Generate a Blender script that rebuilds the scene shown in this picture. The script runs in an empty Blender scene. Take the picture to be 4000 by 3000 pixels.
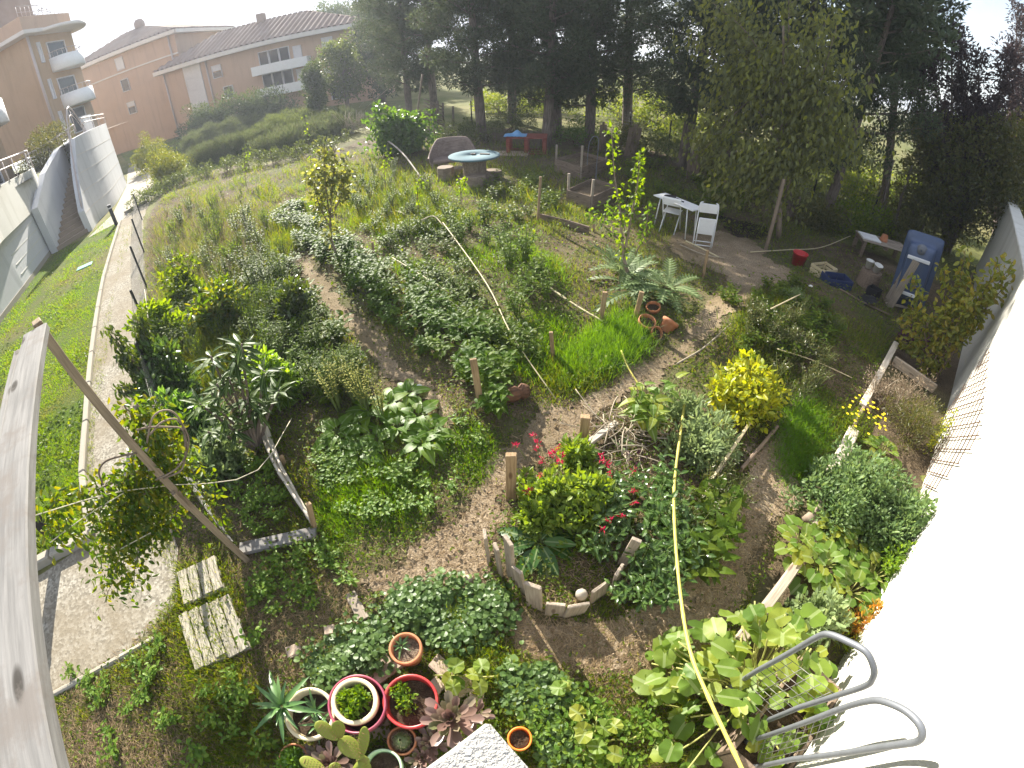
import bpy, math, random
import numpy as np
from mathutils import Matrix, Vector

# ------------------------------------------------------------------ camera (wide action-camera lens)
SC = bpy.context.scene
COL = SC.collection
LENS_A, LENS_B = .03239*1.007, 4.07e-10*1.4*1.007      # degrees per photo pixel, cubic term
PITCH, ROLL, EYE = math.radians(41.0), math.radians(1.5), 3.7
RT = np.array([1, 0, 0.]); UP = np.array([0, math.sin(PITCH), math.cos(PITCH)]); FW = np.array([0, math.cos(PITCH), -math.sin(PITCH)])
cd = bpy.data.cameras.new("camera"); cam = bpy.data.objects.new("camera", cd); COL.objects.link(cam); SC.camera = cam
cd.type = 'PANO'; cd.panorama_type = 'FISHEYE_LENS_POLYNOMIAL'
cd.sensor_fit = 'HORIZONTAL'; cd.sensor_width = 36; cd.sensor_height = 27
cd.fisheye_fov = math.radians(200)
cd.fisheye_polynomial_k0 = 0; cd.fisheye_polynomial_k1 = -math.radians(LENS_A)*(4000/36)
cd.fisheye_polynomial_k2 = 0; cd.fisheye_polynomial_k3 = math.radians(LENS_B)*(4000/36)**3; cd.fisheye_polynomial_k4 = 0
cd.clip_start = .02; cd.clip_end = 3000
_c, _s = math.cos(-ROLL), math.sin(-ROLL)
_X = _c*RT+_s*UP; _Y = -_s*RT+_c*UP; _Z = -FW
cam.matrix_world = Matrix(((_X[0], _Y[0], _Z[0], 0), (_X[1], _Y[1], _Z[1], 0), (_X[2], _Y[2], _Z[2], EYE), (0, 0, 0, 1)))

# ------------------------------------------------------------------ sky, sun, exposure
SUN_AZ, SUN_EL = math.radians(-28), math.radians(27)      # azimuth from +Y, negative = to the left
wd = bpy.data.worlds.new("World"); SC.world = wd; wd.use_nodes = True
nt = wd.node_tree; bg = nt.nodes['Background']
sky = nt.nodes.new('ShaderNodeTexSky'); sky.sky_type = 'NISHITA'; sky.sun_disc = False
sky.sun_elevation = SUN_EL; sky.sun_rotation = SUN_AZ; sky.dust_density = 1.0; sky.air_density = 1.1; sky.altitude = 50
# thin bright cloud over the blue
tcw = nt.nodes.new('ShaderNodeTexCoord'); cn = nt.nodes.new('ShaderNodeTexNoise'); cn.inputs['Scale'].default_value = 2.6; cn.inputs['Detail'].default_value = 6; cn.inputs['Roughness'].default_value = .55
cr_ = nt.nodes.new('ShaderNodeValToRGB'); cr_.color_ramp.elements[0].position = .42; cr_.color_ramp.elements[0].color = (.22, .22, .22, 1); cr_.color_ramp.elements[1].position = .68; cr_.color_ramp.elements[1].color = (1, 1, 1, 1)
cm_ = nt.nodes.new('ShaderNodeMix'); cm_.data_type = 'RGBA'; cm_.inputs[7].default_value = (4.1, 4.25, 4.6, 1)
dp_ = nt.nodes.new('ShaderNodeVectorMath'); dp_.operation = 'DOT_PRODUCT'; dp_.inputs[1].default_value = (math.sin(SUN_AZ)*math.cos(SUN_EL), math.cos(SUN_AZ)*math.cos(SUN_EL), math.sin(SUN_EL))
mr_ = nt.nodes.new('ShaderNodeMapRange'); mr_.inputs[1].default_value = .25; mr_.inputs[2].default_value = .8; mx_ = nt.nodes.new('ShaderNodeMath'); mx_.operation = 'MAXIMUM'
nt.links.new(tcw.outputs['Generated'], cn.inputs['Vector']); nt.links.new(cn.outputs[0], cr_.inputs[0]); nt.links.new(tcw.outputs['Generated'], dp_.inputs[0]); nt.links.new(dp_.outputs['Value'], mr_.inputs[0])
nt.links.new(cr_.outputs[0], mx_.inputs[0]); nt.links.new(mr_.outputs[0], mx_.inputs[1]); nt.links.new(mx_.outputs[0], cm_.inputs[0]); nt.links.new(sky.outputs[0], cm_.inputs[6])
nt.links.new(cm_.outputs[2], bg.inputs[0]); bg.inputs[1].default_value = .08
sl = bpy.data.lights.new("sun", 'SUN'); sl.energy = 5.0; sl.angle = math.radians(.5); sl.color = (1, .94, .82)
so = bpy.data.objects.new("sun", sl); COL.objects.link(so)
sd = Vector((math.sin(SUN_AZ)*math.cos(SUN_EL), math.cos(SUN_AZ)*math.cos(SUN_EL), math.sin(SUN_EL)))
so.rotation_euler = sd.to_track_quat('Z', 'Y').to_euler(); so.location = (0, 0, 60)
SC.view_settings.view_transform = 'Standard'; SC.view_settings.look = 'None'
SC.view_settings.exposure = 1.8; SC.view_settings.gamma = 1
SC.cycles.max_bounces = 6; SC.cycles.diffuse_bounces = 3; SC.cycles.glossy_bounces = 2; SC.cycles.transmission_bounces = 3
SC.cycles.transparent_max_bounces = 4; SC.cycles.use_denoising = True
SC.cycles.caustics_reflective = False; SC.cycles.caustics_refractive = False

# ------------------------------------------------------------------ pixel -> place
def ray(px, py):
    x = px-2000; y = 1500-py; r = math.hypot(x, y) or 1e-9; t = math.radians(LENS_A*r-LENS_B*r**3)
    a, b = math.sin(t)*x/r, math.sin(t)*y/r
    a, b = _c*a-_s*b, _s*a+_c*b
    return RT*a+UP*b+FW*math.cos(t)
def G(px, py, z=0.):                      # point on the level z
    d = ray(px, py); k = (z-EYE)/d[2]
    return np.array([d[0]*k, d[1]*k, z])
def T(base, px, py):                      # point upright above (or leaning over) a base point
    h = np.array(base[:2])/np.hypot(base[0], base[1]); d = ray(px, py)
    k = np.hypot(base[0], base[1])/(d[0]*h[0]+d[1]*h[1]); p = d*k; p[2] += EYE
    return p
def Q(px, py, dist):                      # point at a horizontal distance
    d = ray(px, py); k = dist/math.hypot(d[0], d[1]); p = d*k; p[2] += EYE
    return p
def Gv(P):                                # many pixels at once on z = 0
    P = np.asarray(P, float)
    x = P[:, 0]-2000; y = 1500-P[:, 1]; r = np.hypot(x, y)+1e-9; t = np.radians(LENS_A*r-LENS_B*r**3)
    a, b = np.sin(t)*x/r, np.sin(t)*y/r
    a, b = _c*a-_s*b, _s*a+_c*b
    D = RT*a[:, None]+UP*b[:, None]+FW*np.cos(t)[:, None]
    k = -EYE/D[:, 2]
    return np.stack([D[:, 0]*k, D[:, 1]*k, 0*k], 1)
def inside(P, poly):
    x, y = P[:, 0], P[:, 1]; q = np.asarray(poly, float)[:, :2]; r = np.zeros(len(P), bool); j = len(q)-1
    for i in range(len(q)):
        xi, yi = q[i]; xj, yj = q[j]
        c = ((yi > y) != (yj > y)) & (x < (xj-xi)*(y-yi)/((yj-yi) or 1e-12)+xi); r ^= c; j = i
    return r
rng = np.random.default_rng(11)
U = lambda a, b, n=None: rng.uniform(a, b, n)
def unit(v): v = np.asarray(v, float); return v/(np.linalg.norm(v, axis=-1, keepdims=True)+1e-12)
def lerp_path(pts, n):
    pts = np.asarray(pts, float); d = np.r_[0, np.cumsum(np.linalg.norm(np.diff(pts, axis=0), axis=1))]
    t = np.linspace(0, d[-1], n); return np.stack([np.interp(t, d, pts[:, i]) for i in range(pts.shape[1])], 1)
def spline(pts, n):
    pts = np.asarray(pts, float); P = np.vstack([2*pts[0]-pts[1], pts, 2*pts[-1]-pts[-2]]); out = []
    m = len(pts)-1
    for t in np.linspace(0, m, n):
        i = min(int(t), m-1); f = t-i; a, b, c, d = P[i], P[i+1], P[i+2], P[i+3]
        out.append(.5*((2*b)+(c-a)*f+(2*a-5*b+4*c-d)*f*f+(3*b-a-3*c+d)*f**3))
    return np.array(out)

# ground relief: beds and mounds stand a little above the paths
BUMPS = [(*G(1330, 1010)[:2], .5, .10), (*G(1480, 1130)[:2], .5, .10), (*G(1650, 1270)[:2], .5, .10), (*G(1800, 1400)[:2], .45, .10),
         (*G(1950, 1530)[:2], .4, .10), (*G(3050, 1250)[:2], .75, .30), (*G(2950, 1330)[:2], .6, .22), (*G(3180, 1180)[:2], .7, .25),
         (*G(2450, 1150)[:2], .7, .12), (*G(1250, 1400)[:2], .6, .08), (*G(1450, 1650)[:2], .5, .08), (*G(2000, 1050)[:2], .9, .10)]
def hgt(x, y):
    z = .02*np.sin(1.7*x+.6*y)*np.cos(1.3*y-.4*x)+.012*np.sin(4.1*x-2.2*y)
    z = z*np.clip((np.hypot(x, y)-.5)/2, 0, 1)
    for cx, cy, s, a in BUMPS: z = z+a*np.exp(-((x-cx)**2+(y-cy)**2)/(2*s*s))
    return z
def GH(px, py, dz=0.):
    p = G(px, py); p[2] = hgt(p[0], p[1])+dz
    return p

# ------------------------------------------------------------------ mesh builder
class MB:
    def __init__(s): s.V = []; s.C = []; s.F = {}; s.n = 0
    def add(s, V, F, mi=0, gc=None, smooth=False):
        V = np.asarray(V, float).reshape(-1, 3)
        s.V.append(V); s.C.append(np.asarray(V if gc is None else gc, float).reshape(-1, 3))
        for f in (F if isinstance(F, list) else [F]):
            f = np.asarray(f, int); s.F.setdefault(f.shape[1], []).append((f+s.n, mi, smooth))
        s.n += len(V); return s
    def build(s, name, mats, parent=None, origin=None):
        V = np.concatenate(s.V); C = np.concatenate(s.C)
        o0 = np.zeros(3) if origin is None else np.asarray(origin, float)
        me = bpy.data.meshes.new(name); me.vertices.add(len(V)); me.vertices.foreach_set('co', (V-o0).astype(np.float32).ravel())
        L, ST, MI, SM = [], [], [], []; off = 0
        for k, lst in s.F.items():
            for f, mi, sm in lst:
                m = len(f); L.append(f.ravel()); ST.append(off+k*np.arange(m)); off += k*m
                MI.append(np.full(m, mi)); SM.append(np.full(m, sm))
        L = np.concatenate(L); ST = np.concatenate(ST)
        me.loops.add(len(L)); me.loops.foreach_set('vertex_index', L.astype(np.int32))
        me.polygons.add(len(ST)); me.polygons.foreach_set('loop_start', ST.astype(np.int32))
        me.polygons.foreach_set('material_index', np.concatenate(MI).astype(np.int32))
        me.polygons.foreach_set('use_smooth', np.concatenate(SM))
        at = me.attributes.new('gc', 'FLOAT_VECTOR', 'POINT'); at.data.foreach_set('vector', C.astype(np.float32).ravel())
        for m in (mats if isinstance(mats, (list, tuple)) else [mats]): me.materials.append(m)
        me.update(calc_edges=True); me.validate()
        ob = bpy.data.objects.new(name, me); COL.objects.link(ob)
        if parent is not None:
            ob.parent = parent; ob.location = Vector(o0)-parent.location if parent.type == 'EMPTY' else Vector(o0)-Vector(parent.get('_o', (0, 0, 0)))
        else: ob.location = o0
        return ob
def tag(o, label=None, cat=None, group=None, kind=None):
    if label: o['label'] = label
    if cat: o['category'] = cat
    if group: o['group'] = group
    if kind: o['kind'] = kind
    return o
def thing(name, loc, label, cat, group=None):
    o = bpy.data.objects.new(name, None); COL.objects.link(o); o.location = Vector(loc); o.empty_display_size = .1
    return tag(o, label, cat, group)
def copy_tree(src, loc, rz=0., sc=1., label=None, group=None, parent=None):
    c = src.copy(); COL.objects.link(c)
    if parent is None:
        c.location = Vector(loc); c.rotation_euler = (0, 0, rz); c.scale = (sc, sc, sc) if np.isscalar(sc) else sc
        if label: c['label'] = label
        if group: c['group'] = group
    else: c.parent = parent
    for ch in list(src.children): copy_tree(ch, None, parent=c)
    return c
def place(proto, pts, label, group, scale=(.8, 1.2), rz=None):       # first spot moves the prototype itself, the rest are copies
    out = []
    for i, p in enumerate(pts):
        s = U(*scale); r = U(0, 6.28) if rz is None else rz+U(-.2, .2)
        lab = label[i] if isinstance(label, list) else label
        if i == 0 and not proto.get('_used'):
            proto['_used'] = 1; proto.location = Vector(p); proto.rotation_euler = (0, 0, r); proto.scale = (s, s, s); tag(proto, lab, None, group); o = proto
        else: o = copy_tree(proto, p, r, s, lab, group)
        if '_used' in o and o is not proto: del o['_used']
        if group is None and 'group' in o: del o['group']
        out.append(o)
    return out

_B = np.array([(x, y, z) for x in (-1, 1) for y in (-1, 1) for z in (-1, 1)], float)
def frame(d, up=(0, 0, 1)):
    d = unit(d); u = np.asarray(up, float)
    if abs(d@u)/np.linalg.norm(u) > .98: u = np.array([0, 1, 0.])
    s = unit(np.cross(u, d)); n = np.cross(d, s); return np.stack([d, s, n], 1)
def box(mb, c, size, M=None, bev=.004, mi=0, off=None, jit=0.):
    h = np.asarray(size, float)/2; b = min(bev, h.min()*.6)
    V = []; 
    for sg in _B:
        for ax in range(3):
            v = sg*(h-b); v[ax] = sg[ax]*h[ax]; V.append(v)
    V = np.array(V); id = lambda i, ax: i*3+ax
    Q4, T3 = [], []
    bits = [tuple((s+1)/2 for s in sg) for sg in _B]
    ix = {tuple(int(q) for q in b_): i for i, b_ in enumerate(bits)}
    for ax in range(3):
        a, c2 = (ax+1) % 3, (ax+2) % 3
        for s in (0, 1):
            q = []
            for (i, j) in ((0, 0), (1, 0), (1, 1), (0, 1)):
                k = [0, 0, 0]; k[ax] = s; k[a] = i; k[c2] = j; q.append(id(ix[tuple(k)], ax))
            Q4.append(q if s else q[::-1])
        for i in (0, 1):
            for j in (0, 1):
                k0 = [0, 0, 0]; k0[a] = i; k0[c2] = j; k1 = list(k0); k1[ax] = 1
                A, B2 = ix[tuple(k0)], ix[tuple(k1)]
                q = [id(A, a), id(B2, a), id(B2, c2), id(A, c2)]
                Q4.append(q if (i == j) else q[::-1])
    for i, sg in enumerate(_B):
        t = [id(i, 0), id(i, 1), id(i, 2)]; T3.append(t if sg.prod() > 0 else t[::-1])
    gc = V+(U(-9, 9, 3) if off is None else off)
    if jit: V = V+U(-jit, jit, V.shape)
    W = (V@np.asarray(M).T if M is not None else V)+np.asarray(c, float)
    mb.add(W, [np.array(Q4), np.array(T3)], mi, gc)
def beam(mb, p0, p1, w, t, up=(0, 0, 1), bev=.004, mi=0, jit=0.):
    p0 = np.asarray(p0, float); p1 = np.asarray(p1, float); d = p1-p0
    box(mb, (p0+p1)/2, (np.linalg.norm(d), w, t), frame(d, up), bev, mi, jit=jit)
def tube(mb, pts, r, n=6, mi=0, cap=True, smooth=True):
    pts = np.asarray(pts, float); m = len(pts); r = np.broadcast_to(np.asarray(r, float), (m,))
    d = unit(np.gradient(pts, axis=0)); V = []; s = None
    for i in range(m):
        if s is None: s = frame(d[i])[:, 1]
        s = unit(s-d[i]*(s@d[i])); nn = np.cross(d[i], s); a = np.arange(n)*2*math.pi/n
        V.append(pts[i]+r[i]*(np.cos(a)[:, None]*s+np.sin(a)[:, None]*nn))
    V = np.concatenate(V); F = []
    for i in range(m-1):
        for j in range(n): F.append((i*n+j, i*n+(j+1) % n, (i+1)*n+(j+1) % n, (i+1)*n+j))
    ln = np.r_[0, np.cumsum(np.linalg.norm(np.diff(pts, axis=0), axis=1))]
    a = np.arange(n)*2*math.pi/n
    gc = np.concatenate([np.stack([np.full(n, ln[i]), r[i]*np.cos(a), r[i]*np.sin(a)], 1) for i in range(m)])+U(-9, 9, 3)
    fs = [np.array(F)]
    if cap and n > 2:
        V = np.vstack([V, pts[0], pts[-1]]); gc = np.vstack([gc, gc[0], gc[-1]]); k = m*n
        fs.append(np.array([(k, (j+1) % n, j) for j in range(n)]+[(k+1, (m-1)*n+j, (m-1)*n+(j+1) % n) for j in range(n)]))
    mb.add(V, fs, mi, gc, smooth)
def lathe(mb, prof, c, n=28, mi=0, M=None, sx=1., sy=1., smooth=True):
    prof = np.asarray(prof, float); m = len(prof); a = np.arange(n)*2*math.pi/n
    V = np.concatenate([np.stack([p[0]*np.cos(a)*sx, p[0]*np.sin(a)*sy, np.full(n, p[1])], 1) for p in prof])
    F = [(i*n+j, i*n+(j+1) % n, (i+1)*n+(j+1) % n, (i+1)*n+j) for i in range(m-1) for j in range(n)]
    gc = V.copy()
    if M is not None: V = V@np.asarray(M).T
    mb.add(V+np.asarray(c, float), np.array(F), mi, gc, smooth)
def sheet(mb, poly, z, mi=0, step=None, edge=0.):                     # filled outline, as a fan of triangles after ear clipping in bmesh
    import bmesh
    poly = np.asarray(poly, float)
    if step:
        L = np.linalg.norm(np.diff(np.vstack([poly[:, :2], poly[:1, :2]]), axis=0), axis=1).sum()
        q = lerp_path(np.vstack([poly[:, :2], poly[:1, :2]]), max(12, int(L/step)))[:-1]
        if edge: q = q+U(-edge, edge, q.shape)
        poly = q
    bm = bmesh.new(); vs = [bm.verts.new((p[0], p[1], 0)) for p in poly]; f = bm.faces.new(vs)
    bmesh.ops.triangulate(bm, faces=[f]); bm.verts.index_update()
    V = np.array([v.co[:] for v in bm.verts]); F = np.array([[v.index for v in f.verts] for f in bm.faces]); bm.free()
    n = np.cross(V[F[:, 1]]-V[F[:, 0]], V[F[:, 2]]-V[F[:, 0]])[:, 2]; F[n < 0] = F[n < 0][:, ::-1]
    V[:, 2] = z; mb.add(V, F, mi)

# leaf outlines: (along, across), faces
def _strip(prof):
    V = []; Q4 = []; T3 = []
    rows = []
    for u, w in prof:
        if w == 0: rows.append([len(V)]); V.append((u, 0))
        else: rows.append([len(V), len(V)+1, len(V)+2]); V += [(u, -w/2), (u, 0), (u, w/2)]
    for a, b in zip(rows, rows[1:]):
        if len(a) == 1 and len(b) == 3: T3 += [(a[0], b[0], b[1]), (a[0], b[1], b[2])]
        elif len(a) == 3 and len(b) == 1: T3 += [(a[0], b[0], a[1]), (a[1], b[0], a[2])]
        else: Q4 += [(a[0], b[0], b[1], a[1]), (a[1], b[1], b[2], a[2])]
    f = []
    if Q4: f.append(np.array(Q4))
    if T3: f.append(np.array(T3))
    return np.array(V, float), f
def _fan(rad, c=(.5, 0)):
    n = len(rad); a = np.linspace(-math.pi, math.pi, n, endpoint=False)
    V = [c]+[(c[0]+r*math.cos(t), r*math.sin(t)) for r, t in zip(rad, a)]
    return np.array(V, float), [np.array([(0, 1+i, 1+(i+1) % n) for i in range(n)])]
def _frond():
    V, T3 = [(0, -.015), (0, .015), (1, 0)], [(0, 1, 2)]
    for i in range(9):
        u = .12+.095*i; w = .42*math.sin(math.pi*(.16+.8*i/9))+.05
        for s in (-1, 1):
            k = len(V); V += [(u-.035, 0), (u+.045, 0), (u+.13, s*w), (u+.03, s*w*.55)]; T3 += [(k, k+1, k+3), (k+1, k+2, k+3)]
    return np.array(V, float), [np.array(T3)]
_lob = [.14, .46, .5, .46, .5, .49, .53, .47, .56, .47, .53, .49, .5, .46, .5, .46]
TEMPL = {'blade': (np.array([(0, -.5), (0, .5), (.55, -.36), (.55, .36), (1, 0)], float), [np.array([(0, 2, 3, 1)]), np.array([(2, 4, 3)])]),
         'rh': (np.array([(0, 0), (.45, -.5), (1, 0), (.45, .5)], float), [np.array([(0, 1, 2), (0, 2, 3)])]),
         'quad': (np.array([(0, -.3), (.5, -.5), (1, -.2), (1, .2), (.5, .5), (0, .3)], float), [np.array([(0, 1, 4, 5), (1, 2, 3, 4)])]),
         'oval': _strip([(0, 0), (.22, .72), (.55, 1), (.82, .62), (1, 0)]),
         'lance': _strip([(0, 0), (.2, .8), (.45, 1), (.75, .6), (1, 0)]),
         'heart': _strip([(0, .35), (.12, .95), (.4, 1), (.72, .62), (1, 0)]),
         'strap': _strip([(0, .8), (.25, 1), (.5, .9), (.75, .6), (1, 0)]),
         'spoon': _strip([(0, .25), (.4, .55), (.7, 1), (.9, .85), (1, 0)]),
         'lobed': _fan(_lob), 'round': _fan([.38, .47, .5, .5, .5, .5, .5, .47, .5, .5]), 'frond': _frond()}
def leafs(mb, P, D, N, L, W, t='rh', fold=.25, bend=.25, mi=0, smooth=False, wav=0.):
    P = np.asarray(P, float).reshape(-1, 3); n = len(P)
    D = np.broadcast_to(unit(D), (n, 3)); N = np.broadcast_to(np.asarray(N, float), (n, 3))
    S = unit(np.cross(N, D)+1e-6); N = np.cross(D, S); L = np.broadcast_to(L, (n,)); W = np.broadcast_to(W, (n,))
    uv, F = TEMPL[t]; k = len(uv); u, v = uv[:, 0], uv[:, 1]
    hh = fold*np.abs(v)[None]*W[:, None]-bend*(u**2)[None]*L[:, None]
    if wav: hh = hh+U(-wav, wav, (n, k))*W[:, None]*(np.abs(v) > .2)[None]
    V = P[:, None]+(u[None]*L[:, None])[..., None]*D[:, None]+(v[None]*W[:, None])[..., None]*S[:, None]+hh[..., None]*N[:, None]
    r = U(0, 1, n); gc = np.stack([np.broadcast_to(u, (n, k)), np.broadcast_to(v, (n, k)), np.broadcast_to(r[:, None], (n, k))], -1)
    o = (np.arange(n)*k)[:, None, None]
    mb.add(V.reshape(-1, 3), [(f[None]+o).reshape(-1, f.shape[1]) for f in F], mi, gc.reshape(-1, 3), smooth)
def sph(n):
    v = rng.normal(size=(n, 3)); return unit(v)

# ------------------------------------------------------------------ materials
class NT:
    def __init__(s, name):
        s.m = bpy.data.materials.new(name); s.m.use_nodes = True; s.t = s.m.node_tree; s.t.nodes.clear()
        s.o = s.n('ShaderNodeOutputMaterial')
    def n(s, ty, **kw):
        x = s.t.nodes.new(ty)
        for k, v in kw.items():
            if k.startswith('i_'): x.inputs[k[2:].replace('_', ' ')].default_value = v
            elif k.startswith('j'): x.inputs[int(k[1:])].default_value = v
            else: setattr(x, k, v)
        return x
    def l(s, a, b, ia=0, ib=0): s.t.links.new(a.outputs[ia], b.inputs[ib]); return b
    def ramp(s, cols, src=None, ia=0):
        r = s.n('ShaderNodeValToRGB'); e = r.color_ramp.elements
        while len(e) < len(cols): e.new(.5)
        for i, (p, c) in enumerate(cols): e[i].position = p; e[i].color = (*c, 1)
        if src is not None: s.l(src, r, ia)
        return r
    def mix(s, a, b, f, ty='MIX', fo=0, ao=0, bo=0):
        m = s.n('ShaderNodeMix', data_type='RGBA', blend_type=ty)
        for v, i, o in ((a, 6, ao), (b, 7, bo), (f, 0, fo)):
            if hasattr(v, 'outputs'): s.t.links.new(v.outputs[o], m.inputs[i])
            else: m.inputs[i].default_value = v if i == 0 else (*v, 1)
        s.last = m; return m
    def bsdf(s, col=None, rough=.8, spec=.3, metal=0., ao=0, co=None):
        b = s.n('ShaderNodeBsdfPrincipled'); b.inputs['Roughness'].default_value = rough
        b.inputs['Specular IOR Level'].default_value = spec; b.inputs['Metallic'].default_value = metal
        if col is not None:
            if hasattr(col, 'outputs'): s.t.links.new(col.outputs[2 if col.bl_idname == 'ShaderNodeMix' else ao], b.inputs['Base Color'])
            else: b.inputs['Base Color'].default_value = (*col, 1)
        return b
    def bump(s, b, src, st=.3, dist=.02, ia=0):
        u = s.n('ShaderNodeBump'); u.inputs['Strength'].default_value = st; u.inputs['Distance'].default_value = dist
        s.t.links.new(src.outputs[ia], u.inputs['Height']); s.t.links.new(u.outputs[0], b.inputs['Normal']); return u
    def out(s, b): s.l(b, s.o); return s.m
    def gc(s): return s.n('ShaderNodeAttribute', attribute_name='gc')
    def noise(s, vec=None, scale=5., det=4., rough=.55, vo=0, sc3=None):
        if sc3 is not None:
            mp = s.n('ShaderNodeMapping'); mp.inputs['Scale'].default_value = sc3
            if vec is not None: s.t.links.new(vec.outputs[vo], mp.inputs[0])
            vec, vo = mp, 0
        x = s.n('ShaderNodeTexNoise'); x.inputs['Scale'].default_value = scale; x.inputs['Detail'].default_value = det; x.inputs['Roughness'].default_value = rough
        if vec is not None: s.t.links.new(vec.outputs[vo], x.inputs['Vector'])
        return x
def pos(t): return t.n('ShaderNodeNewGeometry')
VEC = 1   # 'gc' attribute vector output

def leaf_mat(name, cols, transl=.4, rough=.42, spec=.45, tcol=None, vein=0., patch=None):
    cols = cols if cols[0][0] > cols[0][1] else [(min(.8, c[0]*1.32+.005), min(.8, c[1]*1.24+.004), c[2]*.75) for c in cols]
    t = NT(name); g = t.gc(); sx = t.n('ShaderNodeSeparateXYZ'); t.l(g, sx, VEC)
    oi = t.n('ShaderNodeObjectInfo'); ad = t.n('ShaderNodeMath', operation='MULTIPLY_ADD'); t.t.links.new(oi.outputs['Random'], ad.inputs[0]); ad.inputs[1].default_value = .35
    t.t.links.new(sx.outputs[2], ad.inputs[2]); fr = t.n('ShaderNodeMath', operation='FRACT'); t.l(ad, fr)
    n = len(cols); r = t.ramp([(i/max(n-1, 1), c) for i, c in enumerate(cols)], fr); c = r
    if patch:
        ns = t.noise(pos(t), patch[0], 3.); rr = t.ramp([(patch[2] if len(patch) > 2 else .45, (0, 0, 0)), ((patch[2] if len(patch) > 2 else .45)+.2, (1, 1, 1))], ns)
        m = t.mix(r, patch[1], rr); c = m
    if vein:
        ab = t.n('ShaderNodeMath', operation='ABSOLUTE'); t.t.links.new(sx.outputs[1], ab.inputs[0])
        lt = t.n('ShaderNodeMath', operation='LESS_THAN'); t.l(ab, lt); lt.inputs[1].default_value = .06
        mu = t.n('ShaderNodeMath', operation='MULTIPLY'); t.l(lt, mu); mu.inputs[1].default_value = vein
        m = t.n('ShaderNodeMix', data_type='RGBA'); t.t.links.new(c.outputs[2 if c.bl_idname == 'ShaderNodeMix' else 0], m.inputs[6]); m.inputs[7].default_value = (.35, .42, .2, 1); t.t.links.new(mu.outputs[0], m.inputs[0]); c = m
    b = t.bsdf(c, rough, spec)
    tr = t.n('ShaderNodeBsdfTranslucent')
    hs = t.n('ShaderNodeHueSaturation'); hs.inputs['Saturation'].default_value = 1.15; hs.inputs['Value'].default_value = 2.0; hs.inputs['Hue'].default_value = .478
    t.t.links.new(c.outputs[2 if c.bl_idname == 'ShaderNodeMix' else 0], hs.inputs['Color']); t.l(hs, tr)
    ms = t.n('ShaderNodeMixShader'); ms.inputs[0].default_value = transl; t.l(b, ms, 0, 1); t.l(tr, ms, 0, 2)
    return t.out(ms)
def wood(name, c1, c2, knot=None, rough=.8, grain=16., worn=None):
    t = NT(name); g = t.gc(); a = t.noise(g, 3., 5., .6, VEC, (1.2, grain, grain)); b2 = t.noise(g, 2.2, 3., .5, VEC, (1., 1., 1.))
    r = t.ramp([(.3, c1), (.68, c2)], a); m = t.mix(r, tuple(x*.55 for x in c1), t.ramp([(.5, (0, 0, 0)), (.8, (.6, .6, .6))], b2))
    if knot:
        v = t.n('ShaderNodeTexVoronoi'); mp = t.n('ShaderNodeMapping'); mp.inputs['Scale'].default_value = (3.2, 9, 9); t.l(g, mp, VEC); t.l(mp, v); v.inputs['Scale'].default_value = 1.
        kr = t.ramp([(.0, (1, 1, 1)), (.13, (.8, .8, .8)), (.2, (0, 0, 0))], v); m = t.mix(m, knot, kr, ao=2)
    if worn:
        w = t.noise(g, 5., 6., .7, VEC); m = t.mix(m, worn, t.ramp([(.5, (0, 0, 0)), (.62, (.8, .8, .8))], w), ao=2)
    b = t.bsdf(m, rough, .2); t.bump(b, a, .5, .004); return t.out(b)
def paint(name, c, rough=.5, spec=.4, dirt=None, metal=0., dsc=6., bump=0., amt=.5):
    t = NT(name); p = t.gc(); n = t.noise(p, dsc, 6., .65, VEC)
    col = t.mix(c, dirt if dirt else tuple(x*.8 for x in c), t.ramp([(.42, (0, 0, 0)), (.75, (amt, amt, amt))], n))
    b = t.bsdf(col, rough, spec, metal)
    if bump: t.bump(b, t.noise(p, dsc*12, 3., .5, VEC), bump, .01)
    return t.out(b)
def stucco(name, c, dirt, sc=60., st=.35, streak=True, dist=.01):
    t = NT(name); p = pos(t); n = t.noise(p, sc, 3.); n2 = t.noise(p, .6, 5., .6); n3 = t.noise(p, 1., 5., .6, sc3=(2.5, 2.5, .25))
    m = t.mix(c, dirt, t.ramp([(.45, (0, 0, 0)), (.8, (.55, .55, .55))], n2))
    if streak: m = t.mix(m, tuple(x*.8 for x in dirt), t.ramp([(.52, (0, 0, 0)), (.75, (.5, .5, .5))], n3), ao=2)
    b = t.bsdf(m, .9, .15); t.bump(b, n, st, dist); return t.out(b)

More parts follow.
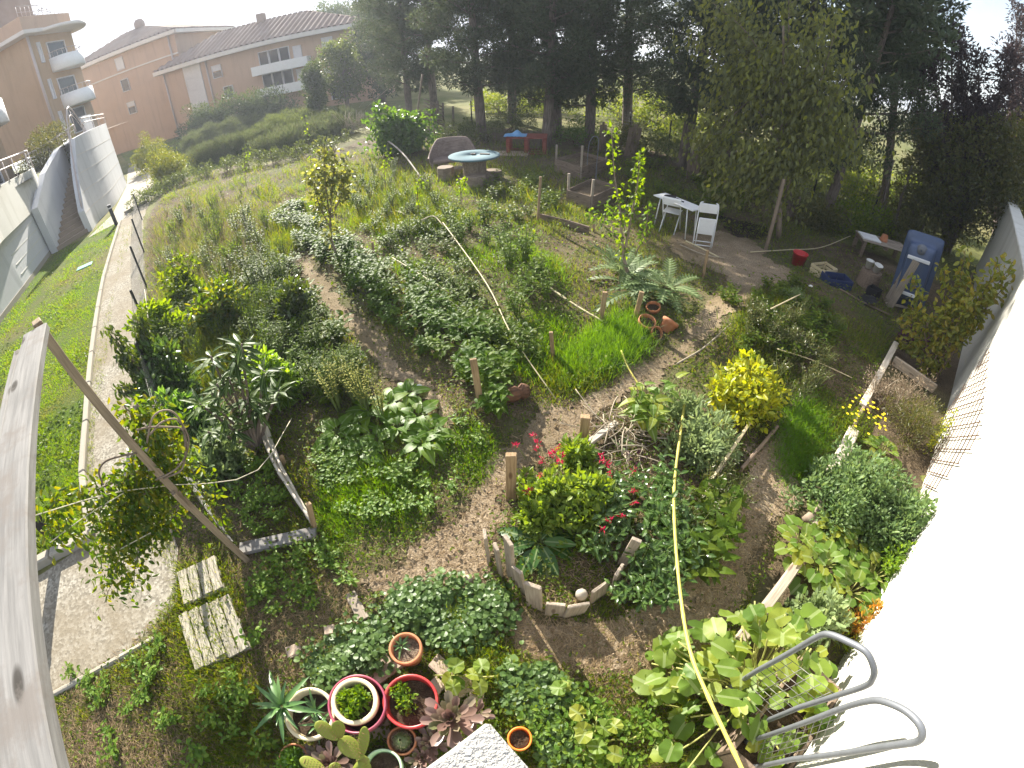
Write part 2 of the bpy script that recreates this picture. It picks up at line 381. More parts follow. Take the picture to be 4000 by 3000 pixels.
def ground_mat(name, cols, sc=3., fine=60., st=.6, extra=None, dist=.03):
    t = NT(name); p = pos(t); a = t.noise(p, sc, 6., .6); f = t.noise(p, fine, 5., .7); c2 = t.noise(p, sc*.22, 4., .6)
    r = t.ramp([(.25+.5*i/max(1, len(cols)-1), c) for i, c in enumerate(cols)], a)
    m = t.mix(r, tuple(x*.5 for x in cols[0]), t.ramp([(.42, (.75, .75, .75)), (.6, (0, 0, 0))], f))
    if extra: m = t.mix(m, extra, t.ramp([(.46, (0, 0, 0)), (.62, (.85, .85, .85))], c2), ao=2)
    b = t.bsdf(m, .95, .1); t.bump(b, f, st, dist); return t.out(b)
def gravel_mat(name):
    t = NT(name); p = pos(t); v = t.n('ShaderNodeTexVoronoi'); v.inputs['Scale'].default_value = 38; t.l(p, v)
    a = t.noise(p, 1.1, 5., .6); f = t.noise(p, 90, 3.)
    sp = t.n('ShaderNodeSeparateColor'); t.t.links.new(v.outputs['Color'], sp.inputs[0])
    r = t.ramp([(0, (.15, .135, .11)), (.5, (.25, .225, .18)), (1, (.36, .335, .285))], sp)
    m = t.mix(r, (.20, .165, .115), t.ramp([(.4, (0, 0, 0)), (.65, (.85, .85, .85))], a))
    m = t.mix(m, (.2, .16, .11), t.ramp([(.55, (0, 0, 0)), (.75, (.6, .6, .6))], f), ao=2)
    b = t.bsdf(m, .95, .15); t.bump(b, v, .25, .008); return t.out(b)

M = {}
M['soil'] = ground_mat('garden_soil', [(.09, .065, .042), (.16, .12, .075), (.25, .19, .125)], 2.5, 45, .8, (.10, .105, .042))
M['dirt'] = ground_mat('dirt_path', [(.25, .19, .125), (.37, .285, .195), (.46, .37, .26)], 2.2, 55, .7, (.15, .115, .065))
M['dark_dirt'] = ground_mat('dark_earth', [(.02, .013, .01), (.045, .03, .022), (.07, .05, .035)], 3., 50, 1.)
M['lawn'] = ground_mat('lawn_base', [(.07, .125, .014), (.10, .155, .022), (.15, .17, .045)], 1.5, 80, .8, (.14, .12, .055))
M['meadow'] = ground_mat('meadow', [(.09, .11, .025), (.16, .17, .05), (.24, .22, .09)], .5, 12, .8, (.2, .18, .08))
M['gravel'] = gravel_mat('gravel')
M['grass'] = leaf_mat('grass_blades', [(.035, .075, .010), (.06, .11, .016), (.085, .13, .022), (.15, .15, .05)], .55, .5, .2, patch=(.9, (.10, .13, .03), .53))
M['lawn_grass'] = leaf_mat('lawn_blades', [(.055, .14, .008), (.075, .165, .012), (.10, .19, .02), (.15, .17, .05)], .5, .5, .3, patch=(1.1, (.15, .15, .05), .52))
M['bright_grass'] = leaf_mat('oat_grass', [(.05, .13, .012), (.07, .17, .018), (.09, .18, .03)], .5, .45, .35)
M['straw'] = leaf_mat('dry_straw', [(.20, .15, .085), (.33, .25, .15), (.43, .34, .21), (.16, .11, .065)], .15, .8, .1)
M['weed'] = leaf_mat('weed_leaves', [(.03, .06, .010), (.05, .10, .014), (.08, .13, .02), (.11, .15, .035)], .55, .5, .2, patch=(.8, (.10, .12, .03), .52))
M['mallow'] = leaf_mat('mallow_leaves', [(.035, .08, .03), (.055, .11, .042), (.08, .14, .055)], .35, .45, .4)
M['bean'] = leaf_mat('bean_leaves', [(.035, .085, .014), (.055, .12, .018), (.085, .15, .022)], .58, .5, .18, vein=.2)
M['pale'] = leaf_mat('pale_leaves', [(.05, .10, .02), (.08, .14, .028), (.11, .17, .035)], .58, .5, .18)
M['chard'] = leaf_mat('chard_leaves', [(.05, .12, .012), (.075, .16, .016), (.12, .2, .03)], .55, .45, .3, vein=.4)
M['pepper'] = leaf_mat('pepper_leaves', [(.02, .055, .015), (.035, .085, .02), (.055, .11, .025)], .35, .33, .55, vein=.25)
M['salvia'] = leaf_mat('salvia_leaves', [(.08, .14, .035), (.11, .18, .045), (.15, .21, .06)], .4, .5, .3)
M['comfrey'] = leaf_mat('broad_leaves', [(.022, .075, .016), (.035, .10, .02), (.05, .13, .025)], .4, .38, .5, vein=.5)
M['citrus'] = leaf_mat('yellow_leaves', [(.14, .19, .012), (.20, .24, .016), (.28, .29, .022), (.09, .16, .015)], .42, .42, .35, vein=.3)
M['sage'] = leaf_mat('sage_leaves', [(.10, .15, .11), (.14, .20, .15), (.18, .24, .18)], .3, .6, .25)
M['silver'] = leaf_mat('silver_fronds', [(.045, .085, .05), (.07, .115, .07), (.11, .16, .115)], .3, .5, .3, vein=.4)
M['rue'] = leaf_mat('rue_leaves', [(.06, .115, .075), (.085, .145, .09), (.11, .17, .10)], .35, .5, .35)
M['squash'] = leaf_mat('squash_leaves', [(.06, .125, .028), (.09, .16, .038), (.13, .19, .05), (.19, .22, .05)], .45, .5, .35, vein=.5)
M['wisteria'] = leaf_mat('climber_leaves', [(.03, .075, .012), (.05, .10, .014), (.075, .12, .016), (.15, .16, .02)], .45, .4, .45)
M['climb'] = leaf_mat('fruit_tree_leaves', [(.08, .11, .025), (.12, .15, .03), (.17, .19, .04), (.20, .17, .035)], .45, .42, .45, vein=.3)
M['orange'] = leaf_mat('orange_leaves', [(.25, .2, .03), (.35, .22, .04), (.42, .18, .05)], .4, .5, .3)
M['loquat'] = leaf_mat('loquat_leaves', [(.02, .05, .018), (.035, .075, .022), (.06, .10, .03)], .35, .5, .25, vein=.3)
M['cherry'] = leaf_mat('drooping_leaves', [(.02, .045, .014), (.035, .06, .017), (.055, .085, .022)], .35, .32, .55)
M['darkherb'] = leaf_mat('olive_brown_leaves', [(.035, .05, .02), (.06, .07, .025), (.09, .09, .035)], .35, .4, .5)
M['lav'] = leaf_mat('lavender_leaves', [(.05, .075, .055), (.07, .10, .07), (.09, .115, .085), (.075, .085, .08)], .25, .65, .2)
M['oleander'] = leaf_mat('oleander_leaves', [(.02, .04, .02), (.035, .06, .028), (.055, .08, .035)], .3, .4, .5)
M['goldshrub'] = leaf_mat('golden_shrub_leaves', [(.06, .09, .015), (.09, .12, .02), (.14, .15, .03)], .4, .45, .4)
M['cypress'] = leaf_mat('cypress_sprays', [(.026, .042, .040), (.038, .058, .052), (.052, .074, .062), (.044, .05, .046)], .28, .6, .25)  # crown tones lightened and blued to take in the lens flare veil
M['juniper'] = leaf_mat('dark_plumes', [(.045, .032, .034), (.06, .042, .042), (.08, .05, .046)], .2, .6, .2)
M['mulberry'] = leaf_mat('hanging_leaves', [(.07, .085, .05), (.09, .11, .062), (.115, .135, .07), (.15, .18, .05)], .45, .42, .45)
M['treeleaf'] = leaf_mat('tree_leaves', [(.035, .055, .03), (.055, .08, .04), (.08, .11, .055)], .4, .45, .4)
M['vine'] = leaf_mat('trellis_leaves', [(.03, .08, .022), (.05, .11, .03), (.07, .135, .04)], .45, .4, .5)
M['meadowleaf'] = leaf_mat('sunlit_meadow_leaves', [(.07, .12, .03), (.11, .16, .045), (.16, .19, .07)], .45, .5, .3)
M['aloe'] = leaf_mat('aloe_leaves', [(.05, .12, .06), (.08, .16, .08)], .15, .35, .5)
M['aeonium'] = leaf_mat('aeonium_leaves', [(.12, .08, .06), (.18, .11, .09), (.25, .17, .14), (.13, .14, .06)], .15, .35, .5)
M['jade'] = leaf_mat('jade_leaves', [(.06, .14, .02), (.1, .2, .03)], .25, .3, .55)
M['parsley'] = leaf_mat('herb_leaves', [(.05, .12, .018), (.085, .16, .027), (.12, .19, .04)], .4, .5, .3)
M['purple'] = leaf_mat('purple_leaves', [(.09, .03, .06), (.14, .05, .09)], .35, .45, .4)
M['twigleaf'] = leaf_mat('dry_leaves', [(.17, .13, .09), (.24, .19, .13), (.30, .25, .18)], .2, .8, .1)
M['red_petal'] = leaf_mat('red_petals', [(.30, .012, .025), (.40, .025, .035)], .35, .5, .3)
M['yellow_petal'] = leaf_mat('yellow_petals', [(.75, .6, .02), (.8, .68, .05)], .3, .5, .3)
M['seed'] = leaf_mat('seed_spikes', [(.18, .2, .07), (.26, .27, .12)], .35, .7, .2)
M['green_stem'] = paint('green_stem', (.12, .16, .04), .6, .3)
M['vine_stem'] = paint('pale_vine_stem', (.30, .30, .09), .6, .3)
M['twig'] = paint('brown_twig', (.17, .125, .085), .85, .15, (.09, .065, .045), dsc=20)
M['dry_twig'] = paint('bleached_twig', (.34, .29, .22), .85, .15, (.2, .16, .12), dsc=20)
M['bark'] = wood('bark', (.085, .066, .055), (.22, .175, .145), grain=7.)
M['pale_bark'] = wood('pale_bark', (.16, .12, .09), (.28, .22, .165), grain=6.)
M['grey_plank'] = wood('weathered_plank', (.15, .145, .14), (.25, .24, .23), (.03, .025, .02), grain=20., worn=(.17, .15, .135))
M['post_wood'] = wood('pergola_wood', (.20, .15, .10), (.36, .28, .195), (.2, .13, .08), grain=22.)
M['stake'] = wood('stake_wood', (.22, .145, .08), (.40, .285, .165), (.14, .08, .045), grain=18.)
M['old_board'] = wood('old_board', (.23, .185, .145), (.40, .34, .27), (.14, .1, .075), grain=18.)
M['dark_board'] = wood('brown_board', (.13, .095, .07), (.26, .195, .145), (.08, .06, .045), grain=18.)  # darker brown wood than the old boards
M['log'] = wood('silvered_log', (.36, .31, .25), (.60, .54, .46), grain=14.)
M['rotten'] = wood('rotten_wood', (.05, .026, .016), (.17, .085, .05), grain=12.)
M['cane'] = paint('yellow_cane', (.50, .43, .10), .5, .35, (.26, .26, .06), dsc=9, amt=.8)
M['pale_cane'] = paint('pale_cane', (.52, .44, .28), .6, .3, (.34, .27, .15), dsc=8)
M['terracotta'] = paint('terracotta', (.40, .155, .07), .75, .25, (.52, .30, .19), dsc=9, amt=.6)
M['cream'] = paint('cream_glaze', (.72, .60, .38), .5, .4, (.5, .4, .26), dsc=7)
M['magenta'] = paint('magenta_glaze', (.33, .06, .105), .38, .4, (.36, .17, .19), dsc=9, amt=.6)
M['redpot'] = paint('red_glaze', (.42, .03, .03), .36, .4, (.40, .12, .10), dsc=9, amt=.6)
M['mint'] = paint('mint_plastic', (.45, .62, .38), .5, .4)
M['red_plastic'] = paint('red_plastic', (.42, .012, .015), .4, .45, (.30, .02, .02))
M['black'] = paint('black_metal', (.012, .012, .014), .5, .4)
M['black_plastic'] = paint('black_plastic', (.012, .012, .016), .55, .35)
M['navy'] = paint('navy_plastic', (.02, .035, .11), .5, .4)
M['steel'] = paint('galvanised_steel', (.16, .17, .19), .5, .4, (.11, .115, .125), metal=.3, dsc=12)
M['wire'] = paint('wire', (.20, .19, .18), .5, .4, metal=.4)
M['lattice'] = paint('lattice_slats', (.09, .055, .035), .8, .2, (.06, .04, .03))
M['string'] = paint('pale_string', (.62, .56, .42), .9, .1)
M['white'] = paint('white_paint', (.74, .74, .74), .5, .4, (.60, .58, .55), amt=.4)
M['white_plastic'] = paint('white_plastic', (.72, .71, .68), .4, .45, (.5, .47, .42), amt=.5)
M['spooltop'] = paint('pale_blue_paint', (.12, .19, .225), .8, .1, (.17, .21, .21), dsc=4)
M['wicker'] = wood('wicker', (.15, .11, .095), (.27, .21, .185), grain=9.)
M['red_wood'] = wood('red_stained_wood', (.17, .04, .03), (.27, .075, .05), grain=14.)
M['tarp'] = paint('blue_tarp', (.16, .36, .62), .5, .35, (.30, .48, .70), dsc=5)
M['enamel'] = paint('blue_grey_enamel', (.06, .09, .17), .35, .5, (.04, .06, .12), dsc=2)
M['stone'] = paint('paving_stone', (.40, .31, .24), .9, .15, (.28, .22, .18), dsc=7, bump=.3)
M['concrete'] = paint('concrete', (.33, .30, .25), .9, .15, (.32, .28, .22), dsc=5, bump=.35)
M['old_pallet'] = wood('bleached_pallet', (.26, .23, .18), (.46, .415, .34), (.25, .2, .15), grain=20.)
M['potsoil'] = ground_mat('pot_soil', [(.04, .026, .018), (.08, .055, .035), (.14, .1, .07)], 20, 120, 1., dist=.01)
M['mulch'] = ground_mat('pot_mulch', [(.10, .07, .05), (.22, .17, .12), (.38, .31, .24)], 30, 120, 1., dist=.01)
M['ochre'] = stucco('ochre_render', (.43, .295, .185), (.34, .24, .15), 25, .2)
M['pink'] = stucco('pinkish_render', (.46, .315, .225), (.37, .26, .19), 25, .2)
M['whitewall'] = stucco('white_render', (.60, .585, .54), (.46, .43, .36), 40, .6, dist=.012)
M['greywall'] = stucco('pale_grey_render', (.58, .58, .60), (.45, .45, .46), 25, .25)
M['rough_white'] = stucco('rough_white_stucco', (.40, .385, .36), (.24, .22, .20), 70, 1., False, .02)
M['fascia'] = paint('eave_paint', (.62, .58, .55), .7, .2, (.48, .45, .42), dsc=1)
M['tile'] = stucco('roof_tile', (.26, .19, .155), (.38, .31, .27), 6, .3, False)
M['glass'] = paint('dark_glass', (.03, .035, .045), .12, .6)
M['shutter'] = paint('roller_shutter', (.60, .58, .60), .6, .3)
M['step'] = paint('stair_concrete', (.30, .235, .18), .9, .15, (.2, .16, .12), dsc=2)
M['rail'] = paint('pinkish_rail', (.45, .38, .36), .5, .4)
M['teal'] = paint('teal_plastic', (.18, .42, .36), .6, .3)
M['foil'] = paint('crumpled_wrapper', (.72, .3, .2), .35, .5, (.8, .78, .75), dsc=14, amt=1.)
M['cactus'] = leaf_mat('cactus_skin', [(.13, .17, .04), (.17, .2, .05)], .1, .5, .35)
M['spine'] = paint('cactus_spots', (.30, .20, .08), .8, .2)
M['clay_orange'] = paint('orange_plastic', (.75, .22, .03), .5, .4)

# ------------------------------------------------------------------ ground, lawn, paths
F0, F1 = G(565, 980)[:2], G(960, 2180)[:2]                     # garden fence line
_fn = unit(np.array([-(F1-F0)[1], (F1-F0)[0]])); 
if _fn[0] < 0: _fn = -_fn
_h0 = hgt
def hgt(x, y):
    s = (np.asarray(x)-F0[0])*_fn[0]+(np.asarray(y)-F0[1])*_fn[1]
    f = np.clip((s-.2)/1.0, 0, 1)*np.clip((22-np.asarray(y))/3, 0, 1)
    return _h0(x, y)*f
GARDEN = Gv([(620, 770), (760, 660), (1050, 640), (1400, 545), (1700, 500), (2000, 500), (2600, 600), (3000, 800), (3300, 950), (3700, 1100), (3845, 1062),
             (3560, 2010), (3300, 2650), (2900, 3000), (1500, 3050), (300, 2990), (200, 2740), (560, 2530), (690, 2250), (640, 2000), (590, 1600), (565, 1080), (570, 870)])
def axis(lo, a, b, hi, st):
    f = np.arange(a, b+1e-6, st); l = a-np.geomspace(st, a-lo, 22)[::-1] if lo < a else []; h = b+np.geomspace(st, hi-b, 22)
    return np.r_[l, f, h]
gx, gy = axis(-900, -16, 16, 900, .16), axis(-60, -1.5, 24, 1500, .16)
GX, GY = np.meshgrid(gx, gy); nx, ny = len(gx), len(gy)
V = np.stack([GX.ravel(), GY.ravel(), hgt(GX, GY).ravel()], 1)
I = (np.arange(ny-1)[:, None]*nx+np.arange(nx-1)[None]).ravel()
FQ = np.stack([I, I+1, I+nx+1, I+nx], 1); cen = V[FQ].mean(1)
ing = inside(cen, GARDEN)
mb = MB(); mb.add(V, FQ[ing], 0, None, True)
mb.F[4].append((FQ[~ing], 1, True))
tag(mb.build('ground', [M['soil'], M['meadow']]), kind='structure')

mb = MB(); sheet(mb, Gv([(475, 866), (405, 1100), (362, 1400), (335, 1700), (322, 2010), (362, 2095), (130, 2235), (-300, 2300), (-500, 1500), (0, 1262), (110, 1112), (224, 978), (345, 925), (440, 835)]), .006, step=.5)
tag(mb.build('lawn', M['lawn']), kind='structure')
LAWN = [(470, 880), (400, 1100), (357, 1400), (330, 1700), (316, 2010), (350, 2085), (130, 2220), (0, 2240), (0, 1275), (115, 1122), (230, 985), (345, 935), (430, 850)]
PATH_P = [(478, 862), (410, 1100), (345, 1700), (330, 2020), (378, 2095), (150, 2250), (0, 2330), (0, 2700), (215, 2720), (560, 2560), (700, 2330), (700, 2130), (640, 2000), (585, 1600), (566, 1080), (560, 980), (560, 850), (600, 760), (575, 770), (505, 838)]
mb = MB(); sheet(mb, Gv(PATH_P), .010, step=.3, edge=.03)
tag(mb.build('gravel_path', M['gravel']), kind='structure')
mb = MB(); sheet(mb, Gv([(345, 930), (440, 838), (495, 728), (500, 660), (520, 645), (565, 648), (592, 668), (592, 722), (545, 780), (500, 840), (478, 862), (440, 880)]), .014, step=.4)
tag(mb.build('footpath', M['concrete']), kind='structure')
mb = MB(); sheet(mb, Gv([(500, 640), (457, 586), (600, 548), (735, 532), (900, 520), (1010, 560), (880, 650), (735, 690), (640, 760), (575, 790), (597, 725), (597, 662), (565, 640), (520, 637)]), .008, step=.8)
tag(mb.build('back_lawn', M['lawn']), kind='structure')
LAWN2 = [(505, 640), (470, 592), (600, 556), (735, 540), (780, 640), (735, 690), (640, 755), (585, 770), (600, 725), (600, 665), (565, 642)]

def cells(poly_px, off, st, mat, name, jit=.012):
    P = Gv(poly_px); lo, hi = P.min(0), P.max(0); xs, ys = np.arange(lo[0], hi[0]+st, st), np.arange(lo[1], hi[1]+st, st)
    X, Y = np.meshgrid(xs, ys); X = X+U(-.3, .3, X.shape)*st; Y = Y+U(-.3, .3, Y.shape)*st; n = len(xs)
    V = np.stack([X.ravel(), Y.ravel(), hgt(X, Y).ravel()+off+U(0, jit, X.size)], 1)
    I = (np.arange(len(ys)-1)[:, None]*n+np.arange(n-1)[None]).ravel(); F = np.stack([I, I+1, I+n+1, I+n], 1)
    c = V[F].mean(1)[:, :2]; c = c+.09*np.stack([np.sin(5*c[:, 1]+2*c[:, 0])+.6*np.sin(13*c[:, 1]), np.cos(5*c[:, 0]-c[:, 1])+.6*np.sin(11*c[:, 0])], 1)
    F = F[inside(c, P)]; mb = MB(); u = np.unique(F); r = np.full(len(V), -1); r[u] = np.arange(len(u)); mb.add(V[u], r[F], 0, None, True)
    return tag(mb.build(name, mat), kind='structure')
DIRT = [[(1380, 2320), (1640, 2120), (1850, 1920), (2010, 1720), (2130, 1600), (2280, 1560), (2420, 1480), (2560, 1400), (2690, 1300), (2760, 1210), (2830, 1130), (2800, 1060), (2620, 1000), (2600, 930),
         (2780, 900), (2930, 930), (3010, 1010), (3100, 1090), (3030, 1160), (2940, 1200), (2860, 1280), (2760, 1360), (2640, 1420), (2560, 1480), (2440, 1560), (2330, 1640), (2250, 1740), (2080, 1830), (1960, 1980), (1900, 2120), (1930, 2300), (1760, 2380), (1560, 2330)],
        [(1190, 1020), (1260, 1080), (1330, 1180), (1450, 1290), (1560, 1400), (1660, 1500), (1740, 1600), (1780, 1700), (1720, 1690), (1650, 1600), (1560, 1510), (1450, 1400), (1330, 1290), (1250, 1180), (1170, 1080)],
        [(1960, 2330), (2200, 2420), (2500, 2440), (2640, 2260), (2740, 2080), (2900, 1880), (3060, 1600), (3160, 1480), (3200, 1560), (3120, 1750), (3080, 1950), (2980, 2160), (2840, 2450), (2640, 2650), (2300, 2640), (2050, 2560), (1940, 2450)],
        [(2230, 1640), (2420, 1620), (2640, 1640), (2800, 1740), (2740, 1900), (2640, 2050), (2450, 1960), (2330, 1860), (2280, 1740)]]
cells(DIRT[0], .004, .05, M['dirt'], 'dirt_path')
cells(DIRT[1], .004, .06, M['dirt'], 'bare_soil_strip')
cells(DIRT[2], .004, .045, M['dirt'], 'trodden_path')
cells([(2800, 850), (2860, 850), (2990, 890), (3000, 935), (2900, 930), (2830, 890)], .006, .08, M['dark_dirt'], 'dug_earth')

# ------------------------------------------------------------------ kerbs
def kerb(name, pts, w, h, label):
    mb = MB(); pts = [np.array(p) for p in pts]
    for a, b in zip(pts, pts[1:]):
        a2, b2 = a.copy(), b.copy(); d = unit(b-a); a2 = a+d*.006; b2 = b-d*.006; a2[2] = b2[2] = h/2-.01
        beam(mb, a2, b2, w, h+.02, bev=.015, jit=.003)
    tag(mb.build(name, M['concrete']), label, 'kerb')
kp = lerp_path([G(*p) for p in ((472, 868), (405, 1100), (362, 1400), (342, 1700), (326, 2020), (365, 2092))], 15)
kerb('path_kerb', kp, .10, .10, 'long pale concrete kerb between the left lawn and the gravel path')
kerb('lawn_corner_kerb', lerp_path([G(362, 2105), G(235, 2165), G(135, 2225), G(-60, 2320)], 4), .13, .12, 'short thick concrete kerb at the near corner of the lawn behind the grey plank')
kerb('back_kerb', lerp_path([G(490, 838), G(530, 815), G(572, 792)], 3), .14, .14, 'short concrete kerb at the far end of the gravel path')
kerb('round_path_kerb', spline([G(572, 790), G(592, 735), G(598, 690), G(580, 660), G(540, 645), G(500, 642)], 14), .10, .06, 'curved kerb round the bend of the footpath by the golden shrubs')
kerb('edging_strip', lerp_path([G(605, 2495), G(400, 2610), G(205, 2718)], 4), .055, .035, 'thin concrete edging strip half buried in weeds below the gravel')

# ------------------------------------------------------------------ white wall at the right and the corner pillar below the camera
WD = unit(np.array([.80, .60])); WB = np.array([4.44, 1.84]); WN = np.array([-WD[1], WD[0]])       # WN points to the garden
def wallp(px, py, off=0.):
    d = ray(px, py); k = ((WB+WN*off)@WN)/(d[:2]@WN); p = d*k; p[2] += EYE; return p
w0, w1 = WB-WD*5.2, WB+WD*12.1
wt = thing('garden_wall', (*WB, 0), 'tall blinding white rendered wall along the right edge of the garden', 'wall')
mb = MB(); c = (w0+w1)/2-WN*.15; box(mb, (*c, 1.08), (17.3, .3, 2.24), frame((*WD, 0)), .035); mb.build('wall', M['whitewall'], wt)
mb = MB(); c = (w0+w1)/2-WN*.15; box(mb, (*c, 2.225), (17.34, .34, .05), frame((*WD, 0)), .02); mb.build('coping', M['whitewall'], wt)
mb = MB()
for i in range(1, 4): p = WB+WD*(12.1-.0)-WN*.02; box(mb, (*(p+WD*.02), .5+i*.45), (.05, .05, .04), frame((*WD, 0)), .004)
mb.build('bracket', M['black'], wt)
ap = ray(1905, 2815); k = (2.35-EYE)/ap[2]; apx = ap*k+np.array([0, 0, EYE])
d1, d2 = G(1660, 3000, 2.35)-apx, G(2090, 3000, 2.35)-apx; d1, d2 = unit(d1), unit(d2); d2 = unit(d2-d1*(d1@d2))
pt = thing('wall_pillar', (apx[0], apx[1]-.3, 0), 'white rough stucco pillar corner directly below the camera', 'pillar')
mb = MB(); cc = apx+(d1+d2)*.24; Mx = np.stack([d1, d2, np.cross(d1, d2)], 1)
if Mx[2, 2] < 0: Mx = np.stack([d2, d1, np.cross(d2, d1)], 1)
box(mb, (cc[0], cc[1], 1.155), (.44, .44, 2.31), Mx, .01); mb.build('shaft', M['whitewall'], pt)
mb = MB(); box(mb, (cc[0], cc[1], 2.332), (.48, .48, .036), Mx, .012); mb.build('cap', M['rough_white'], pt)

# ------------------------------------------------------------------ retaining walls, stairs, terraces at the left
def ribbon(mb, pts, z0, z1, th, mi=0):                                  # upright wall along a line, thickness to its left
    pts = np.asarray(pts, float)[:, :2]; d = unit(np.gradient(pts, axis=0)); nrm = np.stack([-d[:, 1], d[:, 0]], 1); q = pts+nrm*th
    z0 = np.broadcast_to(z0, (len(pts),)); z1 = np.broadcast_to(z1, (len(pts),)); n = len(pts)
    V = np.concatenate([np.c_[pts, z0], np.c_[pts, z1], np.c_[q, z1], np.c_[q, z0]])
    F = []
    for i in range(n-1):
        for a, b in ((0, 1), (1, 2), (2, 3), (3, 0)): F.append((a*n+i, a*n+i+1, b*n+i+1, b*n+i))
    F += [(0, n, 2*n, 3*n), (n-1, 4*n-1, 3*n-1, 2*n-1)]
    mb.add(V, np.array(F), mi)
curve = spline([G(362, 899), G(392, 857), G(430, 821), G(462, 782), G(496, 722)], 26)
ct = thing('curved_wall', curve[12], 'tall curved pale grey retaining wall right of the outdoor stairs', 'wall')
mb = MB(); hz = np.clip(np.interp(np.arange(26), [0, 3, 9, 25], [.9, 1.9, 3.75, 3.95]), 0, 4); ribbon(mb, curve, -.1, hz, .28); mb.build('wall', M['greywall'], ct)
mb = MB()
for z in (.75, 1.5, 2.25, 3.0): 
    m = hz > z+.1; nn = unit(np.c_[np.gradient(curve[:, 1]), -np.gradient(curve[:, 0])]); q = curve[m][:, :2]+nn[m]*.008
    ribbon(mb, q, z, z+.03, .02)
mb.build('joint', M['fascia'], ct)
def railing(name, pts, h, label, z=None, n=7, mat='rail', two=True):
    pts = np.asarray(pts, float); t = thing(name, pts[0], label, 'railing'); q = lerp_path(pts, n); up = np.array([0, 0, h])
    mb = MB(); tube(mb, spline(pts+up, n*3), .035, 8); mb.build('handrail', M[mat], t)
    if two: mb = MB(); tube(mb, spline(pts+up*.62, n*3), .02, 6); mb.build('midrail', M[mat], t)
    for p in q: mb = MB(); tube(mb, [p-(0, 0, .05), p+up*.99], .022, 6); mb.build('baluster', M[mat], t)
    return t
tl, tr = Q(293, 590, 28.), Q(350, 560, 28.); fl, fr = G(228, 982), G(352, 902)
st = thing('outdoor_stairs', (fl+fr)/2, 'brown concrete outdoor stairs climbing between the two retaining walls', 'stairs')
N = 19
for i in range(N):
    a, b = i/N, (i+1)/N; L0, R0, L1, R1 = fl+(tl-fl)*a, fr+(tr-fr)*a, fl+(tl-fl)*b, fr+(tr-fr)*b
    z1 = 3.2*b; V = [(*L0[:2], -.1), (*R0[:2], -.1), (*R1[:2], -.1), (*L1[:2], -.1), (*L0[:2], z1), (*R0[:2], z1), (*R1[:2], z1), (*L1[:2], z1)]
    mb = MB(); mb.add(V, np.array([(0, 1, 5, 4), (1, 2, 6, 5), (2, 3, 7, 6), (3, 0, 4, 7), (4, 5, 6, 7)])); mb.build('step', M['step'], st)
sw = thing('stair_side_wall', fl, 'plain grey wall rising along the left side of the outdoor stairs', 'wall')
mb = MB(); pl = lerp_path([fl+(-.02, .0, 0), tl+(-.02, 0, 0), tl+(-3, 2.5, 0)], 20); ribbon(mb, pl, -.1, np.interp(np.arange(20), [0, 4, 9, 19], [1.9, 2.9, 3.6, 3.9]), .3); mb.build('wall', M['greywall'], sw)
railing('stair_railing', [fr+(.05, .05, .15), fr+(tr-fr)*.3+(0, 0, 1.0), fr+(tr-fr)*.65+(0, 0, 2.1), tr+(0, 0, 3.2-tr[2])], .95, 'thin metal handrail along the right side of the outdoor stairs', n=5)
wl = [G(-700, 1750), G(0, 1268), G(110, 1118), G(227, 956)]
lw = thing('low_retaining_wall', wl[2], 'low white retaining wall with an overhanging curved band at the left edge', 'wall')
mb = MB(); ribbon(mb, lerp_path(wl, 12), -.1, 1.8, .3); mb.build('wall', M['greywall'], lw)
pb = [w+np.array([.55, -.30, 0]) for w in wl]; e = wl[3]
band = spline([pb[0], pb[1], pb[2], e+(.42, -.55, 0), e+(.30, .05, 0), e+(-.4, .75, 0), e+(-1.6, 1.6, 0)], 40)
mb = MB(); ribbon(mb, band, 1.8, 3.25, .22); mb.build('overhang_band', M['whitewall'], lw)
mb = MB(); ribbon(mb, lerp_path([w+np.array([.04, -.02, 0]) for w in wl], 12), -.05, .16, .05); mb.build('plinth', M['concrete'], lw)
mb = MB(); tube(mb, [e+(.50, -.3, 1.9), e+(.42, -.25, 1.5), e+(.15, -.05, 1.3), e+(.12, -.03, .1)], .04, 8); mb.build('drainpipe', M['rail'], lw)
mb = MB()
for z in (.45, .8, 1.15, 1.5): ribbon(mb, lerp_path([wl[2]+(.012, -.006, 0), wl[3]+(.012, -.006, 0)], 3), z, z+.025, .02)
mb.build('joint', M['whitewall'], lw)
ter = np.array([e+(-.2, .3, 0), *[b_ for b_ in band[26:]], tl+(-.1, 0, 0), tl+(-2.8, 2.4, 0), (-40, 29, 0), (-70, 29, 0), (-70, -4, 0), pb[0]+(-.5, 0, 0), *[w+(-.25, .1, 0) for w in wl[1:3]]])
mb = MB(); sheet(mb, ter, 2.95); tag(mb.build('lower_terrace', M['concrete']), kind='structure')
mb = MB(); sheet(mb, np.array([tr+(.05, 0, 0), *[curve[i]+(-.15, .1, 0) for i in range(9, 26)], (-26, 29.2, 0), (-70, 29.2, 0), (-70, 26, 0), tl+(-3.1, 2.6, 0)]), 3.6)
tag(mb.build('upper_terrace', M['concrete']), kind='structure')
railing('terrace_railing', [p+(0, 0, 3.25) for p in (band[6], band[14], band[20], band[27], band[34])], .75, 'pinkish metal railing on top of the low overhanging wall', n=9)
railing('upper_railing', [np.array([*Q(110, 640, 27.)[:2], 3.25]), np.array([*Q(190, 585, 27.5)[:2], 3.4]), np.array([*Q(265, 535, 28)[:2], 3.65]), np.array([*Q(300, 528, 28.5)[:2], 3.8])], .6, 'pinkish railing on the terrace edge above the stair side wall', n=6)
railing('wall_top_railing', [curve[i]+(-.1, .1, 3.95) for i in (14, 19, 25)], .55, 'short double railing on top of the curved grey wall', n=4)
